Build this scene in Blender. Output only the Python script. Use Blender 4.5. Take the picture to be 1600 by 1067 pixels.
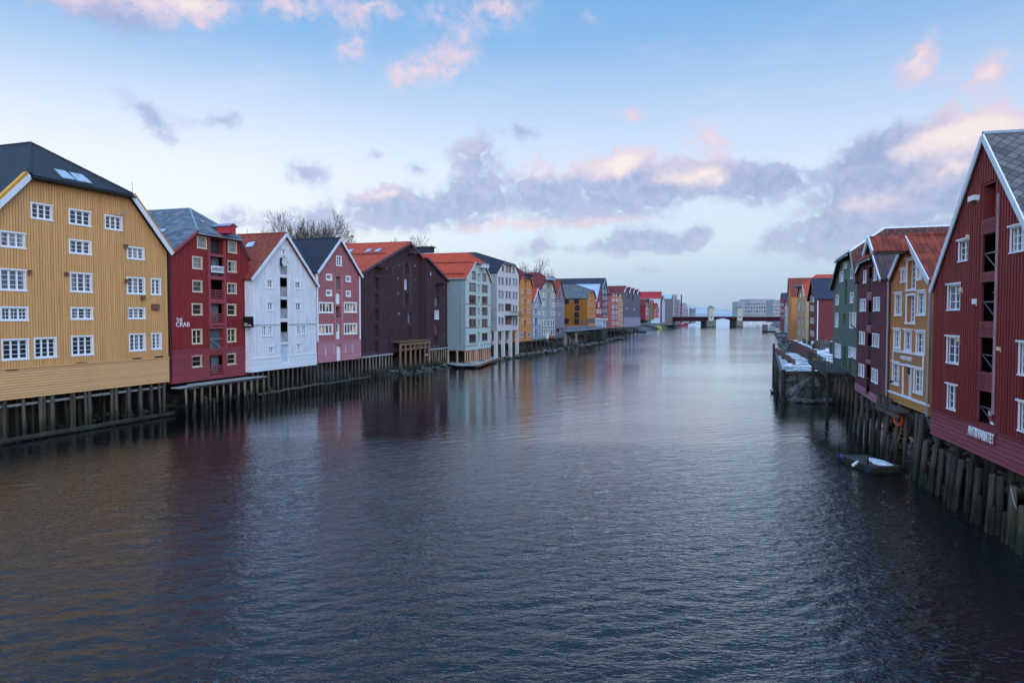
import bpy, math, random
import numpy as np
from math import sin, cos, pi, atan, atan2, sqrt, radians
from mathutils import Vector, Matrix, noise
from mathutils.geometry import tessellate_polygon

R = random.Random(7)
for _o in list(bpy.data.objects):
    bpy.data.objects.remove(_o)
sc = bpy.context.scene
col = sc.collection

# ------------------------------------------------------------------ camera
F, CX, CY, HCAM, HORIZON = 1067.0, 800.0, 533.5, 8.5, 494.5
PITCH = atan((CY - HORIZON) / F)
SP, CP = sin(PITCH), cos(PITCH)
cd = bpy.data.cameras.new('camera')
cam = bpy.data.objects.new('camera', cd)
col.objects.link(cam)
cam.location = (0, 0, HCAM)
cam.rotation_euler = (pi / 2 - PITCH, 0, 0)
cd.sensor_width = 36
cd.lens = 36 * F / 1600
cd.clip_start = 0.3
cd.clip_end = 40000
sc.camera = cam


def ray(px, py):
    x, y = (px - CX) / F, -(py - CY) / F
    return Vector((x, CP + y * SP, -SP + y * CP))


def on_z(px, py, z=0.0):
    d = ray(px, py)
    k = (z - HCAM) / d.z
    return Vector((d.x * k, d.y * k, z))


def at_dist(px, py, Y):
    d = ray(px, py)
    k = Y / d.y
    return Vector((d.x * k, Y, HCAM + d.z * k))


# ------------------------------------------------------------------ node helpers
class NT:
    def __init__(s, tree):
        s.t = tree

    def n(s, typ, ins=None, **kw):
        nd = s.t.nodes.new(typ)
        for k, v in kw.items():
            setattr(nd, k, v)
        for k, v in (ins or {}).items():
            if isinstance(v, bpy.types.NodeSocket):
                s.t.links.new(v, nd.inputs[k])
            else:
                nd.inputs[k].default_value = v
        return nd

    def m(s, op, a, b=0.0, c=0.0, clamp=False):
        nd = s.n('ShaderNodeMath', {0: a, 1: b, 2: c}, operation=op, use_clamp=clamp)
        return nd.outputs[0]

    def mix(s, f, a, b, blend='MIX'):
        nd = s.n('ShaderNodeMix', {0: f, 6: a, 7: b}, data_type='RGBA', blend_type=blend)
        return nd.outputs[2]

    def step(s, v, lo, hi, a=0.0, b=1.0):
        nd = s.n('ShaderNodeMapRange', {0: v, 1: lo, 2: hi, 3: a, 4: b}, interpolation_type='SMOOTHSTEP')
        return nd.outputs[0]

    def noise(s, vec, scale, detail=3.0, rough=0.5, dist=0.0):
        nd = s.n('ShaderNodeTexNoise', {'Vector': vec, 'Scale': scale, 'Detail': detail, 'Roughness': rough, 'Distortion': dist})
        return nd.outputs[0]


def rgb(*c):
    return (c[0], c[1], c[2], 1.0)


# ------------------------------------------------------------------ world: dusk sky with clouds
SKY_EL, SKY_ROT = radians(4), radians(160)
world = bpy.data.worlds.new('World')
sc.world = world
world.use_nodes = True
wt = world.node_tree
wt.nodes.clear()
W = NT(wt)
geo = W.n('ShaderNodeTexCoord')
dirv = geo.outputs['Generated']
sep = W.n('ShaderNodeSeparateXYZ', {0: dirv})
dx, dy, dz = sep.outputs
el = W.m('MULTIPLY', W.m('ARCSINE', dz), 180 / pi)
az = W.m('MULTIPLY', W.m('ARCTAN2', dx, dy), 180 / pi)
ramp = W.n('ShaderNodeValToRGB', {0: W.m('DIVIDE', el, 60.0)})
cr = ramp.color_ramp
stops = [(0.0, (0.33, 0.48, 0.69)), (0.045, (0.41, 0.57, 0.77)), (0.10, (0.60, 0.74, 0.90)), (0.19, (0.67, 0.78, 0.96)),
         (0.28, (0.46, 0.61, 0.89)), (0.36, (0.225, 0.455, 0.80)), (0.46, (0.12, 0.355, 0.735)), (0.6, (0.20, 0.42, 0.78)), (1.0, (0.30, 0.50, 0.84))]
cr.elements[0].position, cr.elements[0].color = stops[0][0], rgb(*stops[0][1])
cr.elements[1].position, cr.elements[1].color = stops[-1][0], rgb(*stops[-1][1])
for p_, c_ in stops[1:-1]:
    e_ = cr.elements.new(p_)
    e_.color = rgb(*c_)
# the brighter, whiter quarter of the sky to the left
glow = W.m('MULTIPLY', W.step(az, 12.0, -32.0), W.step(el, 21.0, 6.0))
base = W.mix(W.m('MULTIPLY', glow, 0.85), ramp.outputs[0], rgb(0.93, 0.945, 0.985))
# cloud masks in azimuth / elevation
comb = W.n('ShaderNodeCombineXYZ', {0: az, 1: W.m('MULTIPLY', el, 1.0), 2: 0.0}).outputs[0]
warp = W.n('ShaderNodeTexNoise', {'Vector': comb, 'Scale': 0.32, 'Detail': 7.0, 'Roughness': 0.62})
wv = W.n('ShaderNodeVectorMath', {0: warp.outputs['Color'], 1: (0.5, 0.5, 0.5)}, operation='SUBTRACT').outputs[0]
wv = W.n('ShaderNodeVectorMath', {0: wv, 1: (3.6, 2.4, 0.0)}, operation='MULTIPLY').outputs[0]
cp = W.n('ShaderNodeVectorMath', {0: comb, 1: wv}, operation='ADD').outputs[0]


def blobs(lst):
    acc = None
    for (px, py, rx, ry, rot, wgt) in lst:
        d = ray(px, py).normalized()
        a0, e0 = math.degrees(atan2(d.x, d.y)), math.degrees(math.asin(d.z))
        k = 180 / pi / F * 0.85
        mp = W.n('ShaderNodeMapping', {0: cp, 1: (a0, e0, 0), 2: (0, 0, radians(rot)), 3: (rx * k * 1.5, ry * k * 1.5, 1)}, vector_type='TEXTURE')
        g = W.n('ShaderNodeTexGradient', {0: mp.outputs[0]}, gradient_type='QUADRATIC_SPHERE')
        v = W.m('MULTIPLY', g.outputs['Fac'], wgt)
        acc = v if acc is None else W.m('ADD', acc, v)
    return acc


dark = blobs([(985, 300, 160, 50, 4, 2.6), (1180, 290, 95, 40, -8, 2.2), (1225, 280, 50, 26, 0, 1.2), (725, 316, 115, 44, 6, 2.5), (850, 308, 66, 40, 0, 1.5), (610, 332, 66, 42, 0, 2.0), (665, 338, 46, 26, 0, 1.1),
              (1000, 380, 105, 26, 4, 3.2), (1080, 370, 44, 24, 20, 2.2), (835, 385, 56, 26, 20, 1.4), (1370, 270, 110, 66, 12, 2.3), (1420, 240, 76, 46, 20, 1.3), (1320, 374, 135, 38, 4, 2.6), (1430, 385, 130, 40, 0, 2.2),
              (1490, 305, 130, 60, 20, 1.8), (1560, 270, 70, 50, 0, 1.2), (230, 175, 90, 44, -25, .95), (260, 205, 40, 24, -50, .6), (345, 190, 60, 26, 0, 1.05), (520, 345, 80, 50, 0, 1.6), (470, 350, 66, 32, 0, 1.0),
              (375, 345, 110, 40, 0, 1.0), (478, 268, 76, 36, 0, 1.15), (812, 204, 64, 22, 0, 1.0), (745, 250, 66, 50, -30, 1.1), (1205, 372, 50, 28, 40, 1.1),
              (915, 466, 160, 10, 0, 0.6), (1015, 425, 36, 14, 0, 0.9), (885, 386, 36, 16, 0, 0.9), (180, 30, 150, 40, -8, 0.9), (650, 265, 40, 34, 0, .8), (580, 240, 36, 18, 0, .7), (1300, 345, 60, 40, 0, 1.0)])
pink = blobs([(200, -14, 180, 48, 0, 1.2), (300, 8, 76, 36, 0, 1.5), (110, 0, 100, 36, 0, .8), (550, 78, 56, 50, 30, 1.05), (715, 60, 76, 66, -20, .85), (640, 118, 76, 42, 20, 1.05), (690, 110, 110, 40, 10, .6),
              (570, 10, 160, 40, 0, 0.95), (790, 10, 100, 46, 0, 1.0), (450, 12, 80, 40, 0, 1.0), (965, 254, 110, 34, 8, 2.4), (1100, 278, 90, 34, -4, 1.8), (1030, 284, 90, 34, 0, 1.1), (600, 308, 76, 26, 0, 1.7), (670, 330, 60, 20, 0, .8),
              (1490, 204, 76, 36, 10, 1.9), (1580, 192, 76, 34, 0, 1.5), (1400, 240, 110, 50, 20, 1.1), (1500, 262, 150, 56, 14, 1.5), (1432, 95, 34, 70, -30, 1.15), (1455, 110, 30, 44, 20, .9),
              (1542, 120, 56, 40, 20, 1.5), (1110, 220, 70, 44, -30, 1.2), (985, 180, 60, 28, -10, 1.0), (840, 268, 54, 60, -20, 1.05), (735, 235, 56, 44, 0, 1.0), (760, 290, 66, 34, 0, 0.8),
              (790, 352, 150, 20, 4, 1.25), (950, 345, 120, 18, 0, 1.1), (1340, 320, 110, 34, 10, 1.1), (920, 30, 60, 30, 0, .5)])
fb = W.noise(comb, 0.55, 9.0, 0.62)
fb2 = W.noise(comb, 1.5, 6.0, 0.6)
tot = W.m('ADD', dark, pink)
fb3 = W.noise(cp, 1.1, 8.0, 0.68)
mod = W.m('ADD', W.m('MULTIPLY', fb, 1.7), W.m('MULTIPLY', fb3, 1.7))
dens = W.m('MULTIPLY', tot, W.m('ADD', mod, -0.90))
alpha = W.m('MULTIPLY', W.step(dens, 0.14, 0.95), 0.94)
thin = W.m('MULTIPLY', W.m('MULTIPLY', W.step(W.noise(W.n('ShaderNodeMapping', {0: comb, 3: (0.5, 1.3, 1)}).outputs[0], 0.16, 7.0, 0.6), 0.5, 0.75), W.step(el, 1.0, 8.0)), 0.25)
pf = W.m('DIVIDE', pink, W.m('ADD', tot, 0.05))
pf = W.step(W.m('ADD', pf, W.m('MULTIPLY', W.m('SUBTRACT', fb2, 0.5), 0.5)), 0.26, 0.95)
hl = W.m('MULTIPLY', W.step(W.m('MULTIPLY', pink, W.m('ADD', fb, 0.5)), 0.75, 2.0), 0.95)
ccol = W.mix(pf, W.mix(W.step(W.m('ADD', W.m('MULTIPLY', fb3, .6), W.m('MULTIPLY', fb, .4)), 0.38, 0.62), rgb(0.255, 0.325, 0.60), rgb(0.40, 0.435, 0.70)), rgb(0.77, 0.60, 0.73))
ccol = W.mix(hl, ccol, rgb(1.0, 0.80, 0.76))
# far cloud base fades into the air near the horizon
ccol = W.mix(W.step(el, 9.0, 1.0, 0.0, 0.45), ccol, rgb(0.45, 0.60, 0.77))
sky = W.mix(thin, base, rgb(0.80, 0.78, 0.90))
sky = W.mix(alpha, sky, ccol)
# unseen sky overhead and behind the viewer: brightness added to light the house fronts
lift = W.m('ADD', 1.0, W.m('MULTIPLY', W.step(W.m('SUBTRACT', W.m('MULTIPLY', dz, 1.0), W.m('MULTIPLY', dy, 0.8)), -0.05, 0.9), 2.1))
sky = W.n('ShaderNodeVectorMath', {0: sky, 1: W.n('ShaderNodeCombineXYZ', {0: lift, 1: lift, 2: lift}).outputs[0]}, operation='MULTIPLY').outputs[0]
nish = W.n('ShaderNodeTexSky', sky_type='NISHITA')
nish.sun_disc = False
nish.sun_elevation = SKY_EL
nish.sun_rotation = SKY_ROT
bg1 = W.n('ShaderNodeBackground', {0: nish.outputs[0], 1: 0.05})
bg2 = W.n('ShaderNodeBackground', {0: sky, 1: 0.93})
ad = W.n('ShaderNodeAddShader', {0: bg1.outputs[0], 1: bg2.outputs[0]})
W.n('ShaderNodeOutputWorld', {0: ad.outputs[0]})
world.cycles.sampling_method = 'MANUAL'
world.cycles.sample_map_resolution = 512

sd = bpy.data.lights.new('sun', 'SUN')
sun = bpy.data.objects.new('sun', sd)
col.objects.link(sun)
sd.energy = 0.8
sd.angle = radians(40)
sd.color = (1.0, 0.93, 0.86)
sun.rotation_euler = Vector((0.35, -0.75, 0.55)).to_track_quat('Z', 'Y').to_euler()

sc.view_settings.view_transform = 'Standard'
sc.view_settings.look = 'None'
sc.view_settings.exposure = 0.0
sc.view_settings.gamma = 1.0
sc.cycles.max_bounces = 6
sc.cycles.diffuse_bounces = 3
sc.cycles.glossy_bounces = 3
sc.cycles.transparent_max_bounces = 6
sc.cycles.volume_bounces = 0
sc.cycles.caustics_reflective = False
sc.cycles.caustics_refractive = False
sc.cycles.sample_clamp_indirect = 6

# ------------------------------------------------------------------ materials
MATS = {}


def new_mat(name):
    m = bpy.data.materials.new(name)
    m.use_nodes = True
    t = NT(m.node_tree)
    b = m.node_tree.nodes['Principled BSDF']
    MATS[name] = m
    return m, t, b


def obj_xyz(t):
    o = t.n('ShaderNodeTexCoord').outputs['Object']
    s = t.n('ShaderNodeSeparateXYZ', {0: o}).outputs
    return o, s[0], s[1], s[2]


def link(t, a, b):
    t.t.links.new(a, b)


def scale_col(t, c, f):
    v = t.n('ShaderNodeCombineXYZ', {0: f, 1: f, 2: f}).outputs[0]
    return t.mix(1.0, c, v, 'MULTIPLY')


def paint(name, c, w=0.16, horiz=False, rough=0.6, vary=0.16, bump=0.0, dirt=0.25):
    """painted boards: each board its own tone, faded streaks, fine grain"""
    m, t, b = new_mat(name)
    o, x, y, z = obj_xyz(t)
    a = z if horiz else t.m('ADD', x, y)
    idx = t.m('FLOOR', t.m('DIVIDE', a, w))
    wn = t.n('ShaderNodeTexWhiteNoise', {'W': idx}, noise_dimensions='1D').outputs[0]
    st = t.n('ShaderNodeMapping', {0: o, 3: (6.0, 6.0, 0.5) if not horiz else (0.6, 0.6, 8.0)}).outputs[0]
    streak = t.noise(st, 1.0, 4.0, 0.6)
    big = t.noise(o, 0.35, 4.0, 0.6)
    f = t.m('ADD', 1.0 - vary, t.m('MULTIPLY', wn, vary))
    f = t.m('MULTIPLY', f, t.step(streak, 0.25, 0.75, 1.0 - dirt * 0.6, 1.0 + dirt * 0.4))
    cc = scale_col(t, rgb(*c), f)
    cc = t.mix(t.step(big, 0.5, 0.75, 0.0, dirt), cc, rgb(*[0.55 * v + 0.03 for v in c]))
    link(t, cc, b.inputs['Base Color'])
    b.inputs['Roughness'].default_value = rough
    b.inputs['Specular IOR Level'].default_value = 0.3
    h = t.m('MULTIPLY', streak, 0.004)
    if bump:
        fr = t.m('FRACT', t.m('DIVIDE', a, w))
        h = t.m('ADD', h, t.m('MULTIPLY', t.step(t.m('ABSOLUTE', t.m('SUBTRACT', fr, 0.5)), 0.30, 0.42), bump))
    bn = t.n('ShaderNodeBump', {'Height': h, 'Strength': 0.7, 'Distance': 1.0})
    link(t, bn.outputs[0], b.inputs['Normal'])
    return m


def plain(name, c, rough=0.6, vary=0.2, scale=2.0, metal=0.0, spec=0.4):
    m, t, b = new_mat(name)
    o = t.n('ShaderNodeTexCoord').outputs['Object']
    nz = t.noise(o, scale, 5.0, 0.6)
    f = t.step(nz, 0.3, 0.7, 1.0 - vary, 1.0 + vary * 0.5)
    link(t, scale_col(t, rgb(*c), f), b.inputs['Base Color'])
    b.inputs['Roughness'].default_value = rough
    b.inputs['Metallic'].default_value = metal
    b.inputs['Specular IOR Level'].default_value = spec
    bn = t.n('ShaderNodeBump', {'Height': nz, 'Strength': 0.15, 'Distance': 0.02})
    link(t, bn.outputs[0], b.inputs['Normal'])
    return m


def tiles(name, c, c2=None, tw=0.24, th=0.30, rough=0.75, vary=0.35, along='y', bump=0.05, spec=0.12):
    """pantiles: rounded columns, overlapping courses, each tile its own tone"""
    m, t, b = new_mat(name)
    o, x, y, z = obj_xyz(t)
    a = y if along == 'y' else x
    ca, cz = t.m('DIVIDE', a, tw), t.m('DIVIDE', z, th * 0.7)
    fa, fz = t.m('FRACT', ca), t.m('FRACT', cz)
    cell = t.n('ShaderNodeCombineXYZ', {0: t.m('FLOOR', ca), 1: t.m('FLOOR', cz), 2: t.m('FLOOR', t.m('DIVIDE', x, 40.0))}).outputs[0]
    wn = t.n('ShaderNodeTexWhiteNoise', {0: cell}, noise_dimensions='3D').outputs[0]
    big = t.noise(o, 0.6, 4.0, 0.6)
    k = t.m('ADD', t.m('MULTIPLY', wn, 0.6), t.m('MULTIPLY', big, 0.6))
    cc = t.mix(t.step(k, 0.25, 0.95), rgb(*c), rgb(*(c2 or [v * (1 - vary) for v in c])))
    link(t, cc, b.inputs['Base Color'])
    b.inputs['Roughness'].default_value = rough
    b.inputs['Specular IOR Level'].default_value = spec
    h = t.m('ADD', t.m('MULTIPLY', t.m('SINE', t.m('MULTIPLY', fa, 2 * pi)), bump * 0.5), t.m('MULTIPLY', t.m('SUBTRACT', 1.0, fz), bump * 0.8))
    bn = t.n('ShaderNodeBump', {'Height': h, 'Strength': 0.8, 'Distance': 1.0})
    link(t, bn.outputs[0], b.inputs['Normal'])
    return m


def slate(name, c, c2, size=0.5, diamond=True, rough=0.5):
    m, t, b = new_mat(name)
    o, x, y, z = obj_xyz(t)
    zz = t.m('MULTIPLY', z, 1.35)
    if diamond:
        p, q = t.m('ADD', y, zz), t.m('SUBTRACT', y, zz)
    else:
        p, q = t.m('MULTIPLY', t.m('ADD', y, x), 1.0), t.m('MULTIPLY', zz, 1.6)
    cp_, cq = t.m('DIVIDE', p, size), t.m('DIVIDE', q, size)
    cell = t.n('ShaderNodeCombineXYZ', {0: t.m('FLOOR', cp_), 1: t.m('FLOOR', cq), 2: 0.0}).outputs[0]
    wn = t.n('ShaderNodeTexWhiteNoise', {0: cell}, noise_dimensions='3D').outputs[0]
    big = t.noise(o, 0.5, 4.0, 0.6)
    k = t.m('ADD', t.m('MULTIPLY', wn, 0.75), t.m('MULTIPLY', big, 0.4))
    link(t, t.mix(t.step(k, 0.15, 0.95), rgb(*c), rgb(*c2)), b.inputs['Base Color'])
    e = t.m('MINIMUM', t.m('FRACT', cp_), t.m('FRACT', cq))
    if diamond:
        sk = b.inputs['Base Color'].links[0].from_socket
        link(t, t.mix(t.step(e, 0.085, 0.045), sk, rgb(0.02, 0.02, 0.022)), b.inputs['Base Color'])
    h = t.m('ADD', t.m('MULTIPLY', t.step(e, 0.0, 0.09), 0.03), t.m('MULTIPLY', t.m('ADD', t.m('FRACT', cp_), t.m('FRACT', cq)), -0.012))
    b.inputs['Roughness'].default_value = rough
    b.inputs['Specular IOR Level'].default_value = 0.2
    bn = t.n('ShaderNodeBump', {'Height': h, 'Strength': 1.0, 'Distance': 1.0})
    link(t, bn.outputs[0], b.inputs['Normal'])
    return m


def glass(name, c=(0.016, 0.02, 0.026), c2=(0.10, 0.115, 0.14), rough=0.06):
    m, t, b = new_mat(name)
    o = t.n('ShaderNodeTexCoord').outputs['Object']
    oi = t.n('ShaderNodeObjectInfo').outputs['Random']
    nz = t.noise(o, 0.9, 2.0, 0.5)
    k = t.step(t.m('ADD', t.m('MULTIPLY', oi, 0.7), t.m('MULTIPLY', nz, 0.6)), 0.45, 1.1)
    cur = t.noise(t.n('ShaderNodeMapping', {0: o, 3: (2.4, 2.4, 0.12)}).outputs[0], 1.0, 2.0, 0.5)
    cur = t.m('MULTIPLY', t.step(cur, 0.52, 0.58), t.step(oi, 0.35, 0.45, 0.0, 0.85))
    link(t, t.mix(cur, t.mix(k, rgb(*c), rgb(*c2)), rgb(0.24, 0.235, 0.225)), b.inputs['Base Color'])
    b.inputs['Roughness'].default_value = rough
    b.inputs['IOR'].default_value = 1.5
    b.inputs['Specular IOR Level'].default_value = 0.55
    bn = t.n('ShaderNodeBump', {'Height': t.noise(o, 1.2, 1.0), 'Strength': 0.12, 'Distance': 0.1})
    link(t, bn.outputs[0], b.inputs['Normal'])
    return m


def lit(name, c=(1.0, 0.62, 0.28), s=0.5):
    m, t, b = new_mat(name)
    o, x, y, z = obj_xyz(t)
    nz = t.noise(t.n('ShaderNodeMapping', {0: o, 3: (2.6, 1, 0.7)}).outputs[0], 1.0, 2.0, 0.5)
    k = t.step(nz, 0.42, 0.68)
    link(t, t.mix(k, rgb(0.05, 0.045, 0.045), rgb(0.35, 0.28, 0.2)), b.inputs['Base Color'])
    b.inputs['Roughness'].default_value = 0.1
    b.inputs['Emission Color'].default_value = rgb(*c)
    link(t, t.m('MULTIPLY', k, s), b.inputs['Emission Strength'])
    return m


def wood(name, c, c2, rough=0.8, algae=0.0, sx=1.0):
    """weathered timber, optional green-black weed band near the tide line (world height)"""
    m, t, b = new_mat(name)
    o = t.n('ShaderNodeTexCoord').outputs['Object']
    oi = t.n('ShaderNodeObjectInfo').outputs['Random']
    nz = t.noise(t.n('ShaderNodeMapping', {0: o, 3: (9 * sx, 9 * sx, 0.9)}).outputs[0], 1.0, 5.0, 0.65)
    n2 = t.noise(t.n('ShaderNodeMapping', {0: o, 1: t.n('ShaderNodeCombineXYZ', {0: t.m('MULTIPLY', oi, 50.0)}).outputs[0]}).outputs[0], 1.1, 4.0, 0.6)
    k = t.step(t.m('ADD', t.m('MULTIPLY', nz, 0.6), t.m('ADD', t.m('MULTIPLY', n2, 0.5), t.m('MULTIPLY', oi, 0.3))), 0.4, 1.0)
    cc = t.mix(k, rgb(*c), rgb(*c2))
    if algae:
        pz = t.n('ShaderNodeSeparateXYZ', {0: t.n('ShaderNodeNewGeometry').outputs['Position']}).outputs[2]
        lvl = t.m('ADD', pz, t.m('MULTIPLY', t.m('SUBTRACT', nz, 0.5), 0.9))
        cc = t.mix(t.step(lvl, algae + 0.7, algae - 0.35), cc, rgb(0.012, 0.012, 0.009))
        cc = t.mix(t.m('MULTIPLY', t.step(lvl, algae + 1.0, algae + 0.35), t.step(n2, 0.45, 0.65, 0.0, 0.5)), cc, rgb(0.06, 0.065, 0.025))
    link(t, cc, b.inputs['Base Color'])
    b.inputs['Roughness'].default_value = rough
    b.inputs['Specular IOR Level'].default_value = 0.25
    bn = t.n('ShaderNodeBump', {'Height': nz, 'Strength': 0.6, 'Distance': 0.02})
    link(t, bn.outputs[0], b.inputs['Normal'])
    return m


def stone(name, c, c2, scale=1.2, wet=0.6, snow=0.0):
    m, t, b = new_mat(name)
    o = t.n('ShaderNodeNewGeometry').outputs['Position']
    vor = t.n('ShaderNodeTexVoronoi', {'Vector': o, 'Scale': scale}, feature='F1')
    ve = t.n('ShaderNodeTexVoronoi', {'Vector': o, 'Scale': scale}, feature='DISTANCE_TO_EDGE').outputs[0]
    nz = t.noise(o, 2.5, 6.0, 0.65)
    k = t.m('ADD', t.m('MULTIPLY', t.n('ShaderNodeSeparateXYZ', {0: vor.outputs['Color']}).outputs[0], 0.6), t.m('MULTIPLY', nz, 0.5))
    cc = t.mix(t.step(k, 0.2, 0.9), rgb(*c), rgb(*c2))
    pz = t.n('ShaderNodeSeparateXYZ', {0: o}).outputs[2]
    cc = t.mix(t.step(t.m('ADD', pz, t.m('MULTIPLY', nz, 0.6)), wet + 0.8, wet), cc, rgb(0.02, 0.022, 0.018))
    link(t, cc, b.inputs['Base Color'])
    b.inputs['Roughness'].default_value = 0.8
    h = t.m('ADD', t.m('MULTIPLY', t.step(ve, 0.0, 0.12), 0.12), t.m('MULTIPLY', nz, 0.15))
    bn = t.n('ShaderNodeBump', {'Height': h, 'Strength': 0.9, 'Distance': 0.8})
    link(t, bn.outputs[0], b.inputs['Normal'])
    return m


# walls
paint('yellow', (0.63, 0.338, 0.13), 0.19, vary=0.13, dirt=0.18)
paint('yellow_h', (0.62, 0.345, 0.15), 0.16, True, vary=.1, dirt=0.15)
paint('yellow_trim', (0.52, 0.26, 0.035))
paint('crab', (0.255, 0.026, 0.030), 0.2, vary=0.2, dirt=0.25)
paint('crab_h', (0.26, 0.04, 0.05), 0.16, True)
paint('crab_trim', (0.30, 0.055, 0.07))
paint('white', (0.66, 0.68, 0.73), 0.17, vary=0.12, dirt=0.25)
paint('white_h', (0.68, 0.70, 0.75), 0.16, True, vary=0.08, dirt=0.12)
paint('trim', (0.74, 0.76, 0.79), vary=0.05, dirt=0.1)
paint('bargeboard', (0.60, 0.64, 0.71), vary=0.06, dirt=0.15)
paint('pink', (0.37, 0.135, 0.145), 0.18)
paint('pink_h', (0.44, 0.185, 0.215), 0.18, True, vary=0.1)
paint('maroon', (0.066, 0.030, 0.040), 0.2, vary=0.35, dirt=0.5)
paint('maroon_trim', (0.085, 0.05, 0.066), vary=0.2)
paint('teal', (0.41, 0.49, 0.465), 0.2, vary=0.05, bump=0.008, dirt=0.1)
paint('teal_shaded', (0.21, 0.275, 0.29), 0.2, vary=0.05, bump=0.008, dirt=0.1)  # teal darkened: shade on the near side wall is put into the colour
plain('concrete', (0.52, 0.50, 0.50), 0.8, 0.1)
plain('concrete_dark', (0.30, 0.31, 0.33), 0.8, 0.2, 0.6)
paint('orange', (0.54, 0.215, 0.065), 0.25, vary=0.1, bump=0.02)
paint('greyblue', (0.28, 0.31, 0.38), 0.3, vary=0.1, bump=0.02)
paint('greygreen', (0.30, 0.33, 0.31), 0.3, vary=0.1, bump=0.02)
paint('purplegrey', (0.22, 0.185, 0.23), 0.3, vary=0.15, bump=0.02)
paint('ochre', (0.27, 0.095, 0.004), 0.4, vary=0.1, bump=0.02)  # darker than ochre_front: shade of the side wall is put into the colour
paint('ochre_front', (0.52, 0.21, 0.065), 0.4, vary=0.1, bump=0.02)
paint('farred', (0.24, 0.026, 0.04), 0.4, vary=0.1)
paint('farblue', (0.085, 0.12, 0.16), 0.4, vary=0.1)
paint('fargreen', (0.25, 0.33, 0.29), 0.4, vary=0.1)
paint('salmon', (0.42, 0.125, 0.12), 0.4, vary=0.1)
paint('faryellow', (0.55, 0.23, 0.05), 0.4, vary=0.1)
paint('slatewall', (0.10, 0.095, 0.125), 0.5, vary=0.15)
paint('lilac', (0.27, 0.25, 0.33), 0.5, vary=0.1)
paint('brightred', (0.42, 0.03, 0.05), 0.5, vary=0.1)
paint('smallgreen', (0.10, 0.20, 0.14), 0.5, vary=0.1)
paint('smallorange', (0.36, 0.09, 0.04), 0.5, vary=0.1)
paint('brownwall', (0.14, 0.125, 0.13), 0.5, vary=0.1)
paint('paleblue', (0.42, 0.50, 0.60), 0.5, vary=0.06)
plain('glasswall', (0.16, 0.20, 0.25), 0.25, 0.3, 0.3)
paint('green', (0.085, 0.135, 0.105), 0.2, vary=0.12, bump=0.012)
paint('green_trim', (0.16, 0.22, 0.19))
paint('purple', (0.15, 0.045, 0.065), 0.2, vary=0.15)
paint('purple_trim', (0.30, 0.12, 0.165), 0.16, True)
paint('orange_r', (0.50, 0.205, 0.07), 0.17)
paint('orange_rh', (0.46, 0.20, 0.06), 0.17, True)
paint('signboard', (0.36, 0.165, 0.075), 5.0, vary=0.02, dirt=0.1)
paint('red_r', (0.225, 0.03, 0.03), 0.23, vary=0.22, dirt=0.35)
paint('red_rh', (0.235, 0.05, 0.066), 0.2, True, vary=0.15)
paint('red_rtrim', (0.20, 0.035, 0.045))
paint('darkred', (0.13, 0.017, 0.02), 0.25, vary=0.12, bump=0.02)
paint('cream', (0.54, 0.34, 0.17), 0.25, vary=0.08, bump=0.01)
paint('creamframe', (0.68, 0.56, 0.36), vary=0.05)
paint('brownframe', (0.19, 0.085, 0.05), vary=0.1)
# roofs
tiles('roof_black', (0.006, 0.007, 0.011), (0.014, 0.015, 0.022), 0.25, 0.34, 0.5, spec=0.2)
tiles('roof_black_hip', (0.006, 0.007, 0.011), (0.016, 0.018, 0.026), 0.25, 0.34, 0.5, along='x', spec=0.2)
slate('roof_slate', (0.06, 0.08, 0.105), (0.15, 0.17, 0.20), 0.42, False, 0.75)
slate('roof_diamond', (0.055, 0.055, 0.062), (0.125, 0.117, 0.115), 0.46, True, 0.75)
tiles('roof_brick', (0.25, 0.052, 0.028), (0.15, 0.032, 0.02), 0.24, 0.34)
tiles('roof_red', (0.46, 0.068, 0.03), (0.33, 0.045, 0.024), 0.22, 0.3, vary=0.2)
tiles('roof_pantile', (0.31, 0.058, 0.03), (0.15, 0.03, 0.02), 0.30, 0.46, bump=0.14)
tiles('roof_oldtile', (0.13, 0.038, 0.026), (0.045, 0.025, 0.024), 0.28, 0.38, bump=0.08)
tiles('roof_darktile', (0.05, 0.035, 0.04), (0.10, 0.05, 0.045), 0.28, 0.38, bump=0.08)
tiles('roof_wine', (0.15, 0.026, 0.022), (0.11, 0.022, 0.022), 0.4, 0.5)
plain('roof_felt', (0.022, 0.027, 0.040), 0.9, 0.12, 0.8, spec=.15)
plain('roof_navy', (0.030, 0.034, 0.055), 0.9, 0.15, 0.5, spec=.15)
plain('roof_grey', (0.095, 0.105, 0.11), 0.9, 0.35, 1.2, spec=.15)
plain('roof_bluemetal', (0.27, 0.36, 0.48), 0.6, 0.12, 0.5)
plain('lead', (0.17, 0.22, 0.28), 0.5, 0.2)
plain('black', (0.006, 0.006, 0.007), 0.5, 0.2)
plain('interior', (0.008, 0.008, 0.009), 0.9, 0.3)
plain('doorgrey', (0.13, 0.14, 0.155), 0.6, 0.2)
plain('doorolive', (0.03, 0.035, 0.032), 0.5, 0.3)
plain('doorblue', (0.45, 0.52, 0.62), 0.5, 0.06)
plain('doordark', (0.03, 0.022, 0.024), 0.7, 0.3)
plain('steel', (0.18, 0.19, 0.21), 0.4, 0.2, 3.0, 0.6)
plain('rail', (0.035, 0.037, 0.042), 0.5, 0.2)
plain('zinc', (0.26, 0.27, 0.29), 0.5, 0.15)
plain('pinkpipe', (0.30, 0.17, 0.19), 0.5, 0.1)
m, t, b = new_mat('snow')
P_ = t.n('ShaderNodeNewGeometry').outputs['Position']
nz = t.noise(P_, 0.55, 7.0, 0.68)
n2_ = t.noise(P_, 3.0, 4.0, 0.6)
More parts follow.
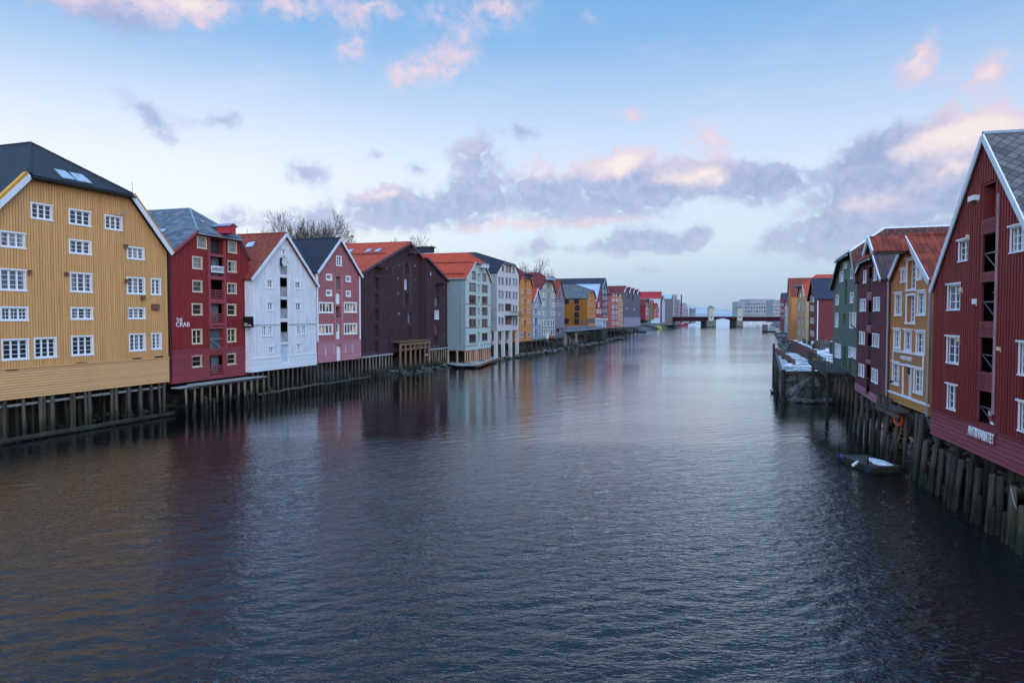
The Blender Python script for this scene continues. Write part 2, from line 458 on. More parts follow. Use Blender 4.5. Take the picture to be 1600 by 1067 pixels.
link(t, t.mix(t.step(t.m('ADD', nz, t.m('MULTIPLY', t.m('SUBTRACT', n2_, .5), .25)), 0.44, 0.52), rgb(0.13, 0.125, 0.125), t.mix(n2_, rgb(0.42, 0.43, 0.46), rgb(0.70, 0.71, 0.74))), b.inputs['Base Color'])
b.inputs['Roughness'].default_value = 0.9
bn = t.n('ShaderNodeBump', {'Height': t.m('ADD', nz, t.m('MULTIPLY', n2_, .3)), 'Strength': 0.6, 'Distance': 0.12})
link(t, bn.outputs[0], b.inputs['Normal'])
plain('snow_clean', (0.66, 0.67, 0.71), 0.9, 0.4, 3.0)
plain('letter', (0.80, 0.80, 0.80), 0.5, 0.03)
plain('letterdark', (0.03, 0.03, 0.035), 0.6, 0.05)
plain('banner', (0.70, 0.71, 0.74), 0.7, 0.05)
plain('rust', (0.22, 0.065, 0.035), 0.8, 0.35)
plain('rope', (0.28, 0.27, 0.25), 0.9, 0.2)
plain('buoyorange', (0.62, 0.075, 0.025), 0.45, 0.08)
plain('buoyred', (0.50, 0.04, 0.03), 0.5, 0.1)
plain('buoywhite', (0.75, 0.74, 0.72), 0.5, 0.08)
plain('fenderblue', (0.03, 0.07, 0.30), 0.5, 0.1)
plain('ropeteal', (0.015, 0.06, 0.09), 0.8, 0.2)
plain('signyellow', (0.75, 0.60, 0.02), 0.5, 0.05)
plain('lime', (0.50, 0.58, 0.04), 0.4, 0.1)
plain('boathull', (0.03, 0.032, 0.036), 0.5, 0.2)
plain('bridgered', (0.030, 0.003, 0.007), 0.9, 0.2, 0.3, spec=0.1)
plain('towercream', (0.42, 0.40, 0.32), 0.8, 0.15, 0.6)
plain('copper', (0.10, 0.125, 0.11), 0.7, 0.2)
plain('officewall', (0.34, 0.35, 0.38), 0.8, 0.1, 0.3)
plain('feather', (0.02, 0.018, 0.017), 0.8, 0.2)
wood('pile', (0.022, 0.019, 0.015), (0.105, 0.09, 0.073), algae=0.9)
wood('pile_pale', (0.08, 0.064, 0.047), (0.24, 0.20, 0.155), algae=0.9)
wood('pile_dark', (0.025, 0.022, 0.018), (0.075, 0.066, 0.056), algae=1.0)
wood('pile_new', (0.36, 0.20, 0.12), (0.45, 0.27, 0.17), algae=0.0)
wood('beam_pale', (0.16, 0.155, 0.155), (0.32, 0.31, 0.31))
wood('beam_dark', (0.05, 0.045, 0.04), (0.11, 0.10, 0.09), algae=0.3)
wood('timber_brown', (0.12, 0.07, 0.04), (0.25, 0.155, 0.095), algae=0.9)
wood('plank', (0.22, 0.22, 0.225), (0.36, 0.36, 0.365))
wood('plank_dark', (0.035, 0.030, 0.027), (0.095, 0.085, 0.075))
wood('palisade', (0.09, 0.04, 0.035), (0.16, 0.08, 0.07))
wood('bark', (0.06, 0.048, 0.05), (0.13, 0.105, 0.105))
stone('rock', (0.07, 0.068, 0.06), (0.20, 0.195, 0.18), 1.0, 0.25)
stone('quaystone', (0.05, 0.05, 0.045), (0.20, 0.20, 0.185), 1.5, 0.4)
stone('bank', (0.035, 0.033, 0.03), (0.10, 0.095, 0.085), 0.8, 0.4)
glass('glass')
glass('glass_sky', (0.05, 0.06, 0.08), (0.22, 0.26, 0.32))
glass('skylight', (0.30, 0.38, 0.48), (0.42, 0.50, 0.62), 0.12)
lit('lit')
lit('lit_faint', (1.0, 0.7, 0.45), 0.22)

# ------------------------------------------------------------------ mesh + object helpers


class MB:
    def __init__(s):
        s.v, s.f = [], []

    def face(s, pts):
        i = len(s.v)
        s.v += [tuple(p) for p in pts]
        s.f.append(list(range(i, i + len(pts))))
        return s

    def box(s, x0, x1, y0, y1, z0, z1):
        i = len(s.v)
        s.v += [(x0, y0, z0), (x1, y0, z0), (x1, y1, z0), (x0, y1, z0), (x0, y0, z1), (x1, y0, z1), (x1, y1, z1), (x0, y1, z1)]
        s.f += [[i + a for a in q] for q in ((0, 3, 2, 1), (4, 5, 6, 7), (0, 1, 5, 4), (1, 2, 6, 5), (2, 3, 7, 6), (3, 0, 4, 7))]
        return s

    def slab(s, poly, t, nrm=None):
        """poly is the top surface; body extends t below along its normal"""
        P = [Vector(p) for p in poly]
        n = nrm or (P[1] - P[0]).cross(P[2] - P[0]).normalized()
        Q = [p - n * t for p in P]
        k = len(P)
        i = len(s.v)
        s.v += [tuple(p) for p in P] + [tuple(q) for q in Q]
        s.f.append([i + j for j in range(k)])
        s.f.append([i + k + j for j in reversed(range(k))])
        for j in range(k):
            j2 = (j + 1) % k
            s.f.append([i + j, i + k + j, i + k + j2, i + j2])
        return s

    def tube(s, p0, p1, r0, r1=None, n=6, cap=True):
        p0, p1 = Vector(p0), Vector(p1)
        r1 = r0 if r1 is None else r1
        d = (p1 - p0)
        if d.length < 1e-6:
            return s
        d.normalize()
        a = d.orthogonal().normalized()
        b = d.cross(a)
        i = len(s.v)
        for p, r in ((p0, r0), (p1, r1)):
            for k in range(n):
                an = 2 * pi * k / n
                s.v.append(tuple(p + a * (cos(an) * r) + b * (sin(an) * r)))
        for k in range(n):
            k2 = (k + 1) % n
            s.f.append([i + k, i + k2, i + n + k2, i + n + k])
        if cap:
            s.f.append([i + k for k in reversed(range(n))])
            s.f.append([i + n + k for k in range(n)])
        return s

    def path(s, pts, r, n=6):
        for a, b in zip(pts, pts[1:]):
            s.tube(a, b, r, r, n)
        return s

    def beam(s, p0, p1, w, h):
        """rectangular bar from p0 to p1: w sideways, h up"""
        p0, p1 = Vector(p0), Vector(p1)
        d = (p1 - p0).normalized()
        side = d.cross(Vector((0, 0, 1)))
        if side.length < 1e-4:
            side = Vector((1, 0, 0))
        side.normalize()
        up = side.cross(d).normalized()
        i = len(s.v)
        for p in (p0, p1):
            for a, b in ((-1, -1), (1, -1), (1, 1), (-1, 1)):
                s.v.append(tuple(p + side * (a * w / 2) + up * (b * h / 2)))
        s.f += [[i + a for a in q] for q in ((0, 1, 2, 3), (7, 6, 5, 4), (0, 4, 5, 1), (1, 5, 6, 2), (2, 6, 7, 3), (3, 7, 4, 0))]
        return s

    def torus(s, c, ax, R_, r, n=24, k=8, a0=0.0, a1=2 * pi):
        c, ax = Vector(c), Vector(ax).normalized()
        a = ax.orthogonal().normalized()
        b = ax.cross(a)
        i = len(s.v)
        full = abs(a1 - a0 - 2 * pi) < 1e-6
        m = n if full else n + 1
        for q in range(m):
            t = a0 + (a1 - a0) * q / n
            e = a * cos(t) + b * sin(t)
            for w in range(k):
                f = 2 * pi * w / k
                s.v.append(tuple(c + e * (R_ + r * cos(f)) + ax * (r * sin(f))))
        for q in range(n):
            q2 = (q + 1) % m
            for w in range(k):
                w2 = (w + 1) % k
                s.f.append([i + q * k + w, i + q2 * k + w, i + q2 * k + w2, i + q * k + w2])
        return s

    def ball(s, c, rx, ry=None, rz=None, n=10, m=7):
        ry, rz = ry or rx, rz or rx
        i = len(s.v)
        for a in range(m + 1):
            th = pi * a / m
            for b in range(n):
                ph = 2 * pi * b / n
                s.v.append((c[0] + rx * sin(th) * cos(ph), c[1] + ry * sin(th) * sin(ph), c[2] + rz * cos(th)))
        for a in range(m):
            for b in range(n):
                b2 = (b + 1) % n
                s.f.append([i + a * n + b, i + (a + 1) * n + b, i + (a + 1) * n + b2, i + a * n + b2])
        return s

    def mesh(s, name, mat, smooth=False):
        me = bpy.data.meshes.new(name)
        me.from_pydata(s.v, [], s.f)
        me.materials.append(MATS[mat] if isinstance(mat, str) else mat)
        if smooth:
            me.polygons.foreach_set('use_smooth', [True] * len(me.polygons))
        me.update()
        return me

    def build(s, name, mat, parent=None, smooth=False):
        return link_mesh(name, s.mesh(name, mat, smooth), parent)


def link_mesh(name, me, parent=None):
    o = bpy.data.objects.new(name, me)
    col.objects.link(o)
    if parent is not None:
        o.parent = parent
    return o


def tag(o, label=None, cat=None, group=None, kind=None):
    if label:
        o['label'] = label
    if cat:
        o['category'] = cat
    if group:
        o['group'] = group
    if kind:
        o['kind'] = kind
    return o


def thing(name, loc, rz, label, cat, group=None):
    o = bpy.data.objects.new(name, None)
    col.objects.link(o)
    o.empty_display_size = 0.5
    o.location = loc
    o.rotation_euler = (0, 0, rz)
    return tag(o, label, cat, group)


def copy_thing(o, parent=None):
    c = o.copy()
    col.objects.link(c)
    if parent is not None:
        c.parent = parent
    for ch in o.children:
        copy_thing(ch, c)
    return c


def text_mesh(txt, w, h, depth=0.02, shear=0.0, bold=0.0):
    cu = bpy.data.curves.new('lettering', 'FONT')
    cu.body = txt
    cu.extrude = depth / 2
    cu.offset = bold
    ob = bpy.data.objects.new('lettering', cu)
    col.objects.link(ob)
    dg = bpy.context.evaluated_depsgraph_get()
    dg.update()
    me = bpy.data.meshes.new_from_object(ob.evaluated_get(dg))
    bpy.data.objects.remove(ob)
    xs = [v.co.x for v in me.vertices]
    ys = [v.co.y for v in me.vertices]
    x0, x1, y0, y1 = min(xs), max(xs), min(ys), max(ys)
    for v in me.vertices:      # into the facade plane: x along, z up, front towards -y
        x, y, z = v.co
        v.co = ((x - x0) / (x1 - x0) * w, -z, (y - y0) / (y1 - y0) * h)
    return me


def lettering(txt, B, u0, v0, w, h, mat, y=-0.06, parent=None, name='lettering', bold=0.0):
    me = text_mesh(txt, w, h, bold=bold)
    for v in me.vertices:
        v.co += Vector((u0, y, v0 - B.zb))
    me.materials.clear()
    me.materials.append(MATS[mat])
    return link_mesh(name, me, parent or B.root)


# ------------------------------------------------------------------ buildings
LA, LT = -48.15, 0.32            # left quay line  X = LA + LT * Y


class Bld:
    """a waterfront house: its front stands in a vertical plane along the quay line, local x along the front, y into the house"""

    def __init__(s, name, label, piv, a, t, side, tan=None, group=None, cat='building'):
        d = ray(*piv)
        k = a / (d.x - t * d.y)
        s.p0 = Vector((d.x * k, d.y * k, 0))
        an = math.atan(tan if tan is not None else t)
        s.u = Vector((sin(an), cos(an), 0)) * (1 if side == 'L' else -1)
        s.n = s.u.cross(Vector((0, 0, 1)))
        s.name, s.label, s.cat, s.group = name, label, cat, group
        s.holes, s.parts = [], []

    def uv(s, px, py):
        d = ray(px, py)
        C = Vector((0, 0, HCAM))
        k = (s.p0 - C).dot(s.n) / d.dot(s.n)
        h = C + d * k
        return (h - s.p0).dot(s.u), h.z

    def place(s, zb):
        s.zb = zb
        s.root = thing(s.name, (s.p0.x, s.p0.y, zb), atan2(s.u.y, s.u.x), s.label, s.cat, s.group)
        return s

    def rect(s, b):
        x0, y0, x1, y1 = b[:4]
        xm = (x0 + x1) / 2
        ym = (y0 + y1) / 2
        return s.uv(x0, ym)[0], s.uv(x1, ym)[0], s.uv(xm, y1)[1] - s.zb, s.uv(xm, y0)[1] - s.zb

    def world(s, u, y, z):
        return s.p0 + s.u * u - s.n * y + Vector((0, 0, z + s.zb))

    # ---- shape
    def shape(s, zb, eL, eR, apex=None, a=None, b=None, dep=20.0, back=None):
        """px points: eaves eL,eR, and apex or half-hip corners a,b ; zb base height"""
        s.place(zb)
        q = lambda p: (lambda r: (r[0], r[1] - zb))(s.uv(*p))
        s.eL, s.eR = q(eL), q(eR)
        s.dep = dep
        if apex:
            s.apex = q(apex)
            s.a = s.b = None
        else:
            s.a, s.b = q(a), q(b)
            zt = (s.a[1] + s.b[1]) / 2
            s.a, s.b = (s.a[0], zt), (s.b[0], zt)
            ml = (zt - s.eL[1]) / (s.a[0] - s.eL[0])
            mr = (zt - s.eR[1]) / (s.eR[0] - s.b[0])
            w = s.b[0] - s.a[0]
            x = w * mr / (ml + mr)
            s.apex = (s.a[0] + x, zt + ml * x)
        s.top = [s.eL] + ([s.a, s.b] if s.a else [s.apex]) + [s.eR]
        return s

    def zt(s, u):
        for (u0, z0), (u1, z1) in zip(s.top, s.top[1:]):
            if u0 <= u <= u1:
                return z0 + (z1 - z0) * (u - u0) / (u1 - u0)
        return min(s.top[0][1], s.top[-1][1])

    def walls(s, mat, batten=None, v0=0.0, bw=0.045, bd=0.028, side=None):
        mb = MB()
        u0, u1 = s.eL[0], s.eR[0]
        outer = [(u0, 0.0), (u1, 0.0)] + list(reversed(s.top))
        loops = [[Vector((x, z, 0)) for x, z in outer]]
        for (a, b, c, d, dp) in s.holes:
            loops.append([Vector(p) for p in ((a, c, 0), (a, d, 0), (b, d, 0), (b, c, 0))])
        flat = [v for l in loops for v in l]
        base = len(mb.v)
        mb.v += [(v.x, 0.0, v.y) for v in flat]
        ar = 0.0
        for tri in tessellate_polygon(loops):
            p, q, r = (flat[i] for i in tri)
            cr_ = (q - p).cross(r - p).z
            ar += abs(cr_) / 2
            mb.f.append([base + i for i in (tri if cr_ > 0 else tri[::-1])])
        for (a, b, c, d, dp) in s.holes:
            for p, q in (((a, c), (b, c)), ((b, c), (b, d)), ((b, d), (a, d)), ((a, d), (a, c))):
                mb.face([(p[0], 0, p[1]), (q[0], 0, q[1]), (q[0], dp, q[1]), (p[0], dp, p[1])])
        D = s.dep
        L, Rr = s.eL, s.eR
        sb = mb if side is None else MB()
        sb.face([(u0, D, 0), (u0, 0, 0), (u0, 0, L[1]), (u0, D, L[1])])
        mb.face([(u1, 0, 0), (u1, D, 0), (u1, D, Rr[1]), (u1, 0, Rr[1])])
        mb.face([(u1, D, 0), (u0, D, 0), (u0, D, L[1]), (s.apex[0], D, s.apex[1]), (u1, D, Rr[1])])
        mb.face([(u0, 0, 0), (u0, D, 0), (u1, D, 0), (u1, 0, 0)])
        if side is not None:
            sb.build('side_wall', side, s.root)
        if batten:
            n = int((u1 - u0) / batten)
            for i in range(n + 1):
                u = u0 + (u1 - u0) * i / n
                u = min(max(u, u0 + bw / 2), u1 - bw / 2)
                hi = min(s.zt(u - bw / 2), s.zt(u + bw / 2)) - 0.02
                cuts = sorted((c - 0.1, d + 0.1) for (a, b, c, d, dp) in s.holes if a - 0.1 < u < b + 0.1)
                z = v0 + 0.01
                for c, d in cuts + [(hi, hi)]:
                    if c > z + 0.05:
                        mb.box(u - bw / 2, u + bw / 2, -bd, 0.004, z, min(c, hi))
                    z = max(z, d)
            for xx, sg in ((u0, -1), (u1, 1)):       # the visible side walls get the same battens
                ze = (L if sg < 0 else Rr)[1]
                for i in range(int(min(D, 8) / batten)):
                    yy = 0.1 + i * batten
                    mb.box(min(xx, xx + sg * bd), max(xx, xx + sg * bd), yy, yy + bw, v0 + 0.01, ze - 0.02)
        s.wall = mb.build('wall', mat, s.root)
        return s

    def skirt(s, mat, v1, v0=0.0, h=0.16, proud=0.05, cap=None):
        """a band of lapped horizontal boards along the foot"""
        u0, u1 = s.eL[0] - 0.03, s.eR[0] + 0.03
        mb = MB()
        n = max(1, int(round((v1 - v0) / h)))
        h = (v1 - v0) / n
        for i in range(n):
            z0, z1 = v0 + i * h, v0 + (i + 1) * h
            cuts = sorted((a, b) for (a, b, c, d, dp) in s.holes if c < z1 and d > z0)
            x = u0
            for a, b in cuts + [(u1, u1)]:
                if a > x + 0.02:
                    y0, y1 = -proud - 0.035, -proud + 0.006
                    z0_, z0 = z0, z0 + 0.022
                    P = [(x, y0, z0), (a, y0, z0), (a, y1, z1), (x, y1, z1)]
                    mb.face(P)
                    mb.face([(x, 0, z0), (a, 0, z0), (a, y0, z0), (x, y0, z0)])
                    mb.face([(x, 0, z0), (x, y0, z0), (x, y1, z1), (x, 0, z1)])
                    mb.face([(a, y0, z0), (a, 0, z0), (a, 0, z1), (a, y1, z1)])
                    mb.face([(x, y1, z1), (a, y1, z1), (a, 0, z1), (x, 0, z1)])
                    z0 = z0_
                x = max(x, b)
        for xx, sg in ((u0 + 0.03, -1), (u1 - 0.03, 1)):
            mb.box(min(xx, xx + sg * proud), max(xx, xx + sg * proud), 0.0, min(8, s.dep), v0, v1)
        o = mb.build('skirting', mat, s.root)
        if cap:
            x = u0 - 0.03
            c = MB()
            cuts = sorted((a, b) for (a, b, cc, d, dp) in s.holes if cc < v1 + 0.05 and d > v1)
            for a, b in cuts + [(u1 + 0.03, u1)]:
                if a > x + 0.02:
                    c.box(x, a, -proud - 0.07, -0.0, v1 + 0.002, v1 + 0.10)
                x = max(x, b)
            c.build('drip_board', cap, s.root)
        return o

    def roof(s, mat, t=0.16, of=0.28, oe=0.28, hipmat=None, barge=None, bh=0.28, bmat2=None, setb=None, ridge=None):
        D = s.dep
        A = s.apex
        s.setb = 0.0
        if s.a:
            s.setb = setb if setb is not None else (A[1] - s.a[1]) / 0.8
        planes = []
        mb = MB()
        for e, c, sg in ((s.eL, s.a, -1), (s.eR, s.b, 1)):
            d = Vector((e[0] - A[0], 0, e[1] - A[1])).normalized()
            E = Vector((e[0], 0, e[1])) + d * oe
            nrm = Vector((-d.z, 0, d.x)) if sg > 0 else Vector((d.z, 0, -d.x))
            if nrm.z < 0:
                nrm = -nrm
            up = nrm * t
            pts = [Vector((E.x, D, E.z)), Vector((E.x, -of, E.z))]
            if s.a:
                pts += [Vector((c[0], -of, c[1])), Vector((A[0], s.setb, A[1]))]
            else:
                pts += [Vector((A[0], -of, A[1]))]
            pts += [Vector((A[0], D, A[1]))]
            if sg > 0:
                pts = pts[::-1]
            P = [p + up for p in pts]
            planes.append((P[0].copy(), nrm.copy()))
            mb.slab(P, t - 0.004, nrm)
        s.rplane = {'L': planes[0], 'R': planes[1]}
        s.roofobj = mb.build('roof', mat, s.root)
        if s.a:
            nv = Vector((0, -(A[1] - s.a[1]), s.setb + of)).normalized()
            up = nv * t
            dn = Vector((0, -(s.setb + of), -(A[1] - s.a[1]))).normalized() * 0.16
            P = [Vector((s.a[0], -of, s.a[1])) + up + dn, Vector((s.b[0], -of, s.b[1])) + up + dn, Vector((A[0], s.setb, A[1])) + up]
            s.rplane['H'] = (P[2].copy(), nv)
            h = MB().slab(P, t, nv).build('hip_roof', hipmat or mat, s.root)
            g = MB()
            g.tube(P[0] + Vector((-.1, -.03, -t)), P[1] + Vector((.1, -.03, -t)), 0.07)
            g.build('gutter', 'zinc' if not bmat2 else 'black', s.root)
            s.hip = h
        rc = MB()
        tt = t * 1.15
        rc.tube((A[0], (s.setb if s.a else -of - 0.02), A[1] + tt), (A[0], D, A[1] + tt), 0.11)
        if s.a:
            for c in (s.a, s.b):
                rc.tube((c[0], -of - 0.05, c[1] + t), (A[0], s.setb, A[1] + tt), 0.10)
        rc.build('ridge_cap', ridge or mat, s.root)
        if barge:
            segs = [(s.eL, s.a or s.apex, -1), (s.b or s.apex, s.eR, 1)]
            for p, q, sg in segs:
                p, q = Vector((p[0], 0, p[1])), Vector((q[0], 0, q[1]))
                d = (q - p).normalized()
                n = Vector((-d.z, 0, d.x))
                if n.z < 0:
                    n = -n
                if sg < 0:
                    p = p - d * oe
                else:
                    q = q + d * oe
                m1 = MB()
                y0, y1 = -of - 0.06, -of - 0.004
                lo, hi = n * (t - bh), n * (t + 0.02)
                i = [p + lo, q + lo, q + hi, p + hi]
                m1.face([(v.x, y0, v.z) for v in i])
                m1.face([(v.x, y1, v.z) for v in reversed(i)])
                for k in range(4):
                    v, w = i[k], i[(k + 1) % 4]
                    m1.face([(v.x, y1, v.z), (w.x, y1, w.z), (w.x, y0, w.z), (v.x, y0, v.z)])
                m1.build('bargeboard', barge, s.root)
                if bmat2:
                    m2 = MB()
                    lo, hi = n * (t - 0.02), n * (t + 0.2)
                    i = [p + lo, q + lo, q + hi, p + hi]
                    m2.face([(v.x, y0 + .02, v.z) for v in i])
                    m2.face([(v.x, y1 + .3, v.z) for v in reversed(i)])
                    for k in range(4):
                        v, w = i[k], i[(k + 1) % 4]
                        m2.face([(v.x, y1 + .3, v.z), (w.x, y1 + .3, w.z), (w.x, y0 + .02, w.z), (v.x, y0 + .02, v.z)])
                    m2.build('verge_board', bmat2, s.root)
        return s

    def on_roof(s, px, py, which):
        P, n = s.rplane[which]
        M = s.root.matrix_basis.copy()
        inv = (Matrix.Translation(s.root.location) @ Matrix.Rotation(atan2(s.u.y, s.u.x), 4, 'Z')).inverted()
        o = inv @ Vector((0, 0, HCAM))
        d = inv.to_3x3() @ ray(px, py)
        k = (P - o).dot(n) / d.dot(n)
        return o + d * k, n

    def skylight(s, corners, which, split=1):
        pts = [s.on_roof(x, y, which) for x, y in corners]
        n = pts[0][1]
        P = [p for p, _ in pts]
        c = sum(P, Vector()) / 4
        if (P[1] - P[0]).cross(P[2] - P[0]).dot(n) < 0:
            P = P[::-1]
        fr = MB().slab([c + (p - c) * 1.12 + n * 0.09 for p in P], 0.16, n).build('skylight', 'steel', s.root)
        MB().slab([c + (p - c) * 0.95 + n * 0.115 for p in P], 0.03, n).build('pane', 'skylight', fr)

    # ---- openings
    def window(s, box, n=2, rows=3, frame='trim', cw=0.09, pane='glass', head=False, hole=True, name='window', deep=0.09, sash=0.06):
        u0, u1, v0, v1 = s.rect(box) if len(box) == 4 else box[1:]
        return s.window_uv(u0, u1, v0, v1, n, rows, frame, cw, pane, head, hole, name, deep, sash)

    def window_uv(s, u0, u1, v0, v1, n=2, rows=3, frame='trim', cw=0.09, pane='glass', head=False, hole=True, name='window', deep=0.09, sash=0.06):
        iu0, iu1, iv0, iv1 = u0 + cw, u1 - cw, v0 + cw, v1 - cw
        if hole:
            s.holes.append((iu0 - 0.01, iu1 + 0.01, iv0 - 0.01, iv1 + 0.01, deep + 0.03))
            y0, yp = -0.05, deep
        else:
            y0, yp = -0.06, -0.012
        mb = MB()
        mb.box(u0, iu0, y0, 0.0 if hole else 0.003, iv0, iv1)
        mb.box(iu1, u1, y0, 0.0 if hole else 0.003, iv0, iv1)
        mb.box(u0 - 0.02, u1 + 0.02, y0 - 0.01, 0.003, iv1, v1)
        mb.box(u0 - 0.03, u1 + 0.03, y0 - 0.03, 0.003, v0, iv0)
        if head:
            mb.box(u0 - 0.12, u1 + 0.12, y0 - 0.06, 0.0, v1 + 0.002, v1 + 0.07)
        ys0, ys1 = yp - 0.05, yp - 0.006
        w = iu1 - iu0
        if n:
            sw = sash
            for i in range(n):
                a, b = iu0 + w * i / n, iu0 + w * (i + 1) / n
                mb.box(a, a + sw, ys0, ys1, iv0, iv1)
                mb.box(b - sw, b, ys0, ys1, iv0, iv1)
                mb.box(a + sw, b - sw, ys0, ys1, iv0, iv0 + sw)
                mb.box(a + sw, b - sw, ys0, ys1, iv1 - sw, iv1)
                for k in range(1, rows):
                    zc = iv0 + (iv1 - iv0) * k / rows
                    mb.box(a + sw, b - sw, ys0 + 0.01, ys1, zc - 0.016, zc + 0.016)
                if rows > 1 and (b - a) > 0.55 and n == 3:
                    xc = (a + b) / 2
                    mb.box(xc - 0.014, xc + 0.014, ys0 + 0.012, ys1 - 0.001, iv0 + sw, iv1 - sw)
        o = mb.build(name, frame, s.root)
        MB().face([(iu0, yp, iv0), (iu1, yp, iv0), (iu1, yp, iv1), (iu0, yp, iv1)]).build('pane', pane, o)
        return o

    def opening(s, box, depth=0.9, back='interior', name='loading_door', rail=None, railmat=None, half=None):
        u0, u1, v0, v1 = s.rect(box)
        if depth >= 0.9:
            s.holes.append((u0, u1, v0, v1, 0.06))
            y, yb = 0.5, depth + 0.8
            mb = MB()
            a, c, e, f = u0 - 1.2, u1 + 1.2, v0 - 0.004, v1 + 0.004
            mb.face([(a, yb, e), (c, yb, e), (c, yb, f), (a, yb, f)])
            mb.face([(a, .065, e), (a, yb, e), (a, yb, f), (a, .065, f)]).face([(c, yb, e), (c, .065, e), (c, .065, f), (c, yb, f)])
            mb.face([(a, .065, e), (c, .065, e), (c, yb, e), (a, yb, e)]).face([(a, yb, f), (c, yb, f), (c, .065, f), (a, .065, f)])
            mb.face([(a, .065, e), (a, .065, f), (u0, .065, f), (u0, .065, e)]).face([(u1, .065, e), (u1, .065, f), (c, .065, f), (c, .065, e)])
            name = 'loading_bay'
        else:
            s.holes.append((u0, u1, v0, v1, depth))
            y = depth - 0.004
            mb = MB()
            mb.box(u0 - 0.02, u1 + 0.02, y, y + 0.05, v0 - 0.02, v1 + 0.02)
        o = mb.build(name, back, s.root)
        if half:
            w = (u1 - u0)
            p = MB()
            p.box(u0 + w * 0.42, u1 - 0.04, y - 0.06, y - 0.003, v0 + 0.02, v1 - 0.05)
            p.build('door_leaf', half, o)
        if rail:
            m = MB()
            rm = railmat or 'rail'
            hh = min(1.0, (v1 - v0) * 0.5)
            if rail == 'slat':
                k = 4
                for i in range(k):
                    z = v0 + hh * (i + 0.6) / k
                    m.box(u0, u1, -0.02, 0.03, z - 0.045, z + 0.045)
                m.box((u0 + u1) / 2 - .04, (u0 + u1) / 2 + .04, 0.03, 0.07, v0, v0 + hh)
            elif rail == 'cross':
                m.beam((u0, 0.05, v0 + hh), (u1, 0.05, v0 + hh), 0.04, 0.05)
                m.beam((u0 + .02, 0.06, v0 + hh), (u1, 0.06, v0 + 0.05), 0.03, 0.04)
            elif rail == 'panel':
                m.beam((u0, 0.05, v0 + hh), (u1, 0.05, v0 + hh), 0.05, 0.06)
                m.box(u0 + .02, u1 - .02, 0.07, 0.09, v0 + .04, v0 + hh - .05)
                m.beam((u0 + .02, 0.04, v0 + hh), (u1, 0.04, v0 + 0.05), 0.03, 0.05)
            else:
                m.beam((u0, 0.04, v0 + hh), (u1, 0.04, v0 + hh), 0.04, 0.04)
                m.beam((u0, 0.04, v0 + .12), (u1, 0.04, v0 + .12), 0.03, 0.03)
                k = max(3, int((u1 - u0) / 0.14))
                for i in range(k):
                    x = u0 + (u1 - u0) * (i + .5) / k
                    m.box(x - .012, x + .012, 0.03, 0.054, v0 + .12, v0 + hh)
            m.build('railing', rm, s.root)
        return o

    def board(s, box, mat, name, y0=-0.06, y1=0.0):
        u0, u1, v0, v1 = s.rect(box)
        return MB().box(u0, u1, y0, y1, v0, v1).build(name, mat, s.root)

    def corner_boards(s, mat, w=0.16, v0=0.0):
        for u, sg in ((s.eL[0], 1), (s.eR[0], -1)):
            a, b = sorted((u - sg * 0.05, u + sg * w))
            MB().box(a, b, -0.075, 0.1, v0, (s.eL if sg > 0 else s.eR)[1] - 0.02).build('corner_board', mat, s.root)

    def pipe(s, px, ytop, ybot, mat='zinc', r=0.06, y=-0.1):
        u, z1 = s.uv(px, ytop)
        z0 = s.uv(px, ybot)[1]
        m = MB().tube((u, y, z0 - s.zb), (u, y, z1 - s.zb), r, r, 8)
        z = z0
        while z < z1:
            m.box(u - r * 1.3, u + r * 1.3, y - r * 1.2, 0.0, z - s.zb, z - s.zb + 0.04)
            z += 1.6
        return m.build('drainpipe', mat, s.root)

    def hood(s, box, depth, mat, roofmat, gable=True):
        """hoist hood projecting from the gable"""
        u0, u1, v0, v1 = s.rect(box)
        o = MB().box(u0, u1, -depth, 0.05, v0, v1).build('hoist_hood', mat, s.root)
        m = MB()
        um = (u0 + u1) / 2
        e = 0.15
        h = (u1 - u0) * 0.3 if gable else 0.02
        if gable:
            m.slab([(u0 - e, 0.6, v1), (u0 - e, -depth - e, v1), (um, -depth - e, v1 + h), (um, 0.6, v1 + h)][::-1] if False else
                   [(u0 - e, 0.6, v1 + .05), (u0 - e, -depth - e, v1 + .05), (um, -depth - e, v1 + h + .05), (um, 0.6, v1 + h + .05)], 0.05)
            m.slab([(um, 0.6, v1 + h + .05), (um, -depth - e, v1 + h + .05), (u1 + e, -depth - e, v1 + .05), (u1 + e, 0.6, v1 + .05)], 0.05)
            g = MB().face([(u0, -depth - .002, v1), (u1, -depth - .002, v1), (um, -depth - .002, v1 + h)])
            g.build('hood_gable', mat, o)
        else:
            m.box(u0 - e, u1 + e, -depth - e, 0.3, v1 + .003, v1 + 0.08)
        m.build('hood_roof', roofmat, o)
        return o


def LB(name, label, piv, off=0.0, tan=None, group='old warehouses on the left bank'):
    return Bld(name, label, piv, LA + off * sqrt(1 + LT * LT), LT, 'L', tan, group)


def RB(name, label, piv, a, t, group='old warehouses on the right bank'):
    return Bld(name, label, piv, a, t, 'R', None, group)


# ------------------------------------------------------------------ pilings
PILE_MESH = {}


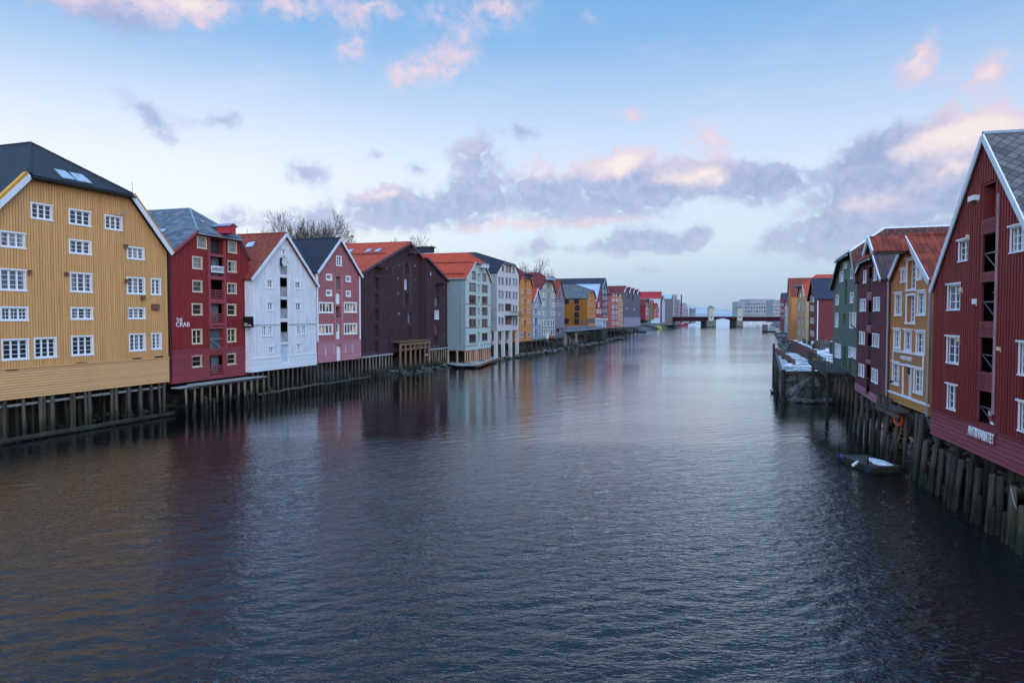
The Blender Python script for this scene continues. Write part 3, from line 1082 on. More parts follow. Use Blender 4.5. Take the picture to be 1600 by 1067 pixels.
def pile_mesh(mat, var):
    key = (mat, var)
    if key not in PILE_MESH:
        rr = random.Random(var * 31 + 5)
        m = MB()
        n, seg = 10, 7
        off = [(rr.uniform(-.12, .12), rr.uniform(-.12, .12)) for _ in range(seg + 1)]
        rings = []
        for i in range(seg + 1):
            z = i / seg
            for k in range(n):
                a = 2 * pi * k / n
                r = (1.06 - 0.12 * z) * (1 + rr.uniform(-.06, .06))
                m.v.append((cos(a) * r + off[i][0], sin(a) * r + off[i][1], z))
        for i in range(seg):
            for k in range(n):
                k2 = (k + 1) % n
                m.f.append([i * n + k, i * n + k2, (i + 1) * n + k2, (i + 1) * n + k])
        c0 = len(m.v)
        m.v += [(m.v[seg * n + k][0], m.v[seg * n + k][1], 1.0) for k in range(n)]
        m.f.append([c0 + k for k in range(n)])
        PILE_MESH[key] = m.mesh('piling', mat, True)
    return PILE_MESH[key]


NPILE = 0


def piling(p0, p1, r, mat, label, group):
    global NPILE
    NPILE += 1
    p0, p1 = Vector(p0), Vector(p1)
    o = link_mesh('piling', pile_mesh(mat, R.randrange(6)))
    d = p1 - p0
    o.location = p0
    q = d.to_track_quat('Z', 'Y')
    o.rotation_mode = 'QUATERNION'
    o.rotation_quaternion = q
    o.scale = (r, r, d.length)
    return tag(o, label, 'piling', group)


def piling_px(top, bot, r, mat, label, group):
    b = on_z(bot[0], bot[1], 0.0)
    t = at_dist(top[0], top[1], b.y)
    d = (b - t).normalized()
    return piling(b + d * 1.2, t, r * .88, mat, label, group)


def pile_row(B, us, y, ztop, r, mat, label, group, jit=0.08, z0=-1.0):
    for u in us:
        p1 = B.world(u + R.uniform(-jit, jit), y + R.uniform(-.05, .05), ztop - B.zb)
        p0 = p1 + Vector((R.uniform(-jit, jit), R.uniform(-jit, jit), 0))
        p0.z = z0
        piling(p0, p1, r * R.uniform(.68, 1.05), mat, label, group)


def lin(a, b, step):
    n = max(1, int(round(abs(b - a) / step)))
    return [a + (b - a) * i / n for i in range(n + 1)]


def beam_thing(p0, p1, w, h, mat, name, label, cat, group=None):
    p0, p1 = Vector(p0), Vector(p1)
    c = p0.lerp(p1, 0.5)
    m = MB()
    k = 6
    pts = [p0.lerp(p1, i / k) + Vector((0, 0, R.uniform(-.03, .03) if 0 < i < k else 0)) for i in range(k + 1)]
    for a, b in zip(pts, pts[1:]):
        m.beam(a - c, b - c, w, h)
    o = m.build(name, mat)
    o.location = c
    return tag(o, label, cat, group)

# ------------------------------------------------------------------ water
m, t, b = new_mat('water')
P = t.n('ShaderNodeNewGeometry').outputs['Position']


def wmap(sx, sy, rot, loc=(0, 0, 0)):
    return t.n('ShaderNodeMapping', {0: P, 1: loc, 2: (0, 0, radians(rot)), 3: (sx, sy, 1)}).outputs[0]


n1 = t.noise(wmap(2.6, 6.2, 14), 1.0, 2.5, 0.5, 0.5)
n3 = t.noise(wmap(2.2, 4.6, -26), 1.0, 2.0, 0.5, 0.4)
n4 = t.noise(wmap(6.0, 13.0, 6), 1.0, 2.0, 0.5)
patch = t.noise(wmap(0.012, 0.05, 6), 1.0, 4.0, 0.6, 0.6)
gust = t.step(patch, 0.36, 0.62, 0.5, 1.2)
h = t.m('ADD', t.m('MULTIPLY', n1, 0.040), t.m('ADD', t.m('MULTIPLY', n3, 0.040), t.m('MULTIPLY', n4, 0.019)))
# livelier chop in the near reach, calmer water further down the river
reach = t.n('ShaderNodeSeparateXYZ', {0: P}).outputs[1]
reach = t.m('ADD', t.step(reach, 16.0, 58.0, 1.45, 0.26), t.step(reach, 90.0, 240.0, 0.0, 0.55))
h = t.m('MULTIPLY', h, t.m('MULTIPLY', gust, reach))
bn = t.n('ShaderNodeBump', {'Height': h, 'Strength': 0.85, 'Distance': 1.0})
link(t, bn.outputs[0], b.inputs['Normal'])
link(t, bn.outputs[0], b.inputs['Coat Normal'])
b.inputs['Base Color'].default_value = rgb(0.0025, 0.004, 0.005)
b.inputs['Roughness'].default_value = 0.025
b.inputs['IOR'].default_value = 1.29
b.inputs['Coat Weight'].default_value = 1.0
b.inputs['Coat IOR'].default_value = 1.21
b.inputs['Coat Roughness'].default_value = 0.025
b.inputs['Specular IOR Level'].default_value = 0.5
b.inputs['Specular Tint'].default_value = rgb(0.42, 0.74, 1.0)

# the surface itself: a real wave field, dense between the banks, one sheet out to the horizon
def water_sheet():
    rs = np.random.RandomState(4)
    ys, y = [-60.0, -30.0, 0.0, 6.0], 11.0
    while y < 640:
        ys.append(y)
        y += 0.0034 * y + 0.035
    while y < 7000:
        ys.append(y)
        y *= 1.12
    ys = np.array(ys + [7000.0])
    dyy = np.gradient(ys)
    sx = np.linspace(-1, 1, 440)
    outer = np.array([1.3, 2, 4, 9, 20, 45])
    lo = np.interp(ys, [-60, 0, 60, 640, 7000], [-60, -52, -34, 150, 1500])
    hi = np.interp(ys, [-60, 0, 35, 66, 640, 7000], [30, 24, 26, 36, 262, 2800])
    mid, hw = (lo + hi) / 2, (hi - lo) / 2
    X = np.concatenate([mid[:, None] + hw[:, None] * np.concatenate([-outer[::-1], sx, outer])[None, :]], 1)
    X = np.clip(X, -3000, 6000)
    X[:, 0], X[:, -1] = -3000, 6000
    Y = np.repeat(ys[:, None], X.shape[1], 1)
    Z = np.zeros_like(X)
    nw = 46
    lam = np.exp(rs.uniform(np.log(0.42), np.log(1.5), nw))
    lam[:3] = rs.uniform(2.0, 3.5, 3)
    ang = np.radians(90 + 14) + rs.normal(0, 0.42, nw)
    k = 2 * np.pi / lam
    slope = rs.uniform(.5, 1.0, nw) * (lam / 1.0) ** -0.35
    slope *= 0.085 / np.sqrt((slope ** 2).sum() / 2)
    g = 0.85 + 0.22 * np.sin(X * .021 + Y * .09 + 1) + 0.2 * np.sin(X * .05 - Y * .037 + 2.2) + 0.16 * np.sin(X * .013 + Y * .19)
    g = np.clip(g, .3, 1.35)
    far = np.interp(ys, [10, 28, 60, 110, 220, 640, 700], [1.2, .85, .36, .36, .9, .9, 0.0])[:, None]
    dx = 2 * hw / 439
    for i in range(nw):
        kx, ky = k[i] * np.cos(ang[i]), k[i] * np.sin(ang[i])
        ok = np.clip((2 * np.pi / abs(ky) / dyy - 2.2) / 1.5, 0, 1) * np.clip((2 * np.pi / (abs(kx) + 1e-6) / dx - 2.2) / 1.5, 0, 1)
        ph = rs.uniform(0, 6.28)
        th = kx * X + ky * Y + ph
        Z += (slope[i] / k[i] * ok)[:, None] * (np.sin(th) - .18 * np.cos(2 * th))
    Z *= g * far
    Z[:, :6] = 0
    Z[:, -6:] = 0
    nr, nc = X.shape
    V = np.stack([X, Y, Z], -1).reshape(-1, 3)
    idx = np.arange(nr * nc).reshape(nr, nc)
    Q = np.stack([idx[:-1, :-1], idx[:-1, 1:], idx[1:, 1:], idx[1:, :-1]], -1).reshape(-1, 4)
    me = bpy.data.meshes.new('water')
    me.vertices.add(len(V))
    me.vertices.foreach_set('co', V.astype(np.float32).ravel())
    me.loops.add(Q.size)
    me.loops.foreach_set('vertex_index', Q.astype(np.int32).ravel())
    me.polygons.add(len(Q))
    me.polygons.foreach_set('loop_start', np.arange(0, Q.size, 4, dtype=np.int32))
    me.polygons.foreach_set('loop_total', np.full(len(Q), 4, np.int32))
    me.polygons.foreach_set('use_smooth', np.ones(len(Q), bool))
    me.materials.append(MATS['water'])
    me.update(calc_edges=True)
    return me


tag(link_mesh('water', water_sheet()), kind='structure')

# ------------------------------------------------------------------ land on both banks
LU = Vector((sin(math.atan(LT)), cos(math.atan(LT)), 0))
LN = LU.cross(Vector((0, 0, 1)))


def lpt(Y, off, z):
    """point of the left bank: Y along, off towards the river"""
    return Vector((LA + LT * Y, Y, z)) + LN * off


def strip(name, mat, ys, prof, jit, side='L', fn=None):
    m = MB()
    rows = []
    rr = random.Random(3)
    for y in ys:
        row = []
        for (o, z) in prof:
            q = fn(y, o + (rr.uniform(-jit, jit) if abs(o) < 30 else 0), z + (rr.uniform(-jit, jit) * 0.35 if z < 3 else 0))
            row.append(len(m.v))
            m.v.append(tuple(q))
        rows.append(row)
    for r0, r1 in zip(rows, rows[1:]):
        for i in range(len(prof) - 1):
            f = [r0[i], r0[i + 1], r1[i + 1], r1[i]]
            m.f.append(f if side == 'L' else f[::-1])
    return tag(m.build(name, mat), kind='structure')


ys = [20 + i * 3 for i in range(60)] + [200 + i * 8 for i in range(60)] + [690, 760, 900]
strip('riverbank', 'bank', ys, [(1.0, -1.6), (-2.0, -0.4), (-4.5, 0.25), (-7, 1.1), (-9.5, 2.0), (-12, 2.4), (-16, 2.6), (-400, 3.0)], 0.5, 'L', lambda y, o, z: lpt(y, o + (2.8 if y > 97 else 0) + (5.5 if 163 < y < 260 else (3.0 if 124 < y < 163 else 0)), z))

# right bank: quay line bends; X of the house fronts as a function of Y
RPTS = [(-20, 5.2), (20, 17.6), (35, 21.3), (42, 22.5), (52, 26.0), (66, 30.9), (135, 54.8), (300, 117), (560, 213), (900, 330)]


def rx(Y):
    for (y0, x0), (y1, x1) in zip(RPTS, RPTS[1:]):
        if y0 <= Y <= y1:
            return x0 + (x1 - x0) * (Y - y0) / (y1 - y0)
    return RPTS[-1][1]


ys = [-18 + i * 2.5 for i in range(60)] + [135 + i * 8 for i in range(70)] + [700, 760, 900]
strip('riverbank', 'bank', ys, [(-0.5, -1.6), (2.6, -0.3), (4.4, 0.35), (6.5, 1.3), (9.5, 2.2), (14, 2.4), (400, 2.9)], 0.5, 'R',
      lambda y, o, z: Vector((rx(y) + o, y, z)))

# low hills across the fjord
def hills(name, Y, x0, x1, prof, mat):
    m = MB()
    n = 60
    top, bot = [], []
    for i in range(n + 1):
        f = i / n
        x = x0 + (x1 - x0) * f
        z = 0
        for (xa, za), (xb, zb_) in zip(prof, prof[1:]):
            if xa <= f <= xb:
                q = (f - xa) / (xb - xa)
                q = q * q * (3 - 2 * q)
                z = za + (zb_ - za) * q
        z += noise.noise(Vector((f * 14, 0, Y))) * 9
        for r_ in range(4):
            m.v.append((x, Y + r_ * 350, max(1, z * (0.0, 0.55, 0.85, 1.0)[r_])))
    for i in range(n):
        for r_ in range(3):
            a = i * 4 + r_
            m.f.append([a, a + 4, a + 5, a + 1])
    return tag(m.build(name, mat, None, True), kind='structure')


plain('hillside', (0.32, 0.36, 0.40), 0.9, 0.3, 0.002)  # pale blue-grey puts the haze of distance into the colour
hills('hills', 5200, -1800, 5200, [(0, 60), (0.12, 150), (0.22, 290), (0.30, 345), (0.37, 300), (0.44, 170), (0.52, 70), (0.60, 30), (0.72, 14), (1, 8)], 'hillside')

# shore stones showing at low tide
m = MB()
rr = random.Random(11)
ico = []
for i in range(8):
    for j in range(5):
        th, ph = pi * (j + 0.5) / 5, 2 * pi * i / 8
        ico.append((sin(th) * cos(ph), sin(th) * sin(ph), cos(th)))


def rock(m, c, s):
    sx, sy, sz = s * rr.uniform(.7, 1.4), s * rr.uniform(.7, 1.4), s * rr.uniform(.45, .8)
    i0 = len(m.v)
    rot = rr.uniform(0, 6.28)
    for i in range(7):
        for j in range(5):
            th, ph = pi * j / 4, 2 * pi * i / 7
            q = 1 + rr.uniform(-.22, .22)
            x, y, z = sin(th) * cos(ph) * sx * q, sin(th) * sin(ph) * sy * q, cos(th) * sz * q
            m.v.append((c[0] + x * cos(rot) - y * sin(rot), c[1] + x * sin(rot) + y * cos(rot), c[2] + z))
    for i in range(7):
        i2 = (i + 1) % 7
        for j in range(4):
            m.f.append([i0 + i * 5 + j, i0 + i * 5 + j + 1, i0 + i2 * 5 + j + 1, i0 + i2 * 5 + j])


for _ in range(650):
    Y = rr.uniform(98, 240)
    off = rr.gauss(0.3, 1.1)
    rock(m, lpt(Y, off, max(-0.2, 0.12 - 0.2 * off + rr.uniform(-.1, .12))), rr.uniform(.15, .5))
for _ in range(160):
    Y = rr.uniform(122, 162)
    rock(m, lpt(Y, rr.gauss(3.0, 1.0), rr.uniform(-.1, .35)), rr.uniform(.25, .6))
for _ in range(300):
    Y = rr.uniform(160, 262)
    rock(m, lpt(Y, rr.gauss(4.6, 1.3), rr.uniform(-.2, .3)), rr.uniform(.25, .7))
for _ in range(160):
    Y = rr.uniform(50, 98)
    rock(m, lpt(Y, rr.gauss(-3.6, .9), rr.uniform(-.15, .4)), rr.uniform(.15, .45))
for _ in range(260):
    Y = rr.uniform(22, 66)
    rock(m, Vector((rx(Y) + rr.uniform(2.6, 6), Y, rr.uniform(0.0, 0.9))), rr.uniform(.15, .45))
for _ in range(130):
    X = rr.uniform(27.6, 33)
    rock(m, Vector((X, 67.4 + rr.gauss(0, .35), rr.uniform(-.2, .25))), rr.uniform(.2, .45))
for _ in range(260):
    Y = rr.uniform(135, 330)
    rock(m, Vector((rx(Y) + rr.uniform(-1, 4), Y, rr.uniform(-.2, .8))), rr.uniform(.3, .8))
tag(m.build('shore_stones', 'rock'), kind='stuff')

# ------------------------------------------------------------------ LEFT BANK
# --- big yellow warehouse
B = LB('yellow_warehouse', 'large yellow wooden warehouse with black half-hipped tile roof at the left edge', (263.3, 596.5), 0, 0.341)
zb = B.uv(263.3, 596.5)[1]
uR = 0.0
ua, za = B.uv(40, 279)
ub, zbb = B.uv(200, 304)
cen = (ua + ub) / 2
B.place(zb)
zt = (za + zbb) / 2 - zb
B.eR = (0.0, B.uv(263, 393)[1] - zb)
B.eL = (2 * cen, B.eR[1])
B.a, B.b = (ua, zt), (ub, zt)
mr = (zt - B.eR[1]) / (0 - ub)
B.apex = (cen, 21.55 - zb)
B.top = [B.eL, B.a, B.b, B.eR]
B.dep = 26
for bx, n, rws in [((47.5, 318, 82, 344), 3, 3), ((107, 328, 142, 353), 3, 3), ((163, 337, 190.5, 360), 3, 3), ((-1, 362, 40, 388), 3, 3),
                   ((107, 375, 142, 398), 3, 3), ((198, 386, 225, 406), 3, 3), ((-1, 420, 41.5, 455), 3, 4), ((109, 426, 144, 457.5), 3, 4),
                   ((198, 433, 226, 460.5), 3, 4), ((235, 435, 251, 461.5), 2, 4), ((0, 479, 44, 502), 3, 3), ((110, 480, 145, 500), 3, 3),
                   ((199, 480.5, 226.5, 499), 3, 3), ((2, 529, 45, 563), 3, 4), ((52.5, 527, 88, 560), 3, 4), ((111, 524, 145.5, 556), 3, 4),
                   ((201, 521, 227, 549), 3, 4), ((236, 520, 252, 546.5), 2, 4)]:
    B.window(bx, n, rws, cw=0.10)
vs = B.uv(263, 559.5)[1] - zb
B.walls('yellow', 0.2, vs + .1, 0.145, 0.05)
B.skirt('yellow_h', vs, 0, 0.19, 0.07, 'yellow_h')
B.roof('roof_black', hipmat='roof_black_hip', of=0.45, oe=0.35, barge='bargeboard', bh=0.34, bmat2='yellow_trim', setb=5.0)
B.skylight([(84, 266), (101, 269), (118, 283), (98, 280)], 'H')
B.skylight([(108, 271), (128, 275), (143.5, 288.5), (121, 284.5)], 'H')
B.pipe(262.3, 396, 590, 'black', 0.06)
for bx in [(42, 423, 46.5, 429), (99.5, 426.5, 104, 431), (193.5, 437, 197.5, 442), (235.5, 476, 246.5, 484), (218, 463, 224, 468), (192, 383, 197, 388)]:
    u0, u1, v0, v1 = B.rect(bx)
    m = MB().box(u0, u1, -0.22, 0.0, v0, v1)
    m.box(u0 - .03, u1 + .03, -0.26, 0.0, v1, v1 + .04)
    m.build('wall_box', 'brownframe', B.root)
u, v = B.uv(185, 334)
v -= zb
m = MB()
m.beam((u - .5, -.08, v - .12), (u + .05, -.5, v + .05), .05, .05)
m.beam((u + .05, -.5, v + .05), (u + .3, -.55, v + .02), .04, .04)
m.box(u - .08, u + .1, -.62, -.45, v, v + .14)
m.build('wall_lamp', 'zinc', B.root)
for px, py in [(17, 577.5), (126.5, 567.5), (213, 560.5), (247, 557.5)]:
    u, v = B.uv(px, py)
    MB().box(u - .4, u + .4, -.13, -.03, v - zb - .05, v - zb + .07).build('iron_cleat', 'black', B.root)
YEL = B

# --- red warehouse with the hoist bays
B = LB('red_warehouse', 'dark red warehouse with cream window frames and grey slate roof beside the yellow one', (269.5, 600), 0, 0.30)
zb = B.uv(269.5, 600)[1]
B.shape(zb, (270.5, 397), (392, 406), a=(304, 363.5), b=(371, 374), dep=24)
B.eL = (0.0, B.eL[1])
B.eR = (B.uv(389, 500)[0], B.eR[1])
B.top = [B.eL, B.a, B.b, B.eR]
for bx in [(307, 369, 322.5, 389), (300, 401, 315.5, 421), (300, 438, 315.5, 457), (299.5, 474, 315.5, 493), (299.5, 514, 315.5, 538), (299, 555, 315.5, 574),
           (356, 376.5, 369.5, 396), (355, 407.5, 369, 426), (354.5, 442, 369, 459.5), (354, 475, 368.5, 493.5), (354, 513, 368.5, 535), (354, 552, 368.5, 570)]:
    B.window(bx, 1 if bx[1] not in (514, 513) else 2, 2, 'creamframe', 0.09, sash=0.05, pane='glass_sky' if bx[1] < 445 else 'glass')
B.opening((329, 374, 349, 397), 0.5, 'doorolive')
B.opening((328, 402, 348, 431), 1.0, half='doorgrey', rail='bars', railmat='rail')
B.opening((328, 438, 347.5, 467), 1.0, rail='slat', railmat='crab_trim')
B.opening((328, 475, 347.5, 504), 1.0, half='doorgrey', rail='slat', railmat='crab_trim')
B.opening((328, 514, 347.5, 545), 0.3, 'glass', rail='cross', railmat='zinc')
B.opening((327, 555.5, 348, 585), 1.0, half='doorgrey', rail='slat', railmat='crab_trim')
vs = B.uv(269.5, 550)[1] - zb
B.walls('crab', 0.22, vs + .1, 0.10, 0.05)
B.skirt('crab_h', vs, 0.0, 0.15, 0.05, 'crab_trim')
B.board((324.8, 367, 328, 512), 'crab_trim', 'pilaster', -0.10)
B.board((349.3, 370, 352.3, 546), 'crab_trim', 'pilaster', -0.10)
for bx in [(327, 397.5, 350, 401.5), (327, 432, 350, 437), (327, 467.5, 349, 474), (326.5, 504.5, 349, 508.5), (326.5, 510.5, 349, 513.5), (326.5, 545.5, 349, 548)]:
    B.board(bx, 'crab_trim', 'bay_sill', -0.13)
B.roof('roof_slate', of=0.3, oe=0.25, barge='crab_trim', bh=0.22, ridge='lead')
B.hood((339.5, 355.5, 350.5, 366), 1.3, 'brightred', 'lead')
B.skylight([(312, 345), (317, 347), (320, 350), (315, 348.5)], 'H')
B.skylight([(250, 359.5), (262, 359.3), (256, 364), (248, 363.5)], 'L')
m = MB()
for x in (274.5, 281.5):
    pass
t1 = B.rect((274, 497, 284, 502.5))
lettering('THE', B, t1[0], t1[2] + zb, t1[1] - t1[0], t1[3] - t1[2], 'letter', -.085, name='wall_lettering')
t1 = B.rect((274, 503.4, 295, 510.6))
lettering('CRAB', B, t1[0], t1[2] + zb, t1[1] - t1[0], t1[3] - t1[2], 'letter', -.085, name='wall_lettering')
CRAB = B
# banner hung in the bay
u0, u1, v0, v1 = B.rect((327.6, 416, 348, 426.3))
bt = thing('banner', B.world(u0, -0.16, v0), B.root.rotation_euler[2], 'white banner reading EVENTO hung across the red hoist bay', 'banner')
m = MB()
for i in range(8):
    a, c = (u1 - u0) * i / 8, (u1 - u0) * (i + 1) / 8
    s0, s1 = -.02 * sin(pi * i / 8) * 2, -.02 * sin(pi * (i + 1) / 8) * 2
    m.slab([(a, s0, 0), (c, s1, 0), (c, s1, v1 - v0), (a, s0, v1 - v0)], 0.01, Vector((0, -1, 0)))
m.build('cloth', 'banner', bt)
me = text_mesh('EVENTO', (u1 - u0) * .9, (v1 - v0) * .58)
me.materials.append(MATS['letterdark'])
for v in me.vertices:
    v.co += Vector(((u1 - u0) * .05, -0.07, (v1 - v0) * .22))
link_mesh('lettering', me, bt)
# black hanging sign at the corner, square to the front
u, v = B.uv(384.2, 511.5)
w_, h_ = 1.15, B.uv(384.2, 494.5)[1] - v
hs = thing('hanging_sign', B.world(u - .75, -0.3, v - zb), B.root.rotation_euler[2], 'black square sign on brackets at the corner of the red warehouse', 'sign')
MB().box(-.05, .05, -w_, -0.0, 0, h_).build('panel', 'black', hs)
m = MB()
for z in (h_ * .25, h_ * .75):
    m.beam((0, 0.3, z), (0, -.05, z), .05, .05)
m.build('bracket', 'rail', hs)
for txt, wf, z0, hh in (('THE', .36, .30, .10), ('CRAB', .74, .13, .14)):
    me = text_mesh(txt, w_ * wf, h_ * hh)
    me.materials.append(MATS['letter'])
    for q in me.vertices:
        x, y, z = q.co
        q.co = (-0.062 + y, -w_ * .98 + 0.1 + x * 1.0, z + h_ * z0) if False else (-0.062 + y, -0.06 - x, z + h_ * z0)
    # seen from the bridge side the words must run left to right
    xs_ = [q.co.y for q in me.vertices]
    lo_, hi_ = min(xs_), max(xs_)
    for q in me.vertices:
        q.co.y = -0.1 - (w_ * wf) * ((q.co.y - hi_) / (lo_ - hi_))
    link_mesh('lettering', me, hs)

# --- white gabled house
B = LB('white_gabled_house', 'white wooden gabled warehouse with brick-red roof and a dish by its bay', (393, 582), 0.55, 0.305)
zb = B.uv(393, 582)[1]
B.shape(zb, (392, 435), (493, 446), apex=(443.5, 367), dep=22)
B.eL = (0.0, B.eL[1])
B.top = [B.eL, B.apex, B.eR]
for bx, n in [((416.4, 437, 426, 451), 2), ((460.4, 440, 469.3, 452), 2), ((416.7, 472, 426.7, 486), 2), ((461, 472.5, 470, 486), 2),
              ((419, 541, 427.5, 553), 2), ((462.6, 537, 469.6, 549), 2)]:
    B.window(bx, n, 2, head=True, cw=0.11, pane='glass_sky')
for bx in [(408.5, 508.7, 416.5, 526), (418, 508.2, 426, 525.3), (463, 507.8, 470, 523.8), (471, 507.4, 478, 523)]:
    B.window(bx, 2, 3, cw=0.08, pane='glass_sky')
B.window((440, 389, 446, 398.5), 1, 2, head=True, cw=0.1)
for bx, rl, hf in [((437.5, 403, 448.8, 428.5), 'panel', None), ((437.5, 434, 449.2, 463.5), 'panel', None), ((438, 468, 449.6, 497), 'panel', None), ((438.5, 503, 450, 534), 'panel', None)]:
    B.opening(bx, 0.9, rail=rl, railmat='concrete_dark')
B.opening((439.5, 538.5, 451.5, 566), 0.15, 'doorblue', 'loading_door')
vs = B.uv(393, 562)[1] - zb
B.walls('white', 0.17, vs + .1)
B.skirt('white_h', vs, 0, 0.16, 0.045, 'trim')
z2 = B.uv(420, 507.5)[1] - zb
for bx in [(393.5, 506.8, 437.3, 508.2), (450.5, 505, 492, 506)]:
    u0, u1, v0, v1 = B.rect(bx)
    MB().box(u0, u1, -.07, 0, z2 - .04, z2 + .05).build('string_course', 'concrete_dark', B.root)
B.roof('roof_brick', of=0.35, oe=0.3, barge='bargeboard', bh=0.30)
B.skylight([(388.5, 380.5), (399, 378.5), (395, 386.5), (382.5, 387.5)], 'L')
m = MB()
u, v = B.uv(438.3, 408.5)
ds = thing('satellite_dish', B.world(u, -0.35, v - zb), B.root.rotation_euler[2], 'round grey satellite dish beside the top bay of the white gabled house', 'satellite dish')
n, k = 20, 4
for j in range(k + 1):
    r_ = 0.52 * j / k
    for i in range(n):
        an = 2 * pi * i / n
        m.v.append((r_ * cos(an), -0.14 * (j / k) ** 2 - .02, r_ * 1.05 * sin(an)))
for j in range(k):
    for i in range(n):
        i2 = (i + 1) % n
        m.f.append([j * n + i, j * n + i2, (j + 1) * n + i2, (j + 1) * n + i])
m.build('dish', 'concrete', ds, True)
m = MB().tube((0, 0.3, -.1), (0, -.02, 0), .03).tube((0, -.12, -.5), (0, -.5, -.1), .015).box(-.04, .04, -.56, -.46, -.12, -.04)
m.build('arm', 'steel', ds)
WHITE = B

# --- pink gabled house
B = LB('pink_gabled_house', 'pink gabled warehouse with white trim and two rows of lit windows', (496, 567.5), 0.2, 0.335)
zb = B.uv(496, 567.5)[1]
B.shape(zb, (495.5, 424.5), (562, 431.5), apex=(529, 374.5), dep=22)
B.eL = (0.0, B.eL[1])
B.top = [B.eL, B.apex, B.eR]
B.window((525, 400, 533.5, 416), 2, 3, cw=0.12)
for bx in [(509, 428, 518.5, 438.5), (540, 431, 547.5, 441), (509, 453, 518, 463), (540, 454, 547.5, 464)]:
    B.window(bx, 1, 2, cw=0.16, pane='glass')
for bx, p_ in [((498, 472, 520.3, 489.7), 'lit'), ((537, 472, 557, 489), 'lit_faint'), ((497.2, 506.6, 520, 523.4), 'lit_faint'), ((537, 505, 557.5, 522.7), 'lit')]:
    B.window(bx, 4, 1, cw=0.15, pane=p_)
for bx in [(506, 541.7, 510.5, 555.5), (519, 541, 522.5, 554.4), (537, 539, 541, 552.7), (548.5, 538, 552, 551.5)]:
    B.window(bx, 1, 3, cw=0.13, sash=0.04)
B.opening((524.5, 432.5, 532.8, 452), 0.4, 'doorgrey')
B.opening((524.2, 457, 532.3, 475), 0.2, 'trim')
B.opening((524.2, 479, 532.5, 496), 0.5, 'glass', rail='bars', railmat='steel')
o = B.opening((524.2, 505, 532.3, 530), 0.2, 'trim')
B.board((525.5, 507, 529.5, 518), 'lit_faint', 'door_pane', 0.18, 0.19)
B.opening((525, 540, 533.3, 563.5), 0.15, 'trim')
vs = B.uv(496, 535.5)[1] - zb
B.walls('pink', 0.18, vs + .1)
B.skirt('pink_h', vs, 0, 0.18, 0.10, 'pink_h')
B.corner_boards('trim', 0.2, vs + .12)
B.roof('roof_felt', of=0.35, oe=0.3, barge='bargeboard', bh=0.30)
for x0, x1 in ((522.6, 524.2), (533.2, 535)):
    B.board((x0, 431, x1, 531), 'pink_h', 'pilaster', -.07)
PINK = B

# --- large maroon warehouse
B = LB('maroon_warehouse', 'large dark maroon timber warehouse with orange-red roof and three skylights', (564, 557), -1.8, 0.32)
zb = B.uv(564, 557)[1]
B.shape(zb, (564, 426), (658, 404.5), apex=(637.5, 380), dep=24)
B.eL = (0.0, B.eL[1])
B.top = [B.eL, B.apex, B.eR]
for bx, bk in [((586, 434, 592, 452.5), 'doordark'), ((585.5, 459, 592, 476), 'doordark'), ((585.5, 483.5, 592, 501), 'doordark'), ((585.5, 508, 592, 526), 'doordark'),
               ((585, 534, 592, 550.5), 'doordark'), ((632.3, 412.5, 638.5, 429), 'doordark'), ((631.5, 435, 638.5, 453), 'doorblue'), ((632, 459, 638.5, 474.5), 'doordark'),
               ((637, 488, 643.5, 505), 'doorgrey'), ((637.5, 511, 643.5, 529), 'doordark')]:
    B.opening(bx, 0.35, bk)
for bx in [(573, 433, 578, 443), (573, 458, 578, 467), (573, 484, 578, 491.5), (573, 505, 578, 520), (573, 530, 578, 544), (599.5, 505, 604, 518), (599.5, 530, 604, 543),
           (600, 459, 604.5, 467), (600, 484.5, 604.5, 491)]:
    B.window(bx, 2, 2, 'maroon_trim', 0.08, pane='doordark')
B.window((602.5, 414, 606.3, 421.5), 1, 1, 'maroon_trim', 0.08, pane='doorblue')
for bx in [(622, 412, 625, 416), (646.5, 413, 649.5, 418), (620, 433, 623, 438), (646.5, 435.5, 649, 440), (620, 456, 623.5, 461), (621, 487, 624.5, 493)]:
    B.window(bx, 1, 1, 'maroon_trim', 0.07, pane='doorblue', hole=False)
B.walls('maroon', 0.21, 0.4)
B.skirt('maroon', 0.45, 0.0, 0.2, 0.08, 'maroon_trim')
B.roof('roof_red', of=0.5, oe=0.2, barge='maroon_trim', bh=0.34)
B.skylight([(545.5, 391), (552.5, 390), (549, 394.5), (542.5, 395.5)], 'L')
B.skylight([(574.5, 390.5), (582, 389.5), (577, 394), (569, 395)], 'L')
B.skylight([(589.5, 390), (597, 389.3), (592, 393.7), (584, 394.7)], 'L')
B.hood((585.5, 414, 595, 419), 1.4, 'maroon', 'maroon_trim', False)
B.hood((635.5, 391, 641.5, 397), 1.2, 'maroon', 'maroon_trim', False)
for bx in [(629.5, 408, 630.8, 482), (640, 408, 641.2, 476), (612, 417, 613.2, 430), (594.6, 430, 595.4, 548)]:
    B.board(bx, 'maroon_trim', 'guide_board', -.10)
z2 = B.uv(590, 431)[1] - zb
u0, u1 = B.uv(565, 430)[0], B.uv(611, 430)[0]
MB().box(u0, u1, -.08, 0, z2 - .05, z2 + .05).build('string_course', 'maroon_trim', B.root)
MAR = B
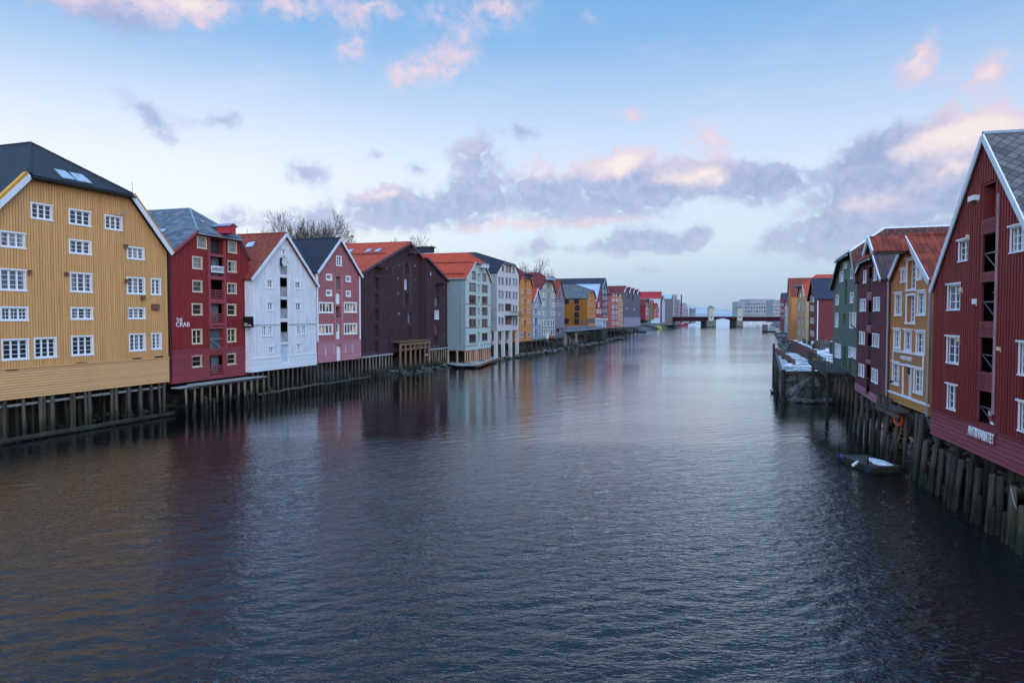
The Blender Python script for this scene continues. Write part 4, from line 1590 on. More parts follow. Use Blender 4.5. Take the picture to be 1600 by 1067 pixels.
# brown timber landing in front of it
u0, u1 = B.uv(612, 530)[0], B.uv(658, 530)[0]
z1 = B.uv(612, 533.5)[1]
tl = thing('timber_landing', B.world(u0, 0, 0), B.root.rotation_euler[2], 'weathered brown timber landing on posts in front of the maroon warehouse', 'landing')
Lw = u1 - u0
zl = z1 - zb
m = MB()
m.box(-.1, Lw + .1, -1.5, -0.05, zl - .18, zl)
m.build('deck', 'timber_brown', tl)
m = MB()
m.beam((-.1, -1.45, zl - .45), (Lw + .1, -1.45, zl - .45), .25, .3)
m.beam((-.1, -1.45, zl - 1.25), (Lw + .1, -1.45, zl - 1.25), .22, .2)
for i in range(8):
    x = Lw * i / 7
    m.beam((x, -1.45, zl - 1.2), (x + .35, -1.45, zl - .4), .14, .14)
m.build('braced_beam', 'timber_brown', tl)
for i in range(7):
    x = Lw * i / 6
    MB().tube((x + R.uniform(-.1, .1), -1.4, -zb - 0.8), (x, -1.4, zl - .3), .19, .16, 8).build('post', 'timber_brown', tl)
MB().box(Lw * .84, Lw * .98, -1.3, -1.2, zl - 2.6, zl - 2.3).build('crossbar', 'beam_pale', tl)

def snow_guard(B, a, c, which):
    (p, n), (q, _n) = B.on_roof(a[0], a[1], which), B.on_roof(c[0], c[1], which)
    p.x = q.x = (p.x + q.x) / 2
    p.z = q.z = (p.z + q.z) / 2
    m = MB().beam(p + n * .16, q + n * .16, .05, .14)
    L = (q - p).length
    for i in range(int(L / 1.2) + 1):
        v = p.lerp(q, i * 1.2 / L)
        m.beam(v, v + n * .2, .05, .05)
    m.build('snow_guard', 'roof_wine', B.root)


snow_guard(MAR, (548, 399), (603, 397.5), 'L')
# --- small maroon lean-to
B = LB('maroon_annex', 'narrow maroon annex with a single sloping roof beside the large maroon warehouse', (665.8, 545.5), -0.8, 0.32)
zb = B.uv(665.8, 545.5)[1]
B.shape(zb, (665.8, 405), (698.5, 440), apex=(667, 404), dep=16)
B.eL = (0.0, B.eL[1])
B.apex = (0.3, B.eL[1] + .02)
B.top = [B.eL, B.apex, B.eR]
B.window((671.5, 424, 675.3, 432), 1, 1, 'maroon_trim', 0.1, pane='doorblue')
for bx, bk in [((679.8, 444.5, 686, 459), 'doordark'), ((679.2, 463.5, 685.5, 478.5), 'glass_sky'), ((679, 506.5, 685, 521.5), 'rust'), ((679, 525.5, 684.5, 540), 'doordark')]:
    B.opening(bx, 0.35, bk)
B.window((679, 485, 685.3, 499), 2, 2, 'trim', 0.07, pane='skylight')
for bx in [(691, 448, 695, 452), (691, 464, 694, 472), (691, 482, 694, 489), (691, 504, 694, 512), (691, 522, 694.5, 536), (671, 525, 674.5, 538)]:
    B.window(bx, 2, 2, 'maroon_trim', 0.08, pane='doordark', hole=False)
B.walls('maroon', 0.21, 0.4)
B.skirt('maroon', 0.4, 0, 0.2, 0.08, 'maroon_trim')
B.roof('roof_wine', of=0.4, oe=0.25, barge='maroon_trim', bh=0.3)
B.hood((684, 441, 688, 443.5), 1.0, 'maroon', 'maroon_trim', False)
ANX = B

# --- teal house
B = LB('teal_house', 'pale teal warehouse with orange-red half-hipped roof and brown window frames', (727.5, 548), 2.6, 0.325)
zb = B.uv(727.5, 548)[1]
B.shape(zb, (727.6, 434.5), (766.8, 441), a=(741.7, 410.5), b=(756, 413), dep=22)
B.eL = (0.0, B.eL[1])
B.top = [B.eL, B.a, B.b, B.eR]
for bx, n in [((737.5, 424, 743, 436.5), 1), ((754, 427, 759, 439), 1)] + [((733, a, 743.5, c), 3) for a, c in ((442, 455), (461, 475), (479.5, 493), (498, 511.5), (522, 535.5))] + \
        [((753, a, 761.5, c), 3) for a, c in ((445, 457), (463, 475), (480, 492.5), (498, 510.5), (520, 532))]:
    B.window(bx, n, 1, 'brownframe', 0.10, pane='glass_sky' if bx[1] < 450 else 'glass')
for a, c in ((428, 441), (445, 457.5), (463, 475), (481, 493), (500, 514), (519, 535)):
    B.opening((746.6, a, 750, c), 0.5, 'doorolive')
B.walls('teal', None, side='teal_shaded')
for y in (475, 512.5, 541):
    z2 = B.uv(728, y)[1] - zb
    MB().box(0, B.uv(746, y)[0], -.06, 0, z2 - .05, z2 + .05).build('string_course', 'timber_brown', B.root)
    MB().box(B.uv(751, y)[0], B.eR[0], -.06, 0, z2 - .05, z2 + .05).build('string_course', 'timber_brown', B.root)
B.roof('roof_red', of=0.3, oe=0.3, barge='teal', bh=0.25)
B.hood((748.5, 413, 754, 419), 1.3, 'doorblue', 'lead', False)
B.pipe(724.0, 437, 546, 'concrete_dark', 0.07) if False else None
m = MB().tube((-.12, .8, .3), (-.12, .8, B.eL[1] - .2), .07, .07, 8)
m.build('drainpipe', 'zinc', B.root)
m = MB().tube((-.38, .0, B.eL[1] - .12), (-.38, 12, B.eL[1] - .12), .09, .09, 8)
m.build('gutter', 'zinc', B.root)
TEAL = B
snow_guard(TEAL, (678, 411.5), (738, 411.5), 'L')
snow_guard(TEAL, (690, 429), (727, 429), 'L')
# its landing stage on the water
qa, qb, qc = on_z(747, 571, 0.5), on_z(785, 557.5, 0.5), on_z(699, 563, 0.5)
dq = qb - qa
st = thing('landing_stage', (qa.x, qa.y, 0), 0, 'grey plank landing stage with rusty red edge below the teal house', 'landing stage')
nn = Vector((-dq.y, dq.x, 0)).normalized()
m = MB()
W_ = 3.6
P4 = [Vector((0, 0, .5)), dq + Vector((0, 0, .5)), dq + nn * W_ + Vector((0, 0, .5)), nn * W_ + Vector((0, 0, .5))]
for p in P4:
    p.z = .5
m.slab(P4, .12)
qd = (qc - qa)
qd.z = 0
P5 = [Vector((0, 0, .5)), nn * W_ + Vector((0, 0, .5)), qd + nn * 3.2 + Vector((0, 0, .5)), qd + Vector((0, 0, .5))]
m.build('deck', 'plank', st)
m = MB()
m.slab([p + Vector((0, 0, -.02)) for p in P5], .1, Vector((0, 0, 1)))
m.build('ramp', 'plank', st)
m = MB()
off = -nn * .06
m.beam(off + Vector((0, 0, .42)), dq + off + Vector((0, 0, .42 - dq.z)), .14, .34)
m.beam(off + Vector((0, 0, .42)), off + nn * W_ * .0 + qd * .9 + Vector((0, 0, .42)), .14, .3)
m.build('fender_edge', 'rust', st)
for i in range(9):
    p = dq * (i / 8) + nn * .3
    MB().tube((p.x, p.y, -1), (p.x, p.y, .4), .15, .15, 7).build('post', 'pile_dark', st)

# --- concrete-white house with slate roof
B = LB('white_rendered_house', 'tall off-white rendered warehouse with dark slate roof and an open colonnade at the water', (776.5, 518), 3.0, 0.33)
zb = B.uv(776.5, 517.5)[1]
B.shape(zb, (776.5, 426), (810.5, 428.5), a=(785, 411.5), b=(804, 414.5), dep=34)
B.eL = (0.0, B.eL[1])
B.top = [B.eL, B.a, B.b, B.eR]
for bx in [(784.3, 414.7, 787, 424), (790.3, 414.5, 793.6, 425.5), (795.2, 415, 798, 426), (801.2, 417.5, 803.5, 427)]:
    B.window(bx, 1, 1, 'brownframe', 0.1, pane='glass_sky')
for y in (432.5, 453.5, 474, 495):
    for i, (x0, x1) in enumerate(((778.5, 782), (783.5, 786.8), (790, 793.4), (795, 798.2), (801, 804), (805.4, 808))):
        k = i * .55
        if y >= 474 and x0 in (790, 795):
            continue
        B.window((x0, y + k, x1, y + 12 + k * .8), 1, 1, 'concrete_dark', 0.1, pane='glass_sky')
for y in (474.5, 495.5):
    B.window((789.3, y, 798.6, y + 11.5), 3, 1, 'brownframe', 0.1)
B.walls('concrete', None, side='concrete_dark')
B.roof('roof_felt', of=0.15, oe=0.2, setb=7)
# balcony
u0, u1, v0, v1 = B.rect((788.5, 487, 808, 493))
bl = MB().box(u0, u1, -1.2, -.01, v0 - .15, v0).build('balcony', 'doordark', B.root)
m = MB()
for i in range(15):
    x = u0 + (u1 - u0) * i / 14
    m.box(x - .02, x + .02, -1.18, -1.14, v0, v1)
m.beam((u0, -1.16, v1), (u1, -1.16, v1), .05, .05)
m.build('railing', 'rail', bl)
us = [B.uv(x, 530)[0] for x in (777, 788.2, 799.5, 809.7)]
for i, u in enumerate(us):
    MB().box(u - .32, u + .32, -0.02, .6, -zb - .5, -.01).build('pillar', 'concrete', B.root)
for i in range(3):
    a, c = us[i] + .34, us[i + 1] - .34
    zz = B.uv(790, 538)[1] - zb
    MB().box(a, c, 1.3, 1.5, zz, -.02).build('arcade_wall', 'concrete', B.root)
    MB().box(a - .2, c + .2, 3.0, 3.2, -zb - .5, zz - .05).build('back_wall', 'doordark', B.root)
    MB().box(a + (c - a) * .1, a + (c - a) * .55, 1.22, 1.29, zz + .9, -.4).build('shutter', 'brownframe', B.root)
    m = MB()
    m.beam((a, .3, zz - 1), (c, .3, zz - 1), .05, .05)
    m.beam((a, .3, zz - 1.6), (c, .3, zz - 1.6), .05, .05)
    m.build('railing', 'rail', B.root)
CONC = B
# raised flat part of its roof
m = MB().box(-.8, .8, 13.5, 33, B.apex[1] - .2, B.apex[1] + .75).box(-1.0, 1.0, 13.2, 33.2, B.apex[1] + .76, B.apex[1] + .95)
m.build('roof_lantern', 'roof_navy', B.root)

# --- helper for the smaller, more distant fronts


def far_house(name, label, piv, off, eL, eR, wall, roof, apex=None, a=None, b=None, dep=20, tan=None, wins=(), bays=(), frame='trim', pane='glass_sky', side=None,
              barge=None, base_beam=True, group='old warehouses on the left bank', bay='interior', setb=None, bank='L', line=None):
    if bank == 'L':
        B = LB(name, label, piv, off, tan, group)
    else:
        B = RB(name, label, piv, line[0], line[1], group)
    zb = B.uv(*piv)[1]
    B.shape(zb, eL, eR, apex=apex, a=a, b=b, dep=dep)
    for bx in bays:
        B.opening(bx, 0.4, bay)
    B.walls(wall, None, side=side)
    for bx in wins:
        B.window(bx, 0, 1, frame, 0.12, pane=pane, hole=False)
    B.roof(roof, of=0.3, oe=0.25, barge=barge, bh=0.3, setb=setb)
    return B


def wgrid(xs, ys, w, h, sl=0.0):
    x0 = xs[0]
    return [(x, y + (x - x0) * sl, x + w, y + h + (x - x0) * sl) for y in ys for x in xs]


ORN = far_house('orange_warehouse', 'narrow orange warehouse with red roof standing right of the off-white rendered house', (810.8, 534.5), 2.4, (811, 442), (831, 446.5), 'orange', 'roof_wine',
                a=(815.8, 432), b=(828.3, 435), dep=22,
                wins=[(815, 452, 817.6, 459), (824.5, 452.5, 827, 459.5)] + [(815.2, y, 817.4, y + 7.5) for y in (467, 482, 498.5)] + [(824.6, y, 826.8, y + 7.5) for y in (467.5, 482, 498)] +
                [(812.5, 519.5, 818, 527.5), (823.5, 519, 828, 526.5)],
                bays=[(820, 438, 822.4, 448), (819.6, 453, 822.2, 463), (819.6, 468, 822, 479), (819.4, 484, 822, 495), (818.9, 501, 822, 512.5), (818.6, 518, 821.6, 531)], frame='concrete', barge='orange')
ORN.hood((820, 428.5, 825, 432.5), 1.2, 'roof_navy', 'lead', False)
GBL = far_house('grey_blue_house', 'small grey-blue gabled house with steep red roof beside the narrow orange warehouse', (832.3, 530.5), 1.6, (832.5, 471), (845, 474), 'greyblue', 'roof_red',
                apex=(839, 451), dep=18, wins=[(837, 458, 839, 463), (836, 476, 838.5, 482), (833, 486, 835.5, 491), (840.5, 487, 843, 492), (833, 498, 835, 505), (841, 500, 843, 506), (833, 514, 835, 524)],
                bays=[(836, 482, 838.5, 492), (836, 497, 840, 509), (836, 514, 839, 527)], bay='fenderblue', barge='bargeboard')
GGR = far_house('grey_green_house', 'tall grey-green warehouse with wine-red half-hipped roof and pairs of white windows', (844.8, 530), 1.6, (845, 451), (867.5, 459), 'greygreen', 'roof_wine',
                a=(851.7, 438.5), b=(862, 440.8), dep=24,
                wins=[(849.5, 445.5, 851.5, 451), (863, 447.5, 865, 453)] + wgrid((846.2, 849.3), (458, 472, 486.5), 2.2, 6.5) + wgrid((862, 865), (459.5, 473, 486.5), 2.2, 6.5) +
                wgrid((846, 849.5, 855, 860, 863.5), (500, 514), 2.8, 9.5),
                bays=[(856, 444, 858, 452), (855.8, 458, 857.8, 469.5), (855.6, 471, 857.4, 483), (855.5, 486.5, 857.2, 497)])
GGR.hood((852.5, 433.5, 861, 438), 1.2, 'roof_bluemetal', 'lead', False)
PGR = far_house('purple_grey_gabled_house', 'purple-grey gabled house with steep rust-red roof left of the ochre warehouse', (868, 530), 0.4, (868.3, 466), (882, 468), 'purplegrey', 'roof_brick',
                apex=(875, 438.5), dep=22, wins=wgrid((870, 873.5, 878), (473, 487, 498), 2.2, 7) , frame='greyblue',
                bays=[(873.4, 456, 875.4, 468), (869.5, 513, 875, 519), (876, 512, 880.8, 518)])

# --- ochre warehouse with its broad side to the camera
B = LB('ochre_warehouse', 'broad ochre warehouse with grey half-hipped roof behind a sloping gangway', (917.7, 512), 4.0, 0.33)
zb = B.uv(917.7, 511.8)[1]
B.shape(zb, (917.7, 466), (930.5, 467), a=(921.4, 454.5), b=(927.2, 455.3), dep=30)
B.eL = (0.0, B.eL[1])
B.top = [B.eL, B.a, B.b, B.eR]
for y0, y1 in ((457, 465), (468, 475), (482, 488), (489, 494.5)):
    B.opening((923.6, y0, 925, y1), 0.4, 'brownframe')
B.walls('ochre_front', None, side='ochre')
B.window((918.2, 497, 929.5, 505), 6, 1, 'brownframe', .1, hole=False)
for x in (920.8, 926.8):
    for y in (469, 480, 489):
        B.window((x, y, x + 1.2, y + 2.6), 0, 1, 'brownframe', .05, hole=False)
# windows on the side wall, u0 plane
def side_win(B, y0, z0, w, h, frame, pane):
    m = MB().box(-.07, -.004, y0 - w / 2 - .12, y0 + w / 2 + .12, z0 - .12, z0 + h + .12)
    o = m.build('window', frame, B.root)
    MB().box(-.085, -.072, y0 - w / 2, y0 + w / 2, z0, z0 + h).build('pane', pane, o)


def side_at(B, px, py):
    """pixel to (y,z) on the near side wall"""
    d = ray(px, py)
    C = Vector((0, 0, HCAM))
    k = (B.p0 - C).dot(B.u) / d.dot(B.u)
    h = C + d * k
    return -(h - B.p0).dot(B.n), h.z - B.zb


for px, py in [(885.5, 471), (901, 471), (902, 481.5), (901, 492.5), (901, 502.5), (885, 502)]:
    yy, zz = side_at(B, px, py)
    side_win(B, yy, zz - .7, 1.3, 1.5, 'doordark', 'interior')
yy, zz = side_at(B, 913, 505)
side_win(B, yy, zz - .9, 2.2, 1.9, 'brownframe', 'brownframe')
B.roof('roof_grey', of=0.3, oe=0.3, barge='ochre', bh=.25, setb=5)
OCH = B

g2 = 'houses further down the left bank'
far_house('red_gabled_house', 'crimson gabled house with light blue metal roof next to the ochre warehouse', (931, 508.5), 4.2, (931, 471), (942.3, 473), 'farred', 'roof_bluemetal', apex=(936.6, 445), dep=30,
          wins=[(934.5, 472, 936.3, 480)] + wgrid((932, 934.6, 937.8), (483, 497), 1.6, 7) , group=g2)
far_house('blue_grey_tower_house', 'tall blue-grey gabled block with long navy roof ridge above the ochre roof', (940, 506), 4.0, (940, 450), (949.3, 457), 'farblue', 'roof_navy', apex=(945.3, 435.5), dep=75,
          wins=wgrid((942.2, 946.2), (453, 463, 472.5, 482.5), 1.6, 5) + [(941.5, 494, 948.5, 501)], bays=[(944, 452, 945.4, 457), (944, 461, 945.4, 466), (944, 470, 945.4, 476), (944, 481, 945.4, 487)], barge='paleblue', group=g2)
far_house('pale_green_house', 'thin pale green house squeezed between the blue-grey tower and the salmon house', (949.3, 505), 3.0, (949.3, 456), (954.5, 458), 'fargreen', 'roof_navy', apex=(952, 453.5), dep=20,
          wins=[(949.8, 487, 951.2, 492), (953, 488, 954, 493)], bays=[(951, 462, 952, 470), (951, 478, 952, 488)], group=g2)
far_house('salmon_house', 'salmon red house with rounded gable and white window pairs', (955.4, 512), 5.5, (955.4, 461), (966.8, 464), 'salmon', 'roof_wine', a=(957.6, 456.3), b=(963.5, 457.3), dep=12,
          wins=wgrid((956.2, 958.2, 962, 964.2), (467, 477, 486, 494, 503), 1.5, 4.5) + [(957.8, 458, 959.6, 463), (962, 458.5, 963.8, 463.5)],
          bays=[(960, 458, 961.4, 464), (960, 468, 961.4, 474), (960, 477.5, 961.4, 483), (960, 486, 961.2, 491), (959.8, 494.5, 961.2, 499.5), (959.6, 503.5, 961, 510)], group=g2)
far_house('amber_house', 'narrow amber house with white windows between the salmon house and the slate block', (966.8, 511.5), 5.5, (966.8, 467), (973, 468), 'faryellow', 'orange', apex=(970, 462), dep=12,
          wins=wgrid((967.4, 971), (466, 474, 482, 490, 496, 504), 1.3, 4.5), bays=[(969.3, 470, 970.1, 484), (969.2, 493, 970.1, 509)], group=g2)
# slate block with four gables
B = LB('slate_block', 'big slate-purple block with four small gables and a lilac lower band', (974, 511), 5.0, 0.32, g2)
zb = B.uv(974, 511)[1]
B.place(zb)
q = lambda x, y: (lambda r: (r[0], r[1] - zb))(B.uv(x, y))
saw = [(974, 457), (978.4, 447), (981.6, 458), (985.5, 449), (988, 460), (991.2, 450.5), (994, 461), (997.5, 452), (1000, 459)]
pts = [q(*p) for p in saw]
for i in range(0, 9, 2):
    pts[i] = (pts[i][0], pts[2][1])
for i in range(1, 9, 2):
    pts[i] = (pts[i][0], pts[1][1])
B.eL, B.eR, B.top, B.apex, B.a, B.b, B.dep = pts[0], pts[-1], pts, pts[3], None, None, 30
B.walls('slatewall', None)
for bx in [(981, 458, 982.6, 466), (987.5, 461, 989.3, 469)]:
    B.window(bx, 0, 1, 'doordark', .1, pane='interior', hole=False)
for bx in [(978, 481, 980, 483.5), (990, 482, 992, 484.5)]:
    B.window(bx, 0, 1, 'paleblue', .1, pane='skylight', hole=False)
B.skirt('lilac', B.uv(974, 496)[1] - zb, 0, .5, .25, 'lilac')
for i in range(0, 8, 2):
    l, p, r_ = pts[i], pts[i + 1], pts[i + 2]
    m = MB()
    m.slab([(l[0], 30, l[1] + .1), (l[0], -.3, l[1] + .1), (p[0], -.3, p[1] + .15), (p[0], 30, p[1] + .15)], .12)
    m.slab([(p[0], 30, p[1] + .15), (p[0], -.3, p[1] + .15), (r_[0], -.3, r_[1] + .1), (r_[0], 30, r_[1] + .1)], .12)
    m.build('roof', 'roof_wine', B.root)
    d = MB().beam((l[0] + .1, -.36, l[1]), (p[0], -.36, p[1]), .1, .35)
    d.build('bargeboard', 'trim', B.root)

far_house('dark_red_low_house', 'low crimson house with dull red roof just beyond the slate block', (1008.5, 500), 7.0, (1008.5, 478), (1013.6, 480), 'salmon', 'roof_wine', apex=(1010.3, 468.5), dep=26, side='farred',
          wins=wgrid((1009, 1011.4), (473, 481, 488), .9, 3.4), group=g2)
far_house('small_green_house', 'slim green gabled house with white edges far down the left bank', (1012.6, 505), 6.9, (1012.6, 478), (1017.6, 480), 'smallgreen', 'roof_navy', apex=(1015, 468), dep=15,
          bays=[(1014.4, 474, 1015.4, 485), (1014.4, 488, 1015.4, 502)], barge='paleblue', group=g2)
far_house('rust_orange_house', 'rust-orange house with bright roof behind the slim green house', (1017.7, 500), 6.8, (1017.7, 478), (1022, 479), 'smallorange', 'roof_red', apex=(1020, 469.5), dep=18, group=g2)
far_house('small_rose_house', 'small rose-red gabled house with white windows beside the white block', (1022.3, 497), 7.2, (1022.3, 484), (1029.5, 486), 'salmon', 'roof_brick', apex=(1026, 474), dep=18,
          wins=wgrid((1023, 1027), (482, 489), 1, 4), bays=[(1024.8, 484, 1026.2, 494)], group=g2)
B = LB('white_block_with_red_attic', 'long white block with bright red attic storey far down the left bank', (1031, 506), 2, 0.32, g2)
zb = B.uv(1031, 505)[1]
B.place(zb)
z1, z2 = B.uv(1031, 466)[1] - zb, B.uv(1031, 457)[1] - zb
B.eL, B.eR, B.top, B.apex, B.a, B.b, B.dep = (0, z1), (7, z1), [(0, z1), (7, z1)], (3.5, z1), None, None, 60
B.walls('paleblue', None)
MB().box(-.4, 7.4, -.3, 60, z1 + .01, z2).build('attic', 'brightred', B.root)
MB().box(-.7, 7.7, -.6, 60.3, z2 + .01, z2 + .6).build('flat_roof', 'farred', B.root)
for y in (20, 36):
    m = MB().box(-.5, -.41, y, y + 8, (z1 + z2) / 2 - .8, (z1 + z2) / 2 + .8)
    m.build('window', 'glass_sky', B.root)
far_house('pale_blue_house', 'pale blue gable front with red side wall near the bridge', (1034.4, 504), 3, (1034.4, 473), (1039, 474), 'paleblue', 'roof_brick', apex=(1036.6, 463), dep=24, side='farred', group=g2, barge='trim')
far_house('brown_office_block', 'brown-grey office block with a blue panel beside the bridge end', (1048.5, 508), 1, (1048.5, 467), (1051, 468), 'brownwall', 'roof_bluemetal', apex=(1049.7, 461), dep=70, group=g2,
          wins=[], )
B = LB('glass_apartment_block', 'grey glass apartment block with stepped roof behind the bridge end', (1051.2, 508), 0, 0.32, g2)
zb = B.uv(1051.2, 508)[1]
B.place(zb)
us_ = [B.uv(x, 480)[0] for x in (1051.2, 1055, 1059, 1063)]
zs_ = [B.uv(x, y)[1] - zb for x, y in ((1053, 461.5), (1057, 462.5), (1061, 470))]
m = MB()
for i in range(3):
    m.box(us_[i], us_[i + 1] - .5, (i % 2) * .8, 24, 0, zs_[i])
m.build('wall', 'glasswall', B.root)
for i in range(3):
    nfl = int(zs_[i] / 3.2)
    for k in range(1, nfl + 1):
        MB().box(us_[i] + .5, us_[i + 1] - 1, -1.3 + (i % 2) * .8, -.02 + (i % 2) * .8, k * 3.2 - .25, k * 3.2).build('balcony', 'concrete', B.root)
    MB().box(us_[i] - .2, us_[i] + .8, -1.5, 0 - .01, 0, zs_[i] + 1).build('pier', 'zinc', B.root)

# ------------------------------------------------------------------ RIGHT BANK
# --- red warehouse at the right edge
B = RB('crimson_warehouse', 'crimson board-clad gabled warehouse with diamond slate roof filling the right edge', (1456.5, 677.5), 12.73, 0.239)
zb = B.uv(1456.5, 677.5)[1]
B.place(zb)
eL = B.uv(1459, 450)
B.eL = (0.0, eL[1] - zb)
ap = B.uv(1543, 214)
B.apex = (ap[0], ap[1] - zb)
B.eR = (2 * ap[0], B.eL[1])
B.a = B.b = None
B.top = [B.eL, B.apex, B.eR]
B.dep = 18
for bx in [(1499, 375, 1515, 409), (1481.6, 444.6, 1502, 485.5), (1480.3, 526, 1500.3, 569), (1481, 601, 1496.2, 641)]:
    B.window(bx, 2, 3, cw=0.055, sash=0.045, head=True)
B.window((1580, 353, 1603, 395), 3, 3, cw=0.055, sash=0.045, head=True)
B.window((1593, 535, 1612, 588), 2, 3, cw=0.055, sash=0.045, head=True)
B.window((1592.6, 628, 1610, 676), 2, 3, cw=0.055, sash=0.045, head=True)
B.opening((1537, 288, 1555.5, 341), 0.7, 'red_rtrim', half='doorgrey')
B.opening((1536, 366, 1557, 424), 1.1, rail='cross', railmat='steel')
B.opening((1534.5, 441, 1557, 502), 1.1, rail='cross', railmat='steel')
B.opening((1532, 528, 1554, 582), 1.1, rail='cross', railmat='steel')
B.opening((1527.5, 612, 1555, 663), 1.2, rail='cross', railmat='steel')
vs = B.uv(1457, 640)[1] - zb
B.walls('red_r', 0.23, vs + .12, 0.12, 0.07)
B.skirt('red_rh', vs, 0, 0.2, 0.06, 'red_rtrim')
B.roof('roof_diamond', of=0.16, oe=0.3, barge='bargeboard', bh=0.24, t=0.12, ridge='lead')
# dark metal verge above the bargeboards
for bx in [(1535.5, 342, 1558, 364.5), (1534, 425.5, 1559, 440), (1531, 503.5, 1556, 527), (1528.5, 583, 1556, 611)]:
    B.board(bx, 'red_rh', 'bay_panel', -.07)
B.board((1531.2, 345, 1534.2, 655), 'red_rtrim', 'pilaster', -.045)
B.board((1558.3, 300, 1560.2, 660), 'red_rtrim', 'pilaster', -.045)
B.pipe(1564.5, 302, 650, 'pinkpipe', 0.065, -.09)
for bx in [(1524.5, 306, 1533.5, 314), (1524, 467, 1529, 475), (1514, 367, 1517.5, 372.5), (1502.8, 450, 1505.8, 455.5), (1562.5, 542, 1566, 547.5), (1500, 529, 1502, 534)]:
    u0, u1, v0, v1 = B.rect(bx)
    big = bx[0] == 1524.5
    MB().box(u0, u1, -.3 if big else -.14, -.03, v0, v1).beam(((u0 + u1) / 2, 0, v0), ((u0 + u1) / 2 + .2, -.1, v0 - .05), .04, .04).build('wall_lamp', 'trim' if bx[2] - bx[0] > 4 else 'creamframe', B.root)
u, v = B.uv(1540.5, 652)
# sign
u0, v0 = B.uv(1517, 683)
u1 = B.uv(1560, 680)[0]
vm = B.uv(1538.5, 679)[1]
hh = 0.5
sg = thing('name_board', B.world(u0, -.12, vm - zb - hh / 2), B.root.rotation_euler[2], 'name board with white capital letters on the crimson warehouse skirting', 'sign')
MB().box(0, u1 - u0, -.015, .03, 0, hh).build('board', 'red_rtrim', sg)
me = text_mesh('ANTIKVARIATET', (u1 - u0) * .96, hh * .82, bold=0.018)
me.materials.append(MATS['letter'])
for q_ in me.vertices:
    q_.co += Vector(((u1 - u0) * .03, -.03, hh * .09))
link_mesh('lettering', me, sg)
# lifebuoy in the lowest bay
u, v = B.uv(1543, 652)
lb = thing('lifebuoy', B.world(u, 0.25, v - zb), B.root.rotation_euler[2], 'red and white lifebuoy leaning in the lowest bay of the crimson warehouse', 'lifebuoy')
for i in range(8):
    a0 = 2 * pi * i / 8 + .1
    MB().torus((0, 0, 0), (0, 1, .12), .36, .085, 5, 8, a0, a0 + 2 * pi / 8).build('ring_section', 'buoywhite' if i % 2 else 'buoyred', lb, True)
# small lamp that is lit inside that bay
u, v = B.uv(1545, 621)
lm, lt_, lb_ = new_mat('lampglow')
lb_.inputs['Emission Color'].default_value = rgb(1, .28, .12)
lb_.inputs['Emission Strength'].default_value = 3.0
ml = thing('bay_lamp', B.world(u, 0.8, v - zb), 0, 'tiny glowing red lamp inside the lowest bay of the crimson warehouse', 'lamp')
MB().ball((0, 0, 0), .05).build('bulb', 'lampglow', ml, True)
MB().tube((0, 0, .05), (0, 0, .35), .012).build('cord', 'rail', ml)
CRIM = B

# --- orange house
B = RB('orange_gabled_house', 'orange gabled house with white window trim and a lettered panel', (1452, 648.7), 12.55, 0.252)
zb = B.uv(1452, 648.7)[1]
B.shape(zb, (1389.5, 447), (1457, 436), apex=(1425.5, 371), dep=16)
B.eR = (0.0, (B.eL[1] + B.eR[1]) / 2)
B.eL = (B.uv(1388.5, 540)[0], B.eR[1])
B.apex = ((B.eL[0]) / 2, B.apex[1])
B.top = [B.eL, B.apex, B.eR]
for bx, n, rw in [((1408.6, 420, 1415.6, 442), 2, 2), ((1399, 458, 1410, 494), 2, 3), ((1434, 455, 1447, 494), 2, 3), ((1397.4, 514, 1408, 546), 2, 3), ((1414, 515.5, 1425.5, 550), 2, 3),
                  ((1432, 517.5, 1445.7, 555), 2, 3), ((1394.7, 565.5, 1406, 602), 2, 3), ((1428.5, 575, 1442.7, 616), 2, 3)]:
    B.window(bx, n, rw, cw=0.11, sash=0.05, head=True)
B.window((1433, 415.5, 1441, 438.5), 1, 1, cw=0.11, pane='trim', head=True)
B.window((1417, 403.5, 1432.5, 455), 2, 5, cw=0.13, sash=0.07, head=True, name='balcony_door', deep=.25)
B.window((1416, 458.5, 1431, 507), 2, 5, cw=0.13, sash=0.07, name='balcony_door', deep=.25, pane='glass_sky')
B.window((1411, 568.5, 1424.7, 622), 2, 4, cw=0.12, sash=0.08, name='entrance_door', deep=.3, pane='glass_sky')
vs = B.uv(1452, 634.5)[1] - zb
B.walls('orange_r', 0.17, vs + .12, 0.13, 0.03)
B.skirt('orange_rh', vs, 0, 0.17, 0.06, 'trim')
B.roof('roof_pantile', of=0.22, oe=0.3, barge='bargeboard', bh=0.30, t=0.15)
u0, v0 = B.uv(1397.7, 549)
u1, v1 = B.uv(1443.5, 575)
vt, vb = B.uv(1397.7, 549)[1] - zb, B.uv(1397.7, 565.2)[1] - zb
MB().box(u0, u1, -.06, -.036, vb, vt).build('sign_panel', 'signboard', B.root)
m = MB()
m.box(u0 - .08, u1 + .08, -.09, -.03, vt, vt + .1).box(u0 - .08, u1 + .08, -.09, -.03, vb - .1, vb).box(u0 - .08, u0, -.085, -.03, vb, vt).box(u1, u1 + .08, -.085, -.03, vb, vt)
m.build('sign_frame', 'trim', B.root)
w_ = u1 - u0
lettering('INBOFJAS', B, u0 + w_ * .28, vb + (vt - vb) * .27 + zb, w_ * .38, (vt - vb) * .48, 'letter', -.075, bold=.012)
